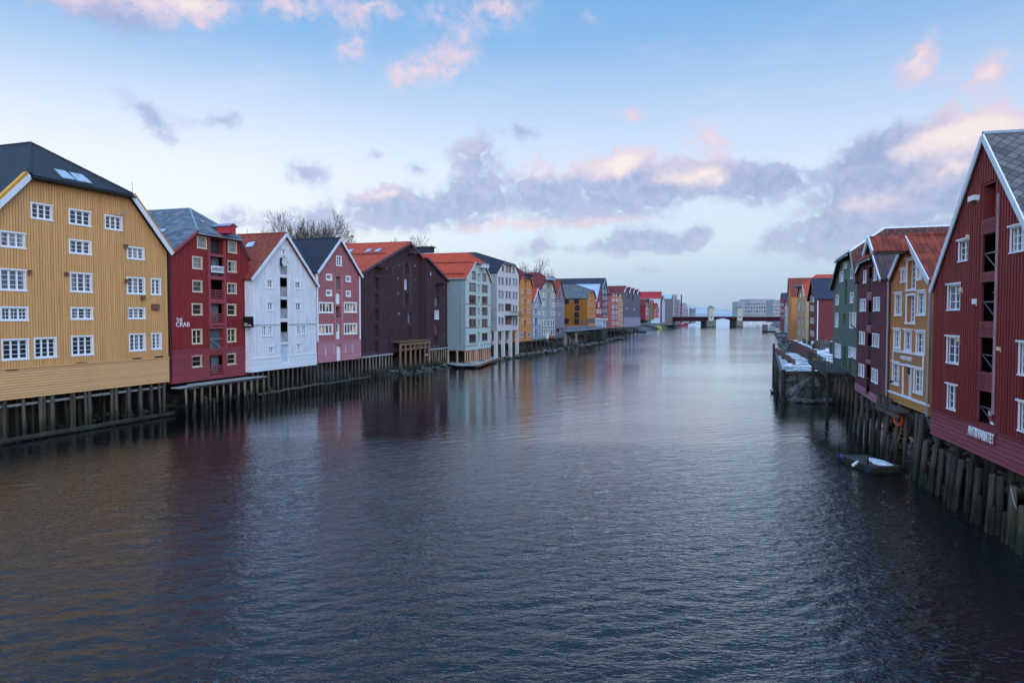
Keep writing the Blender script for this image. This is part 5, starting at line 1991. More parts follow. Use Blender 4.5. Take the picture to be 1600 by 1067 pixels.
# hoist hood with its own little gable
m = MB()
A = B.apex
hx = 1.0
zt_, ze = A[1] + .05, A[1] - .75
hd = MB().box(A[0] - .45, A[0] + .45, -1.9, -.3, ze - .1, ze + .25).build('hoist_hood', 'plank', B.root)
m.slab([(A[0] - hx, .5, ze), (A[0] - hx, -2.1, ze), (A[0], -2.1, zt_ + .12), (A[0], .5, zt_ + .12)], .07)
m.slab([(A[0], .5, zt_ + .12), (A[0], -2.1, zt_ + .12), (A[0] + hx, -2.1, ze), (A[0] + hx, .5, ze)], .07)
m.build('hood_roof', 'roof_pantile', hd)
m = MB()
m.beam((A[0] - hx - .03, -2.15, ze - .08), (A[0], -2.15, zt_ + .02), .08, .26)
m.beam((A[0], -2.15, zt_ + .02), (A[0] + hx + .03, -2.15, ze - .08), .08, .26)
m.build('hood_bargeboard', 'bargeboard', hd)
B.pipe(1456.3, 446, 652, 'zinc', 0.06)
# lamp arm by the door
u, v = B.uv(1408, 597)
m = MB().beam((u, -.05, v - zb), (u, -.5, v - zb + .08), .03, .03).box(u - .06, u + .06, -.62, -.45, v - zb - .06, v - zb + .08)
m.build('wall_lamp', 'rail', B.root)
u, v = B.uv(1417, 579.5)
MB().ball((u, .12, v - zb), .17, .1, .2).build('wreath', 'letterdark', B.root, True)
ORR = B

# --- purple house
B = RB('purple_house', 'dark plum half-hipped house with white shutters right of the green house', (1376.5, 635), 8.22, 0.345)
zb = B.uv(1376.5, 635)[1]
B.shape(zb, (1339.5, 431), (1378, 437), a=(1349.3, 411), b=(1369.3, 402), dep=18)
B.eR = (0.0, B.eR[1])
B.eL = (B.uv(1338.3, 540)[0], B.eL[1])
B.top = [B.eL, B.a, B.b, B.eR]
for bx in [(1350, 422.5, 1354, 443), (1366.5, 417, 1371, 439), (1344.6, 467, 1348.5, 487), (1350, 467, 1353.3, 487), (1365.8, 464.5, 1370, 486.5), (1371, 464, 1375, 486.3),
           (1343.7, 517.5, 1347.2, 538), (1348.2, 518.5, 1352, 538.5), (1364, 520.5, 1368, 542), (1369.5, 521, 1374, 543), (1342.7, 568, 1346, 587.7), (1346.9, 569, 1350.8, 589.5),
           (1363, 575.5, 1367, 597), (1368.2, 577, 1372.4, 600)]:
    B.window(bx, 1, 3, cw=0.08, sash=0.05, pane='trim' if R.random() < .6 else 'glass_sky')
for bx, rl in [((1356.8, 417, 1362.3, 455), 'bars'), ((1355.6, 470, 1362, 507), 'bars'), ((1354.7, 521, 1361.4, 561), 'bars'), ((1353.2, 569, 1360, 614), 'cross')]:
    B.opening(bx, 1.0, rail=rl)
B.walls('purple', 0.2, 0.55)
B.skirt('purple_trim', 0.5, 0, 0.17, 0.06)
for bx in [(1355.8, 456.5, 1362.3, 468.5), (1355, 509, 1361.6, 519), (1354, 562.5, 1361, 567.5)]:
    B.board(bx, 'purple_trim', 'bay_panel', -.05)
B.roof('roof_darktile', hipmat='roof_oldtile', of=0.2, oe=0.3, barge='bargeboard', bh=0.17, ridge='roof_red')
B.pipe(1380.5, 448, 632, 'zinc', 0.055) if False else None
m = MB().tube((.09, .25, .1), (.09, .25, B.eR[1] - .2), .06, .06, 8)
m.build('drainpipe', 'zinc', B.root)
for px, py in ((1340, 515), (1373, 518), (1339.5, 565), (1371.5, 574), (1374.5, 461.5)):
    u, v = B.uv(px, py)
    MB().beam((u, -.03, v - zb), (u + .3, -.5, v - zb + .35), .07, .07).build('awning_stay', 'purple_trim', B.root)
PUR = B

# --- green house
B = RB('green_house', 'dark green half-hipped house with old red tile roof behind the iron railing', (1338.6, 593), 8.46, 0.34)
zb = B.uv(1338.6, 590)[1]
B.shape(zb, (1300.5, 461), (1343, 428), a=(1315, 406), b=(1335.3, 398), dep=20)
zz = (B.eL[1] + B.eR[1]) / 2
B.eR = (0.25, zz)
B.eL = (B.uv(1301.2, 540)[0], zz)
B.top = [B.eL, B.a, B.b, B.eR]
for bx in [(1319, 409, 1324, 420.5), (1330, 417.5, 1335, 436), (1313, 424.5, 1318, 441), (1306.6, 461, 1310.8, 477), (1329, 457, 1334, 474), (1305.7, 489, 1310, 512),
           (1328.3, 488, 1333, 513), (1334, 488, 1337.6, 513.5), (1305.3, 537, 1314, 560), (1327, 542, 1332.5, 559.5), (1333.6, 543.5, 1337.8, 561)]:
    B.window(bx, 1 if bx[2] - bx[0] < 7 else 2, 3, cw=0.09, sash=0.05, pane='trim' if R.random() < .7 else 'glass_sky')
for bx in [(1320, 437, 1323.5, 475), (1317, 490, 1321, 508), (1317, 541, 1322.3, 574)]:
    B.opening(bx, 0.5, 'doorolive')
B.walls('green', None)
for bx in [(1311, 441, 1317, 540), (1334, 466, 1337, 486)]:
    B.board(bx, 'green_trim', 'pilaster', -.06) if bx[0] > 1320 else None
B.roof('roof_oldtile', of=0.3, oe=0.3, barge='green_trim', bh=0.25, ridge='bargeboard')
GRN = B
# deck with iron railing in front of its door
p0, p1 = on_z(1281, 568, 3.0), on_z(1326, 592, 3.0)
u_a, u_b = B.uv(1303, 565)[0], B.uv(1336, 590)[0]
dk = thing('entrance_deck', B.world(u_a, 0, 0), B.root.rotation_euler[2], 'dark deck with black iron railing at the green house door', 'deck')
Ld = (u_b - u_a) * .82
MB().box(-4.5, Ld, -1.9, -.02, .0, .14).build('deck_boards', 'plank_dark', dk)
MB().box(-4.5, Ld, -1.85, -1.7, -.2, -.01).build('edge_beam', 'beam_dark', dk)
m = MB()
n = 34
for i in range(n + 1):
    x = -4.5 + (Ld + 4.5) * i / n
    m.box(x - .014, x + .014, -1.86, -1.832, .14, 1.2 if i % 6 else 1.3)
m.beam((-4.5, -1.846, 1.2), (Ld, -1.846, 1.2), .05, .05)
m.beam((-4.5, -1.846, .3), (Ld, -1.846, .3), .03, .04)
for y in (-.02, -1.84):
    m.box(Ld - .03, Ld + .03, y - .03, y + .03, .14, 1.3)
m.beam((Ld, -.05, 1.2), (Ld, -1.846, 1.2), .05, .05)
for i in range(8):
    y = -.1 - 1.7 * i / 8
    m.box(Ld - .014, Ld + .014, y - .014, y + .014, .14, 1.2)
m.build('railing', 'rail', dk)
for x in (-2.2, Ld - .4):
    MB().tube((x, -1.6, -zb - .5), (x, -1.6, 0), .13, .12, 8).build('post', 'pile_dark', dk)

# --- dark red warehouse with black roof, long side facing us
B = RB('dark_red_barn', 'dark red boarded warehouse with long black roof beyond the snowy quay', (1275, 537.5), 14.2, 0.34)
zb = B.uv(1275, 537.5)[1]
B.shape(zb, (1264.3, 468.5), (1275.2, 468.5), apex=(1269.7, 437.5), dep=26)
B.eR = (0.0, B.eL[1] * .5 + B.eR[1] * .5)
B.eL = (B.eL[0], B.eR[1])
B.apex = (B.eL[0] / 2, B.apex[1])
B.top = [B.eL, B.apex, B.eR]
for bx in wgrid((1266.6, 1270), (463, 477, 496, 516), 1.8, 9, .2):
    B.window(bx, 0, 1, 'trim', .1, pane='glass_sky', hole=False)
B.walls('darkred', None)
B.roof('roof_navy', of=.4, oe=.4, barge='maroon_trim', bh=.3)
m = MB().tube((.12, .2, .1), (.12, .2, B.eR[1] - .3), .09, .09, 8)
m.build('drainpipe', 'trim', B.root)
MB().box(.0, .25, 0.3, 26, -.6, .0).build('plinth', 'concrete_dark', B.root)
BARN = B

g3 = 'old warehouses on the right bank'
CRM = far_house('cream_house', 'slim cream house with orange roof and grey window strips beyond the dark red barn', (1258, 536), 0, (1246, 464), (1259, 464), 'cream', 'roof_red', a=(1249.3, 449.3), b=(1256, 446.5), dep=22,
                wins=[(1250, 457.5, 1252.8, 465.5)] + wgrid((1247.6, 1253.6), (474, 494, 514), 2, 13, .05), frame='greyblue', bank='R', line=(14.4, 0.34), barge='trim', side='ochre')
CRM.hood((1248, 446.5, 1252, 448.5), 1.6, 'lead', 'lead', False)
OC2 = far_house('golden_ochre_house', 'golden ochre warehouse with large wine-red roof beyond the cream house', (1237, 533), 0, (1231.3, 462), (1237, 462.5), 'ochre_front', 'roof_brick', apex=(1232.6, 436), dep=40, bank='R',
                line=(14.9, 0.335), side=None)
MB().box(0.02, 1.0, 2, 9, OC2.eR[1] * .32, OC2.eR[1] * .62).build('balcony_box', 'rust', OC2.root)
far_house('maroon_far_house', 'maroon house with navy roof beside the right end of the bridge', (1226, 518), 0, (1219.6, 470), (1226, 470), 'farred', 'roof_navy', apex=(1221.5, 458.5), dep=40, bank='R', line=(15.5, 0.345),
          wins=wgrid((1220.6, 1223.4), (474, 483, 492), 1.2, 4.5), group=g3)
far_house('white_far_house', 'small white-fronted house beside the golden ochre warehouse', (1231, 521), 0, (1226.3, 478), (1231, 477), 'concrete', 'roof_wine', apex=(1229, 468), dep=22, bank='R', line=(15.2, 0.34),
          wins=wgrid((1227, 1229.2), (480, 490, 500), 1, 5), group=g3)

# ------------------------------------------------------------------ BRIDGE
BY = 555.0
bx_ = lambda px: (px - 800) / F * BY
bz_ = lambda py: at_dist(1130, py, BY).z
br = thing('bridge', (bx_(1131), BY, 0), 0, 'low dark red girder bridge with two cream towers spanning the river mouth', 'bridge')
ox = bx_(1131)
zt_, zb_ = bz_(494.9), bz_(502)
for x0, x1 in ((1044, 1106), (1158.5, 1220)):
    MB().box(bx_(x0) - ox, bx_(x1) - ox, 0, .5, zb_, zt_).box(bx_(x0) - ox, bx_(x1) - ox, 12, 12.5, zb_, zt_).build('girder', 'bridgered', br)
m = MB()
n = 16
xa, xb = bx_(1114) - ox, bx_(1151) - ox
for i in range(n):
    f0, f1 = i / n, (i + 1) / n
    h0, h1 = (zb_ + 4 * f * (1 - f) * (bz_(497.3) - zb_) for f in (f0, f1))
    p = [(xa + (xb - xa) * f0, h0), (xa + (xb - xa) * f1, h1), (xa + (xb - xa) * f1, zt_), (xa + (xb - xa) * f0, zt_)]
    m.face([(x, 0, z) for x, z in p]).face([(x, 12.5, z) for x, z in reversed(p)])
    m.face([(p[0][0], 12.5, p[0][1]), (p[1][0], 12.5, p[1][1]), (p[1][0], 0, p[1][1]), (p[0][0], 0, p[0][1])])
m.build('arch_girder', 'bridgered', br)
MB().box(bx_(1040) - ox, bx_(1224) - ox, -.6, 13.1, zt_ + .01, zt_ + .35).build('deck', 'concrete_dark', br)
m = MB()
zr = bz_(490.5)
for y in (-.4, 12.9):
    for px in range(1042, 1222, 2):
        m.box(bx_(px) - ox - .06, bx_(px) - ox + .06, y, y + .1, zt_ + .35, zr)
    for z in (zr, zt_ + 1.0):
        m.box(bx_(1042) - ox, bx_(1222) - ox, y, y + .12, z - .07, z + .05)
m.build('railing', 'zinc', br)
for x0, x1, p0, p1 in ((1106.3, 1114.2, 1102.6, 1117), (1150.8, 1158.6, 1149, 1159)):
    MB().box(bx_(p0) - ox, bx_(p1) - ox, -3, 15, -2, bz_(501)).build('stone_pier', 'quaystone', br)
    a, c = bx_(x0) - ox, bx_(x1) - ox
    tw = MB().box(a, c, -2, 2, bz_(501) + .01, bz_(482)).box(a - .25, c + .25, -2.3, 2.3, bz_(482) + .01, bz_(481)).build('tower', 'towercream', br)
    zz, tp = bz_(481) + .02, bz_(477.5)
    cx = (a + c) / 2
    q = [(a - .5, -2.6, zz), (c + .5, -2.6, zz), (c + .5, 2.6, zz), (a - .5, 2.6, zz)]
    m = MB()
    for i in range(4):
        m.face([q[i], q[(i + 1) % 4], (cx, 0, tp)])
    m.face(q[::-1])
    m.tube((cx, 0, tp - .1), (cx, 0, tp + 1.2), .1)
    m.build('tower_roof', 'copper', tw)
    MB().box(cx - .6, cx + .6, -2.06, -2.01, bz_(496.5), bz_(494.5)).build('window', 'interior', tw)
    MB().box(cx - .5, cx + .5, -2.06, -2.01, bz_(489), bz_(487)).build('window', 'concrete_dark', tw)
for px in (1068, 1092, 1103, 1121, 1134, 1166, 1190):
    lp = thing('street_lamp', (bx_(px), BY + 1.2, zt_ + .35), 0, 'thin grey lamp post standing on the river bridge', 'street lamp', 'lamp posts on the bridge')
    MB().tube((0, 0, 0), (0, 0, 6.5), .1, .07).build('pole', 'zinc', lp)
    MB().beam((0, 0, 6.45), (1.3, 0, 6.7), .1, .1).box(.9, 1.7, -.15, .15, 6.62, 6.75).build('lamp_head', 'zinc', lp)

# beyond the bridge
oy = 820
c = at_dist(1192, 495, oy)
ob = thing('curved_office_building', (c.x, oy, 0), 0, 'pale curved office building with rows of dark windows behind the right end of the bridge', 'building')
pf_ = lambda px, py: (at_dist(px, py, oy).x - c.x, at_dist(px, py, oy).z)
z0, z1 = 2.5, pf_(1190, 470.5)[1]
arc = []
for i in range(17):
    f = i / 16
    px = 1165 + 53 * f
    y = 26 * (1 - f) ** 2.2
    arc.append((pf_(px, 490)[0], y))
m = MB()
for (xa, ya), (xb, yb) in zip(arc, arc[1:]):
    m.face([(xa, ya, z0), (xb, yb, z0), (xb, yb, z1), (xa, ya, z1)])
m.face([(x, y, z1) for x, y in arc] + [(arc[-1][0], 50, z1), (arc[0][0], 50, z1)])
m.face([(arc[0][0], 50, z0), (arc[0][0], arc[0][1], z0), (arc[0][0], arc[0][1], z1), (arc[0][0], 50, z1)])
m.face([(arc[-1][0], arc[-1][1], z0), (arc[-1][0], 50, z0), (arc[-1][0], 50, z1), (arc[-1][0], arc[-1][1], z1)])
m.build('wall', 'officewall', ob)
for k in range(5):
    zz = z0 + 2.2 + k * (z1 - z0 - 2) / 5
    for i in range(2, 16):
        (xa, ya), (xb, yb) = arc[i], arc[i + 1] if i < 16 else arc[i]
        d = Vector((xb - xa, yb - ya, 0))
        n_ = Vector((d.y, -d.x, 0)).normalized() * .15
        p0, p1 = Vector((xa, ya, 0)) + d * .22 + n_, Vector((xa, ya, 0)) + d * .78 + n_
        MB().slab([(p0.x, p0.y, zz), (p1.x, p1.y, zz), (p1.x, p1.y, zz + 2.2), (p0.x, p0.y, zz + 2.2)], .12, n_.normalized()).build('window', 'lit_faint' if (i, k) in ((8, 1), (9, 1), (8, 2), (7, 1)) else 'glass', ob)
MB().box(arc[3][0], arc[-1][0], 14, 46, z1 + .02, z1 + 2.8).build('attic', 'glasswall', ob)
MB().box(pf_(1196, 480)[0], pf_(1211, 480)[0], 18, 40, z1 + 2.81, pf_(1200, 466.7)[1]).build('roof_house', 'glasswall', ob)
for i in range(6):
    zz = z0 + 2.0 + i * 3
    MB().box(arc[0][0] - 1.5, arc[0][0] - .01, 27, 34, zz, zz + 1.1).build('balcony', 'concrete_dark', ob)
gb = thing('grey_block', (at_dist(1217, 495, 760).x, 760, 0), 0, 'dark glass-fronted block between the curved offices and the right bank houses', 'building')
m = MB().box(-7, 9, 0, 20, 2.5, at_dist(1217, 469, 760).z)
m.build('wall', 'glasswall', gb)
for k in range(5):
    MB().box(-7.3, 9.2, -.8, -.01, 5 + k * 4, 5.5 + k * 4).build('balcony', 'concrete', gb)
# distant house, chimney, box on the left
Y = 700
q_ = lambda px, py: at_dist(px, py, Y)
hx0, hx1 = q_(1066, 490).x, q_(1075.5, 490).x
dh = thing('mansard_house', (hx0, Y, 0), 0, 'small grey-rose house with rounded mansard roof beyond the left end of the bridge', 'house')
w_ = hx1 - hx0
prof = [(0, 2), (w_, 2), (w_, q_(1070, 483).z), (w_ * .8, q_(1070, 477).z), (w_ * .55, q_(1070, 473).z), (w_ * .2, q_(1070, 473.5).z), (0, q_(1070, 480).z)]
m = MB().face([(x, 0, z) for x, z in prof])
for i in range(len(prof)):
    a, c2 = prof[i], prof[(i + 1) % len(prof)]
    m.face([(a[0], 16, a[1]), (c2[0], 16, c2[1]), (c2[0], 0, c2[1]), (a[0], 0, a[1])])
m.build('wall', 'lilac', dh)
for i in range(3):
    for k in range(4):
        MB().box(w_ * (.15 + .27 * i), w_ * (.15 + .27 * i) + 1, -.1, -.01, 4.5 + k * 3, 6.2 + k * 3).build('window', 'glass', dh)
ch = thing('chimney_stack', (at_dist(1064.3, 495, 660).x, 660, 0), 0, 'tall thin dark chimney stack with red lower half by the bridge', 'chimney')
MB().tube((0, 0, 2), (0, 0, at_dist(1064, 476, 660).z), .8, .7, 10).build('lower_shaft', 'farred', ch)
MB().tube((0, 0, at_dist(1064, 476, 660).z), (0, 0, at_dist(1064, 460.5, 660).z), .66, .6, 10).build('upper_shaft', 'black', ch)
q1, q2 = at_dist(1080, 494, 640), at_dist(1087, 482.5, 640)
bh_ = thing('control_house', (q1.x, 640, 0), 0, 'small flat-roofed grey building seen above the bridge railing left of the towers', 'building')
MB().box(0, q2.x - q1.x, 0, 6, 2, q2.z).build('wall', 'lead', bh_)
MB().box(-.4, q2.x - q1.x + .4, -.4, 6.4, q2.z + .01, q2.z + .5).build('flat_roof', 'zinc', bh_)
MB().box(1.0, 3.2, -.1, -.01, q2.z - 3, q2.z - 1.4).build('window', 'glass', bh_)


def boat(loc, L, Wd, hgt, rz, mat, cabmat, label, cab=(.35, .6), name='boat', group=None, mast=0.0):
    o = thing(name, loc, rz, label, 'boat', group)
    m = MB()
    n = 10
    secs = []
    for i in range(n + 1):
        f = i / n
        w = Wd / 2 * min(1.0, sin(pi * min(1, (1 - f) * .62 + .12)) * 1.05) * (1 if f < .75 else sqrt(max(0, 1 - ((f - .75) / .26) ** 2)))
        x = (f - .5) * L
        zs = hgt * (1 + .35 * f * f)
        secs.append([(x, -w, zs), (x, -w * .75, 0), (x, 0, -.25), (x, w * .75, 0), (x, w, zs)])
    for a, c in zip(secs, secs[1:]):
        for k in range(4):
            m.face([a[k], c[k], c[k + 1], a[k + 1]])
        m.face([a[4], c[4], c[0], a[0]])
    m.face(secs[0])
    m.build('hull', mat, o)
    if cabmat:
        x0, x1 = (cab[0] - .5) * L, (cab[1] - .5) * L
        cb = MB().box(x0, x1, -Wd * .3, Wd * .3, hgt * .9, hgt + 1.3).build('cabin', cabmat, o)
        MB().box(x1 - .02, x1 + .04, -Wd * .26, Wd * .26, hgt + .55, hgt + 1.15).box(x0 + .2, x1 - .2, -Wd * .31, Wd * .31, hgt + .6, hgt + 1.1).build('window', 'glass', cb)
    if mast:
        MB().tube((0, 0, hgt), (0, 0, hgt + mast), .06).build('mast', 'trim', o)
    return o


p = on_z(1027, 513.3)
boat(p, 6.5, 2.2, .8, radians(8), 'lime', 'lime', 'bright yellow-green motorboat lying off the far left bank', (.55, .75), mast=2.2)
p = on_z(1004, 520.3)
boat(p, 4.4, 1.8, .6, radians(12), 'boathull', None, 'small dark open boat moored below the crimson low house')
for i, (px, py) in enumerate(((1166, 507.2), (1178, 507), (1191, 507.4), (1203, 507.2))):
    boat(on_z(px, py), 11, 3.2, 1.2, radians(4 * i), 'buoywhite', 'buoywhite', 'white motor cruiser moored beyond the bridge on the right', (.3, .7), group='cruisers moored beyond the bridge')
boat(on_z(1067, 508.5), 10, 3.5, 1.3, 0, 'buoyred', 'trim', 'red-hulled workboat moored behind the left span of the bridge', (.3, .55), mast=4)

# pontoons and gangways on the left shore
def pontoon(px, py, L, Wd, rz, label, mat='plank'):
    p = on_z(px, py)
    o = thing('pontoon', p, rz, label, 'pontoon')
    MB().box(-L / 2, L / 2, -Wd / 2, Wd / 2, .28, .42).build('deck', mat, o)
    MB().box(-L / 2 + .1, L / 2 - .1, -Wd / 2 + .1, Wd / 2 - .1, -.3, .27).build('float', 'beam_dark', o)
    MB().tube((-L / 2 + .2, 0, -.5), (-L / 2 + .2, 0, 1.5), .1).build('mooring_post', 'pile_dark', o)


AZ = atan2(LU.y, LU.x)
pontoon(923, 533.5, 7, 2.4, AZ, 'small pale pontoon at the water below the ochre warehouse')
pontoon(982, 521.5, 9, 2.6, AZ, 'pale pontoon at the foot of two gangways below the slate block')
for i, (a, bq) in enumerate((((971, 512), (985, 520)), ((978, 511), (990, 518.5)))):
    q0 = on_z(*bq, .4)
    p0 = at_dist(a[0], a[1], q0.y - 4)
    o = thing('gangway', p0, 0, ('longer', 'shorter')[i] + ' pale gangway sloping from the slate block down to its pontoon', 'gangway')
    m = MB().beam((0, 0, 0), q0 - p0, 1.0, .15)
    m.build('ramp', 'trim', o)
    m = MB()
    for sd_ in (-.5, .5):
        m.beam((0, sd_, 1.0), q0 - p0 + Vector((0, sd_, 1)), .07, .07)
        for k in range(7):
            v = (q0 - p0) * (k / 6)
            m.beam(v + Vector((0, sd_, 0)), v + Vector((0, sd_, 1.0)), .05, .05)
    m.build('handrail', 'trim', o)

# lattice footbridge in front of the ochre warehouse
def lhit(px, py, off):
    d = ray(px, py)
    a = LA + off * sqrt(1 + LT * LT)
    k = a / (d.x - LT * d.y)
    return Vector((d.x * k, d.y * k, HCAM + d.z * k))


p0, p1 = lhit(886, 517.5, 6.2), lhit(949, 517.5, 6.2)
p1.z = p0.z - .3
fbr = thing('footbridge', p0, 0, 'long blue-grey lattice footbridge crossing in front of the ochre warehouse', 'footbridge')
d = p1 - p0
m = MB()
for off in (0, 1.8):
    o_ = -LN * off
    m.beam(o_, d + o_, .12, .14).beam(o_ + Vector((0, 0, 1.1)), d + o_ + Vector((0, 0, 1.1)), .12, .12)
    n = 26
    for i in range(n):
        a, c = d * (i / n) + o_, d * ((i + 1) / n) + o_
        m.beam(a, c + Vector((0, 0, 1.1)), .07, .07).beam(a + Vector((0, 0, 1.1)), c, .07, .07)
m.build('lattice', 'lead', fbr)
m = MB().beam(-LN * .9 + Vector((0, 0, .08)), d - LN * .9 + Vector((0, 0, .08)), 1.7, .12)
m.build('deck', 'plank', fbr)
for f in (0.03, .25, .45, .7, .93):
    v = d * f - LN * .9
    MB().box(v.x - .35, v.x + .35, v.y - .35, v.y + .35, -p0.z - 1, -.1).build('pillar', 'pile_pale' if f < .3 else 'pile_dark', fbr)
k0 = lhit(944, 512, 6.5)
kb = thing('kiosk', (k0.x, k0.y, 0), AZ, 'white cabin at the far end of the lattice footbridge', 'kiosk')
MB().box(-3.6, 3.6, 0, 3, k0.z, k0.z + 2.6).build('wall', 'paleblue', kb)
MB().box(-4, 4, -.4, 3.3, k0.z + 2.61, k0.z + 2.9).build('flat_roof', 'trim', kb)
MB().box(-.6, .6, -.05, -.01, k0.z + .1, k0.z + 2.2).build('door', 'doorgrey', kb)
MB().box(-3.6, 3.6, 0, 3, -1, k0.z - .01).build('base', 'pile_dark', kb)

# crane float on the right before the bridge
p = on_z(1200, 519)
cf = thing('work_raft', p, radians(70), 'dark work raft with cabin and slanting crane near the right end of the bridge', 'raft')
MB().box(-3, 3, -4, 3, -.3, .7).build('float', 'pile_dark', cf)
MB().box(-2, 2, .2, 3, .71, 4.2).build('cabin', 'slatewall', cf)
m = MB().beam((0, -1, .7), (-.5, -1, 4.4), .3, .3).beam((0, -3.4, .7), (-.5, -1, 4.2), .25, .25).beam((0, -3.6, 3.9), (0, -1.0, .9), .25, .25)
m.build('crane', 'lilac', cf)
gw = thing('gangway', p + Vector((3, 1, 0)), 0, 'thin gangway from the work raft to the right bank', 'gangway')
MB().beam((0, 0, 1.0), (7, 6, 2.2), 1.0, .2).build('ramp', 'zinc', gw)
MB().beam((0, 0, 2.0), (7, 6, 3.2), .08, .08).build('handrail', 'zinc', gw)

# ------------------------------------------------------------------ PILINGS, LEFT
us = [YEL.uv(x, 640)[0] for x in (8.7, 37.5, 65, 71.7, 85, 113.7, 118.7, 135, 140.7, 179, 184.5, 204, 222.5, 239, 251, 258)]
us = [min(u, -.15) for u in us] + [us[0] - 1.2, us[0] - 2.6, us[0] - 4.2]
pile_row(YEL, us, .12, YEL.zb, .15, 'pile', 'weathered grey timber piling under the yellow warehouse', 'pilings under the yellow warehouse')
pile_row(YEL, lin(-14, -.9, 1.1), 1.3, YEL.zb, .12, 'pile_dark', 'dark timber piling in the middle row under the yellow warehouse', 'middle row of pilings under the yellow warehouse', .25)
pile_row(YEL, lin(-13, -.6, 1.3), 2.8, YEL.zb, .15, 'pile_dark', 'dark timber piling in the back row under the yellow warehouse', 'back row of pilings under the yellow warehouse', .2)
beam_thing(YEL.world(-16, .27, -.42), YEL.world(-.4, .27, -.42), .10, .17, 'beam_pale', 'timber_beam', 'pale horizontal beam bolted along the pilings under the yellow warehouse', 'beam')
for a, c in ((-16, -9.5), (-9.7, -4.4), (-4.6, .3)):
    beam_thing(YEL.world(a, -.3, .22 - YEL.zb), YEL.world(c, -.28, .24 - YEL.zb), .28, .26, 'beam_dark', 'tide_log', 'dark floating log lying along the waterline below the yellow warehouse', 'log', 'logs along the waterline below the yellow warehouse')
# walkway of the red warehouse
wk = thing('plank_walkway', CRAB.world(0, 0, 0), CRAB.root.rotation_euler[2], 'grey plank walkway along the foot of the dark red warehouse', 'walkway')
Lw = CRAB.uv(397, 587)[0]
m = MB()
for i in range(6):
    m.box(1.6 + .25 * i * 0, Lw, -1.55 + i * .25, -1.33 + i * .25, -.24, -.17)
m.build('deck', 'plank', wk)
MB().box(-.3, 2.6, -1.0, -.1, -.36, -.26).build('step', 'plank', wk)
MB().box(.5, Lw, -1.4, -1.2, -.45, -.26).build('edge_beam', 'beam_dark', wk)
pile_row(CRAB, lin(.2, Lw - .3, .95), -1.3, CRAB.zb - .42, .12, 'pile_pale', 'short pale piling carrying the plank walkway of the dark red warehouse', 'pilings of the plank walkway')
pile_row(CRAB, lin(.6, Lw, 1.25), -1.9, 1.1, .12, 'pile_dark', 'low blackened stump in the water before the plank walkway', 'stumps before the plank walkway', .3)
# white house
uw = WHITE.uv(493, 570)[0]
pile_row(WHITE, lin(.3, uw - .1, .86), .1, WHITE.zb, .13, 'pile', 'weathered timber piling under the white gabled house', 'pilings under the white gabled house')
pile_row(WHITE, lin(.6, uw, 1.35), -1.0, .75, .12, 'pile_dark', 'low dark tide stump before the white gabled house', 'stumps before the white gabled house', .2)
for a, c in ((-.2, uw * .55), (uw * .56, uw + .2)):
    beam_thing(WHITE.world(a, -1.0, .82 - WHITE.zb), WHITE.world(c, -1.0, .85 - WHITE.zb), .22, .18, 'beam_dark', 'tide_beam', 'dark low beam on stumps along the front of the white gabled house', 'beam', 'low beams before the white gabled house')
up = PINK.uv(562.5, 561)[0]
pile_row(PINK, lin(.2, up - .2, .82), .1, PINK.zb, .13, 'pile', 'weathered timber piling under the pink gabled house', 'pilings under the pink gabled house')
pile_row(PINK, lin(.4, up, 1.3), -1.3, .7, .12, 'pile_dark', 'low dark tide stump before the pink gabled house', 'stumps before the pink gabled house', .2)
beam_thing(PINK.world(-.2, -1.3, .75 - PINK.zb), PINK.world(up + .2, -1.3, .78 - PINK.zb), .22, .18, 'beam_dark', 'tide_beam', 'dark low beam on stumps along the front of the pink gabled house', 'beam')
um = MAR.uv(612, 553)[0]
pile_row(MAR, lin(.2, um, .98), -.1, MAR.zb - .1, .13, 'pile_pale', 'pale timber piling under the left half of the large maroon warehouse', 'pilings under the large maroon warehouse')
pile_row(MAR, lin(.5, um + 6, 1.3), -1.6, .75, .12, 'pile_dark', 'low dark tide stump before the large maroon warehouse', 'stumps before the large maroon warehouse', .25)
beam_thing(MAR.world(0, -.16, -.12), MAR.world(um, -.16, -.12), .2, .22, 'beam_pale', 'sill_beam', 'pale sill beam under the large maroon warehouse', 'beam')
ua = ANX.uv(698, 543)[0]
pile_row(ANX, lin(.3, ua, .95), -.1, ANX.zb - .1, .13, 'pile_pale', 'pale timber piling under the maroon annex', 'pilings under the maroon annex')
beam_thing(ANX.world(0, -.16, -.12), ANX.world(ua, -.16, -.12), .2, .22, 'beam_pale', 'sill_beam', 'pale sill beam under the maroon annex', 'beam')
ut = TEAL.eR[0]
pile_row(TEAL, lin(.2, ut - .1, 1.0), .15, TEAL.zb, .2, 'pile_new', 'fresh orange-brown post under the front of the teal house', 'posts under the teal house front', .03)
for i in range(4):
    p = TEAL.world(.1, 1.6 + i * 1.7, 0)
    piling((p.x, p.y, -.8), p, .18, 'pile_new', 'fresh orange-brown post under the side of the teal house', 'posts under the teal house side')
for Bq, nm, st_ in ((ORN, 'narrow orange warehouse', 1.6), (GBL, 'small grey-blue house', 1.8), (GGR, 'grey-green house', 1.9), (PGR, 'purple-grey gabled house', 1.9)):
    pile_row(Bq, lin(.3, Bq.eR[0] - .2, st_), .2, Bq.zb, .17, 'pile_dark', 'dark piling under the ' + nm, 'pilings under the ' + nm)
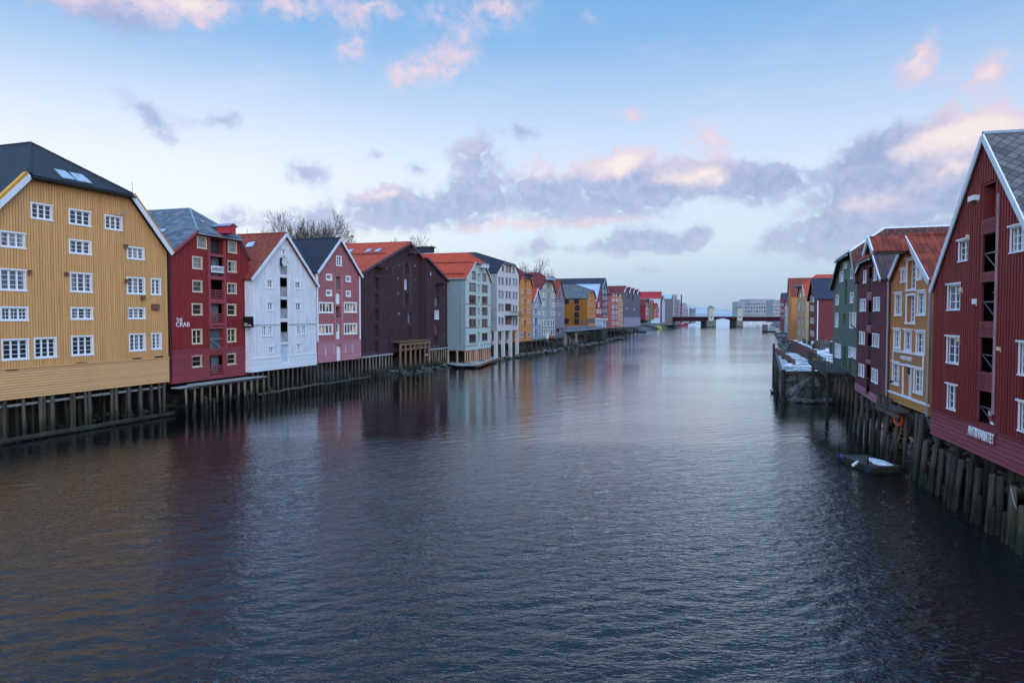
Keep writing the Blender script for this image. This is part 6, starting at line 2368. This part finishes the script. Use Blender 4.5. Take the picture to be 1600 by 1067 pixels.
for a, c, nm in ((831, 868, 'grey'), (868, 884, 'purple')):
    q0, q1 = lhit(a, 532.5 if nm == 'grey' else 529, 3.4), lhit(c, 528 if nm == 'grey' else 526, 3.4)
    dd = q1 - q0
    o = thing('side_deck', q0, 0, f'low timber deck before the {nm} waterfront houses', 'deck')
    MB().slab([-LN * 2, Vector(), dd, dd - LN * 2], .15, Vector((0, 0, 1))).build('planks', 'plank_dark', o)
    for i in range(7):
        v = dd * (i / 6)
        MB().tube((v.x, v.y, -q0.z - .8), (v.x, v.y, -.1), .15, .15, 6).build('post', 'pile_dark', o)
q0 = lhit(855.5, 529, 4.2)
wb = thing('notice_board', q0, AZ, 'white panel standing on the deck of the grey-green house', 'board')
MB().box(-.9, .9, -.04, .04, 0, 1.3).build('panel', 'trim', wb)
MB().box(-.8, -.7, -.03, .03, -.6, 0).box(.7, .8, -.03, .03, -.6, 0).build('leg', 'zinc', wb)
q0 = lhit(860.5, 527.5, 3.8)
ub_ = thing('upturned_boat', q0, AZ, 'dark red upturned dinghy on the deck of the grey-green house', 'dinghy')
MB().ball((0, 0, .1), 2.0, .7, .6, 12, 8).build('hull', 'rust', ub_, True)
for px in range(888, 1000, 6):
    base = lhit(px, 520, 4.2)
    piling((base.x, base.y, -1), (base.x, base.y, 3.1 + R.uniform(-.3, .3)), .2, 'pile_dark', 'dark piling of the timber quay running from the ochre warehouse to the slate block', 'pilings of the far timber quay')
q0, q1 = lhit(885, 520, 3.9), lhit(1003, 512, 3.9)
q0.z = q1.z = 3.3
beam_thing(q0, q1, .5, .4, 'beam_dark', 'quay_beam', 'dark beam along the far timber quay of the left bank', 'beam')

# ------------------------------------------------------------------ PILINGS, RIGHT
gp = 'free-standing fender posts before the crimson warehouse'
for i, (tp, bt_, r) in enumerate([((1447, 689), (1440, 757), .17), ((1462.5, 694), (1453, 764), .16), ((1473, 701), (1466.6, 773), .16), ((1484, 708.5), (1479, 781.6), .15),
                                  ((1492, 714.6), (1485, 792), .15), ((1502.7, 717.7), (1491, 796), .15), ((1516, 722), (1511, 800), .16), ((1530.5, 731), (1521, 814.6), .16),
                                  ((1551, 740.4), (1544, 831), .15), ((1563.5, 744.5), (1559, 835), .16), ((1584, 759), (1576, 850), .16), ((1598, 790), (1592, 864), .14)]):
    piling_px(tp, bt_, r, 'pile', 'thick weathered fender post standing before the crimson warehouse', gp)
for tp, bt_, r in [((1532, 775), (1528, 817), .13), ((1589, 794), (1584, 858), .13), ((1459, 731), (1456, 769), .10), ((1448, 742), (1446, 762), .10), ((1475, 757), (1473, 775), .09), ((1552, 790), (1549, 834), .1), ((1571, 800), (1567, 846), .1)]:
    piling_px(tp, bt_, r, 'pile_dark', 'short dark stump between the fender posts before the crimson warehouse', 'stumps between the fender posts')
for u, y in ((.6, .9), (1.5, 1.3), (2.4, .9), (3.3, 1.2), (4.2, 1.0), (5.1, 1.3), (6.0, .9), (6.9, 1.2), (7.8, 1.0), (8.7, 1.3), (9.6, 1.0)):
    pile_row(CRIM, [u], y, CRIM.zb, .15, 'pile_dark', 'dark piling set back under the crimson warehouse', 'pilings under the crimson warehouse')
for tp, bt_, r in [((1391, 622), (1378, 716), .16), ((1408, 626), (1393.5, 723), .15), ((1441, 648), (1431, 750), .17), ((1434, 645), (1427, 742), .13), ((1417, 640), (1412, 730), .12)]:
    piling_px(tp, bt_, r, 'pile', 'leaning timber piling under the orange gabled house', 'pilings under the orange gabled house')
for tp, bt_, r in [((1339, 611), (1336.5, 676), .15), ((1348, 616), (1345, 683), .15), ((1357, 624), (1354, 689), .16), ((1367, 630), (1361.5, 699), .16), ((1376, 633), (1369.5, 706), .15)]:
    piling_px(tp, bt_, r, 'pile', 'weathered piling under the plum house', 'pilings under the plum house')
for tp, bt_, r in [((1306, 590), (1303, 631), .17), ((1313, 592), (1310.5, 636), .16), ((1320, 594), (1317, 641), .16), ((1327, 590), (1324.5, 646), .17), ((1333, 591), (1330.5, 652), .16)]:
    piling_px(tp, bt_, r, 'pile_pale', 'pale piling under the green house', 'pilings under the green house')
for px, y0, y1 in [(1342, 650, 690), (1352, 655, 699), (1364, 668, 708), (1372, 672, 712), (1383, 690, 722), (1386, 680, 724), (1330, 640, 668), (1323, 636, 660), (1399, 690, 730)]:
    piling_px((px + 2, y0), (px, y1), .11, 'pile_dark', 'low dark stump in the shade before the plum house', 'stumps before the plum house')
# landing of the orange house
q0, q1 = ORR.uv(1393, 628)[0], ORR.uv(1424, 636)[0]
ld = thing('timber_landing', ORR.world(q0, 0, 0), ORR.root.rotation_euler[2], 'small dark timber landing with two bollard posts below the orange gabled house', 'landing')
Lq = q1 - q0
MB().box(-.2, Lq, -.8, -.08, -.3, -.16).build('deck', 'plank_dark', ld)
MB().beam((-.3, -.75, -.45), (Lq + .2, -.75, -.45), .16, .2).build('edge_beam', 'beam_dark', ld)
MB().beam((Lq + 2.6, .0, -.1), (Lq + 4.2, .0, -1.3), .14, .16).build('brace', 'beam_dark', ld)
for x in (.45, 1.9):
    MB().tube((x, -.8, -.6), (x, -.8, .45), .14, .13, 8).build('bollard', 'pile', ld)
MB().beam((-.5, .1, -2.5), (Lq + 4, .1, -2.5), .12, .16).build('lower_beam', 'beam_dark', ld)
# orange lifebuoy on its post
c = ORR.world(*(lambda uz: (uz[0] - .35, -.72, uz[1] - ORR.zb))(ORR.uv(1403.5, 655)))
c = at_dist(1403.5, 655, 38.7)
lb = thing('lifebuoy', c, ORR.root.rotation_euler[2], 'bright orange lifebuoy hanging on a piling below the orange gabled house', 'lifebuoy')
MB().torus((0, 0, 0), (-.35, 1, 0), .33, .075, 28, 10).build('ring', 'buoyorange', lb, True)
m = MB()
for i in range(4):
    a = pi / 4 + i * pi / 2
    m.torus((.33 * cos(a), 0, .33 * sin(a)), (-sin(a), 0, cos(a)), .08, .012, 10, 5)
m.build('grab_band', 'rope', lb)
# ladder
l0 = on_z(1400.5, 728)
l0.z = .1
l1 = at_dist(1419, 652, l0.y + .4)
la = thing('ladder', l0, 0, 'steep wooden ladder leaning between the pilings above the raft', 'ladder')
d = l1 - l0
sdv = Vector((1, -.15, 0)) * .21
m1 = MB().beam(-sdv, d - sdv, .06, .09).build('rail', 'timber_brown', la)
m1 = MB().beam(sdv, d + sdv, .06, .09).build('rail', 'timber_brown', la)
for i in range(10):
    v = d * ((i + .5) / 10)
    MB().beam(v - sdv, v + sdv, .1, .05).build('rung', 'pile_pale', la)
# raft
zr = .34
c0, c1, c2, c3 = (on_z(x, y, zr) for x, y in ((1312, 709.5), (1362, 729.5), (1405.5, 727.5), (1355, 711)))
cc_ = (c0 + c1 + c2 + c3) / 4
rf = thing('raft', (cc_.x, cc_.y, 0), 0, 'low dark wooden raft with a patch of snow moored below the orange gabled house', 'raft')
P4 = [p - Vector((cc_.x, cc_.y, 0)) for p in (c0, c1, c2, c3)]
m = MB()
nb = 9
for i in range(nb):
    f0, f1 = i / nb + .006, (i + 1) / nb - .006
    m.slab([P4[0].lerp(P4[3], f0), P4[1].lerp(P4[2], f0), P4[1].lerp(P4[2], f1), P4[0].lerp(P4[3], f1)], .06, Vector((0, 0, 1)))
m.build('deck', 'plank_dark', rf)
m = MB()
dn = Vector((0, 0, -.14))
for a, bq in ((0, 1), (1, 2), (2, 3), (3, 0)):
    m.beam(P4[a] + dn, P4[bq] + dn, .14, .26)
    m.beam(P4[a] + dn * 2.6, P4[bq] + dn * 2.6, .22, .2)
m.build('frame', 'beam_dark', rf)
m = MB()
pt = [(.30, .62), (.36, .80), (.52, .90), (.70, .93), (.93, .88), (.97, .66), (.90, .42), (.78, .33), (.66, .42), (.55, .46), (.44, .52)]
q = []
for f, g in pt:
    q.append(P4[0].lerp(P4[1], f).lerp(P4[3].lerp(P4[2], f), g) + Vector((0, 0, .05)))
ce = sum(q, Vector()) / len(q) + Vector((0, 0, .05))
for i in range(len(q)):
    a, bq = q[i], q[(i + 1) % len(q)]
    am, bm_ = a.lerp(ce, .25) + Vector((0, 0, .02)), bq.lerp(ce, .25) + Vector((0, 0, .02))
    m.face([a - Vector((0, 0, .05)), bq - Vector((0, 0, .05)), bm_, am]).face([am, bm_, ce])
m.build('snow_patch', 'snow_clean', rf)
for f, mat in ((.02, 'pile_pale'), (.92, 'pile_dark')):
    p = P4[0].lerp(P4[1], f)
    MB().tube((p.x, p.y + .1, 0), (p.x - .02, p.y + .1, .34 + .62), .055, .05, 7).build('post', mat, rf)
def on_raft(px, py, z=.28):
    v = on_z(px, py, z)
    return v
v = on_raft(1336.5, 724.5)
fd = thing('fender', v, 0, 'small white fender hanging at the near side of the dark raft', 'fender')
MB().tube((-.12, 0, -.08), (.12, 0.02, .1), .085, .08, 10).ball((-.12, 0, -.08), .085).ball((.12, .02, .1), .08).build('body', 'buoywhite', fd, True)
v = on_raft(1316.5, 714)
fd = thing('fender', v, 0, 'blue fender tied at the far tip of the dark raft', 'fender')
MB().tube((-.1, 0, .12), (.06, -.02, -.16), .075, .075, 10).ball((-.1, 0, .12), .075).ball((.06, -.02, -.16), .075).build('body', 'fenderblue', fd, True)
v = on_raft(1356, 731)
fd = thing('mooring_rope', v, 0, 'coil of teal mooring rope on the near corner of the dark raft', 'rope')
m = MB()
for k in range(4):
    m.torus((0.02 * k, 0, -.05 + .03 * k), (.5, 1, .3 * k), .14 - .01 * k, .018, 14, 5)
m.build('coil', 'ropeteal', fd)
# rope hanging from the last fender post
a = at_dist(1579, 762, on_z(1576, 850).y - .2)
bq = at_dist(1606, 800, on_z(1596, 862).y - .2)
rp = thing('rope', a, 0, 'pale rope slung from a fender post at the right edge', 'rope')
m = MB()
pts = []
for i in range(13):
    f = i / 12
    p = (bq - a) * f
    p.z -= .55 * sin(pi * f) * (1 - .3 * f)
    pts.append(p)
m.path(pts, .018, 6)
m.build('strand', 'rope', rp)
# duck
v = on_z(1207, 614.5)
dk_ = thing('duck', v, radians(200), 'tiny dark duck swimming off the stone quay', 'duck')
MB().ball((0, 0, .08), .26, .14, .13).ball((.2, 0, .22), .06, .05, .14).ball((.25, 0, .36), .09, .07, .07).tube((.32, 0, .36), (.42, 0, .34), .03, .01).build('body', 'feather', dk_, True)

# ------------------------------------------------------------------ STONE QUAY (right)
QZ = 3.0
qy = thing('stone_quay', (27.0, 68, 0), 0, 'rough stone quay with snow on top at the bend of the right bank', 'quay')
m = MB()
rr = random.Random(5)


def stone_face(m, p0, p1, z0, z1, nu, nv, amp):
    d = p1 - p0
    n_ = Vector((d.y, -d.x, 0)).normalized()
    g = []
    for j in range(nv + 1):
        row = []
        for i in range(nu + 1):
            v = p0 + d * (i / nu)
            v.z = z0 + (z1 - z0) * j / nv
            k = noise.noise(v * 1.3 + Vector((31, 31, 0))) + .6 * noise.noise(v * 3.1 + Vector((31, 31, 0)))
            v = v + n_ * (amp * k + .25 * (1 - j / nv))
            row.append(len(m.v))
            m.v.append(tuple(v))
        g.append(row)
    for j in range(nv):
        for i in range(nu):
            m.f.append([g[j][i], g[j][i + 1], g[j + 1][i + 1], g[j + 1][i]])


q00, q10, q01 = Vector((0, 0, 0)), Vector((9.5, 0.3, 0)), Vector((13.8, 37, 0))
stone_face(m, q01, q00, -1, QZ - .25, 60, 12, .22)
stone_face(m, q00, q10, -1, QZ - .25, 44, 16, .22)
m.build('stone_wall', 'quaystone', qy)
MB().slab([q00 + Vector((0, 0.1, QZ - .12)), q10 + Vector((0, 0.1, QZ - .12)), Vector((9.5, 4, QZ - .12)), q01 + Vector((9, 0, QZ - .12)), q01 + Vector((0, 0, QZ - .12))], .3, Vector((0, 0, 1))).build('pavement', 'concrete_dark', qy)
MB().beam(q00 + Vector((-.2, -.12, QZ - .1)), q10 + Vector((0, -.12, QZ - .1)), .3, .32).beam(q00 + Vector((-.15, -.1, QZ - .1)), q01 + Vector((-.15, 0, QZ - .1)), .3, .32).build('edge_beam', 'plank_dark', qy)
m = MB()
sn = [(.6, .5), (8.6, .7), (9.0, 6), (13, 20), (19, 36.5), (15.5, 36.5), (8, 18), (3.4, 8)]
ce = Vector((sum(a for a, _ in sn) / len(sn), sum(b_ for _, b_ in sn) / len(sn), QZ + .07))
N = 40
loop = []
for i in range(len(sn)):
    a, bq = Vector((*sn[i], QZ - .11)), Vector((*sn[(i + 1) % len(sn)], QZ - .11))
    for k in range(6):
        v = a.lerp(bq, k / 6)
        v += Vector((rr.uniform(-.15, .15), rr.uniform(-.3, .3), 0))
        loop.append(v)
for i in range(len(loop)):
    a, bq = loop[i], loop[(i + 1) % len(loop)]
    a2, b2 = a.lerp(ce, .08), bq.lerp(ce, .08)
    a2.z = b2.z = QZ - .04
    m.face([a, bq, b2, a2]).face([a2, b2, ce])
m.build('snow_cover', 'snow', qy)
for x, y, h_ in ((0.0, -.3, .25), (4.6, -.3, .5), (8.3, -.25, .3)):
    MB().tube((x, y, -1), (x, y, QZ + h_), .19, .17, 8).build('fender_post', 'pile_dark', qy)
for i in range(8):
    f = (i + 1) / 8
    v = q01 * f
    MB().tube((v.x - .5, v.y, -1), (v.x - .5, v.y, QZ + .1), .17, .16, 8).build('fender_post', 'pile_dark', qy)
# outer timber guard at the water side
gd = thing('timber_guard', (27, 68, 0), 0, 'outer timber guard of upright planks along the river side of the stone quay', 'fence')
a, bq = on_z(1212, 549, QZ) - Vector((27, 68, 0)), on_z(1241, 569.5, QZ) - Vector((27, 68, 0))
m = MB()
n = 26
for i in range(n + 1):
    v = a.lerp(bq, i / n)
    m.tube((v.x, v.y, QZ - 1.2), (v.x, v.y, QZ + .55 + R.uniform(-.1, .1)), .16, .15, 7)
m.build('planks', 'palisade', gd)
MB().beam(a + Vector((-.25, -.1, -.35)), bq + Vector((-.25, -.1, -.35)), .2, .3).build('rail', 'plank', gd)
for f in (0, .3, .6, .9):
    v = a.lerp(bq, f)
    MB().tube((v.x - .3, v.y, -1), (v.x - .3, v.y, QZ + (1.2 if f == 0 else .3)), .22, .2, 8).build('post', 'pile_dark', gd)
# palisade behind the walkway
a, bq = on_z(1238, 546, QZ), on_z(1272, 567, QZ)
pl = thing('palisade_fence', (a.x, a.y, 0), 0, 'red-brown palisade of sawn posts behind the snowy walkway', 'fence')
d = bq - a
m = MB()
n = 34
for i in range(n + 1):
    v = d * (i / n)
    m.tube((v.x, v.y, QZ - .2), (v.x, v.y, QZ + 1.45 + R.uniform(-.12, .12)), .27, .25, 7)
m.build('posts', 'palisade', pl)
MB().beam(Vector((.35, .1, QZ + 1.55)), d + Vector((.35, .1, QZ + 1.5)), .5, .12).build('snow_cap', 'snow', pl)
# higher snowy yard
m = MB()
y0, y1 = bq.y, 134
pts = [Vector((bq.x + .6, bq.y - 1, 3.6)), Vector((60, bq.y - 1, 3.6)), Vector((80, 134, 3.7)), Vector((a.x + 10, 134, 3.7)), Vector((a.x + .6, a.y, 3.65))]
m.slab(pts, 1.0, Vector((0, 0, 1)))
tag(m.build('snowy_ground', 'snow'), kind='structure')
for px, py in ((1272.5, 556), (1264.5, 549), (1257, 546), (1300, 552)):
    v = on_z(px, py, 3.7)
    piling((v.x, v.y, 3.2), (v.x, v.y, 5.2), .3, 'pile_dark', 'dark bollard post standing on the snowy yard before the dark red barn', 'bollards on the snowy yard')
for px, py, s_ in ((1284, 541, 1.2), (1292, 543, .9), (1279, 546, .8)):
    v = on_z(px, py, 3.7)
    o = thing('crate', v, R.uniform(0, 1), {1284: 'largest dark crate lying on the snow against the dark red barn', 1292: 'right-hand dark crate on the snow near the green house', 1279: 'smallest dark crate on the snow nearest the bollards'}[px], 'crate')
    m = MB().box(-s_, s_, -s_ * .7, s_ * .7, 0, s_ * .8)
    m.build('box', 'plank_dark', o)
    m = MB()
    for k in range(4):
        m.box(-s_ - .03, s_ + .03, -s_ * .72, -s_ * .7 - .002, s_ * (.05 + .2 * k), s_ * (.17 + .2 * k))
    m.build('slats', 'beam_dark', o)
v = on_z(1272, 577, QZ)
sp = thing('marker_post', v, 0, 'short post with bright yellow marker plates on the snowy quay', 'marker')
MB().box(-.08, .08, -.08, .08, 0, 1.1).build('post', 'signyellow', sp)
MB().box(-.28, .28, -.12, -.085, .62, 1.15).build('plate', 'signyellow', sp)
MB().box(-.2, .2, -.135, -.125, .78, .95).build('chevron', 'black', sp)
MB().box(-.18, .18, -.12, -.085, .25, .5).build('plate', 'signyellow', sp)
MB().box(-.12, .12, -.12, .12, -.05, .12).build('foot', 'buoyred', sp)
# slab of wood against the quay wall
sw = thing('timber_pile_cluster', (33.0, 66.6, 0), 0, 'cluster of black mooring piles against the stone quay beside the green house', 'pilings')
for x, y in ((0, 0), (.55, .2), (1.1, -.1)):
    MB().tube((x, y, -1), (x + .1, y + .3, 1.9), .24, .22, 8).build('pile', 'pile_dark', sw)

# ------------------------------------------------------------------ TREES (bare, winter)


def bare_tree(seed, H):
    rr = random.Random(seed)
    thick, fine = MB(), MB()

    def grow(p, d, L, r, lev):
        k = 4 if lev < 2 else (3 if lev < 4 else 2)
        for i in range(k):
            d = (d + Vector((rr.gauss(0, .09), rr.gauss(0, .09), rr.gauss(.02, .05)))).normalized()
            q = p + d * (L / k)
            ra, rb = max(.028, r * (1 - .35 * i / k)), max(.024, r * (1 - .35 * (i + 1) / k))
            (thick if lev < 2 else fine).tube(p, q, ra, rb, 6 if lev < 2 else 3, False)
            if lev >= 1 and lev < 6:
                side(q, d, L * rr.uniform(.42, .66), rb * .5, lev + 1, .45, .95)
            p = q
        if lev < 6:
            for i in range(5 if lev == 0 else 2):
                side(p, d, L * (rr.uniform(1.1, 1.35) if lev == 0 else rr.uniform(.6, .8)), r * rr.uniform(.42, .6), lev + 1, .25 if lev else .3, .6 if lev else .75)

    def side(p, d, L, r, lev, a0, a1):
        a = d.orthogonal().normalized()
        a.rotate(Matrix.Rotation(rr.uniform(0, 2 * pi), 3, d))
        an = rr.uniform(a0, a1)
        d2 = d * cos(an) + a * sin(an)
        d2.z += .16
        grow(p, d2.normalized(), L, max(r, .019), lev)

    grow(Vector((0, 0, 0)), Vector((0, 0, 1)), H * .22, H * .018, 0)
    return thick, fine


PROTO = [bare_tree(s, 20) for s in (3, 8)]
PM = [(a.mesh('trunk', 'bark'), b_.mesh('crown', 'bark')) for a, b_ in PROTO]
PH = [sorted(v[2] for v in b_.v)[int(len(b_.v) * .995)] for a, b_ in PROTO]
gt = 'bare trees behind the left bank houses'
for i, (px, py, Y, k, lab) in enumerate([
        (452, 358, 128, 0, 'smaller bare tree with open crown above the roof of the white gabled house'),
        (483, 345, 132, 1, 'tallest bare tree rising between the white and pink gables'),
        (512, 352, 134, 0, 'bare tree with dense twigs right above the pink gable'),
        (615, 382, 165, 1, 'low bare tree over the middle of the maroon roof'),
        (652, 389, 172, 0, 'bare tree right of the maroon gable peak'),
        (827, 415, 235, 1, 'bare tree above the narrow orange warehouse roof')]):
    tp = at_dist(px, py, Y)
    o = thing('bare_tree', (tp.x, Y, 2.5), R.uniform(0, 6.28), lab, 'tree', gt)
    s_ = (tp.z - 2.5) / PH[k]
    o.scale = (s_ * .66, s_ * .66, s_)
    link_mesh('trunk', PM[k][0], o)
    link_mesh('crown', PM[k][1], o)
for px, y0, y1, Y, lab in ((207.5, 316, 284, 75, 'thin roof antenna mast standing behind the right gable of the yellow warehouse'), (387, 378, 358, 95, 'thin antenna mast above the brick-red roof of the white gabled house'),
                           (549.8, 388, 370, 120, 'pole with a small head above the left end of the maroon roof')):
    t0, t1 = at_dist(px, y0 + 14, Y), at_dist(px, y1, Y)
    o = thing('antenna_mast', t0, 0, lab, 'mast')
    MB().tube((0, 0, 0), (0, 0, t1.z - t0.z), .035, .025, 6).build('pole', 'steel', o)
    hh_ = t1.z - t0.z
    if px > 500:
        MB().box(-.1, .35, -.1, .1, hh_ - .1, hh_ + .2).build('head', 'farred', o)
    else:
        MB().beam((0, 0, hh_ * .45), (.25, 0, hh_ * .45), .04, .04).tube((.25, 0, hh_ * .3), (.25, 0, hh_ * .62), .035).build('head', 'zinc', o)

# ------------------------------------------------------------------ the evening air
hz = MB().box(-3100, 6100, -70, 7100, -3, 400).build('haze', 'water')
hz.data.materials.clear()
hm = bpy.data.materials.new('haze')
hm.use_nodes = True
hm.node_tree.nodes.clear()
HN = NT(hm.node_tree)
pv = HN.n('ShaderNodeVolumePrincipled', {'Color': rgb(0.75, 0.85, 1.0), 'Density': 0.000025, 'Anisotropy': 0.0})
HN.n('ShaderNodeOutputMaterial', {'Volume': pv.outputs[0]})
hz.data.materials.append(hm)
tag(hz, kind='stuff')
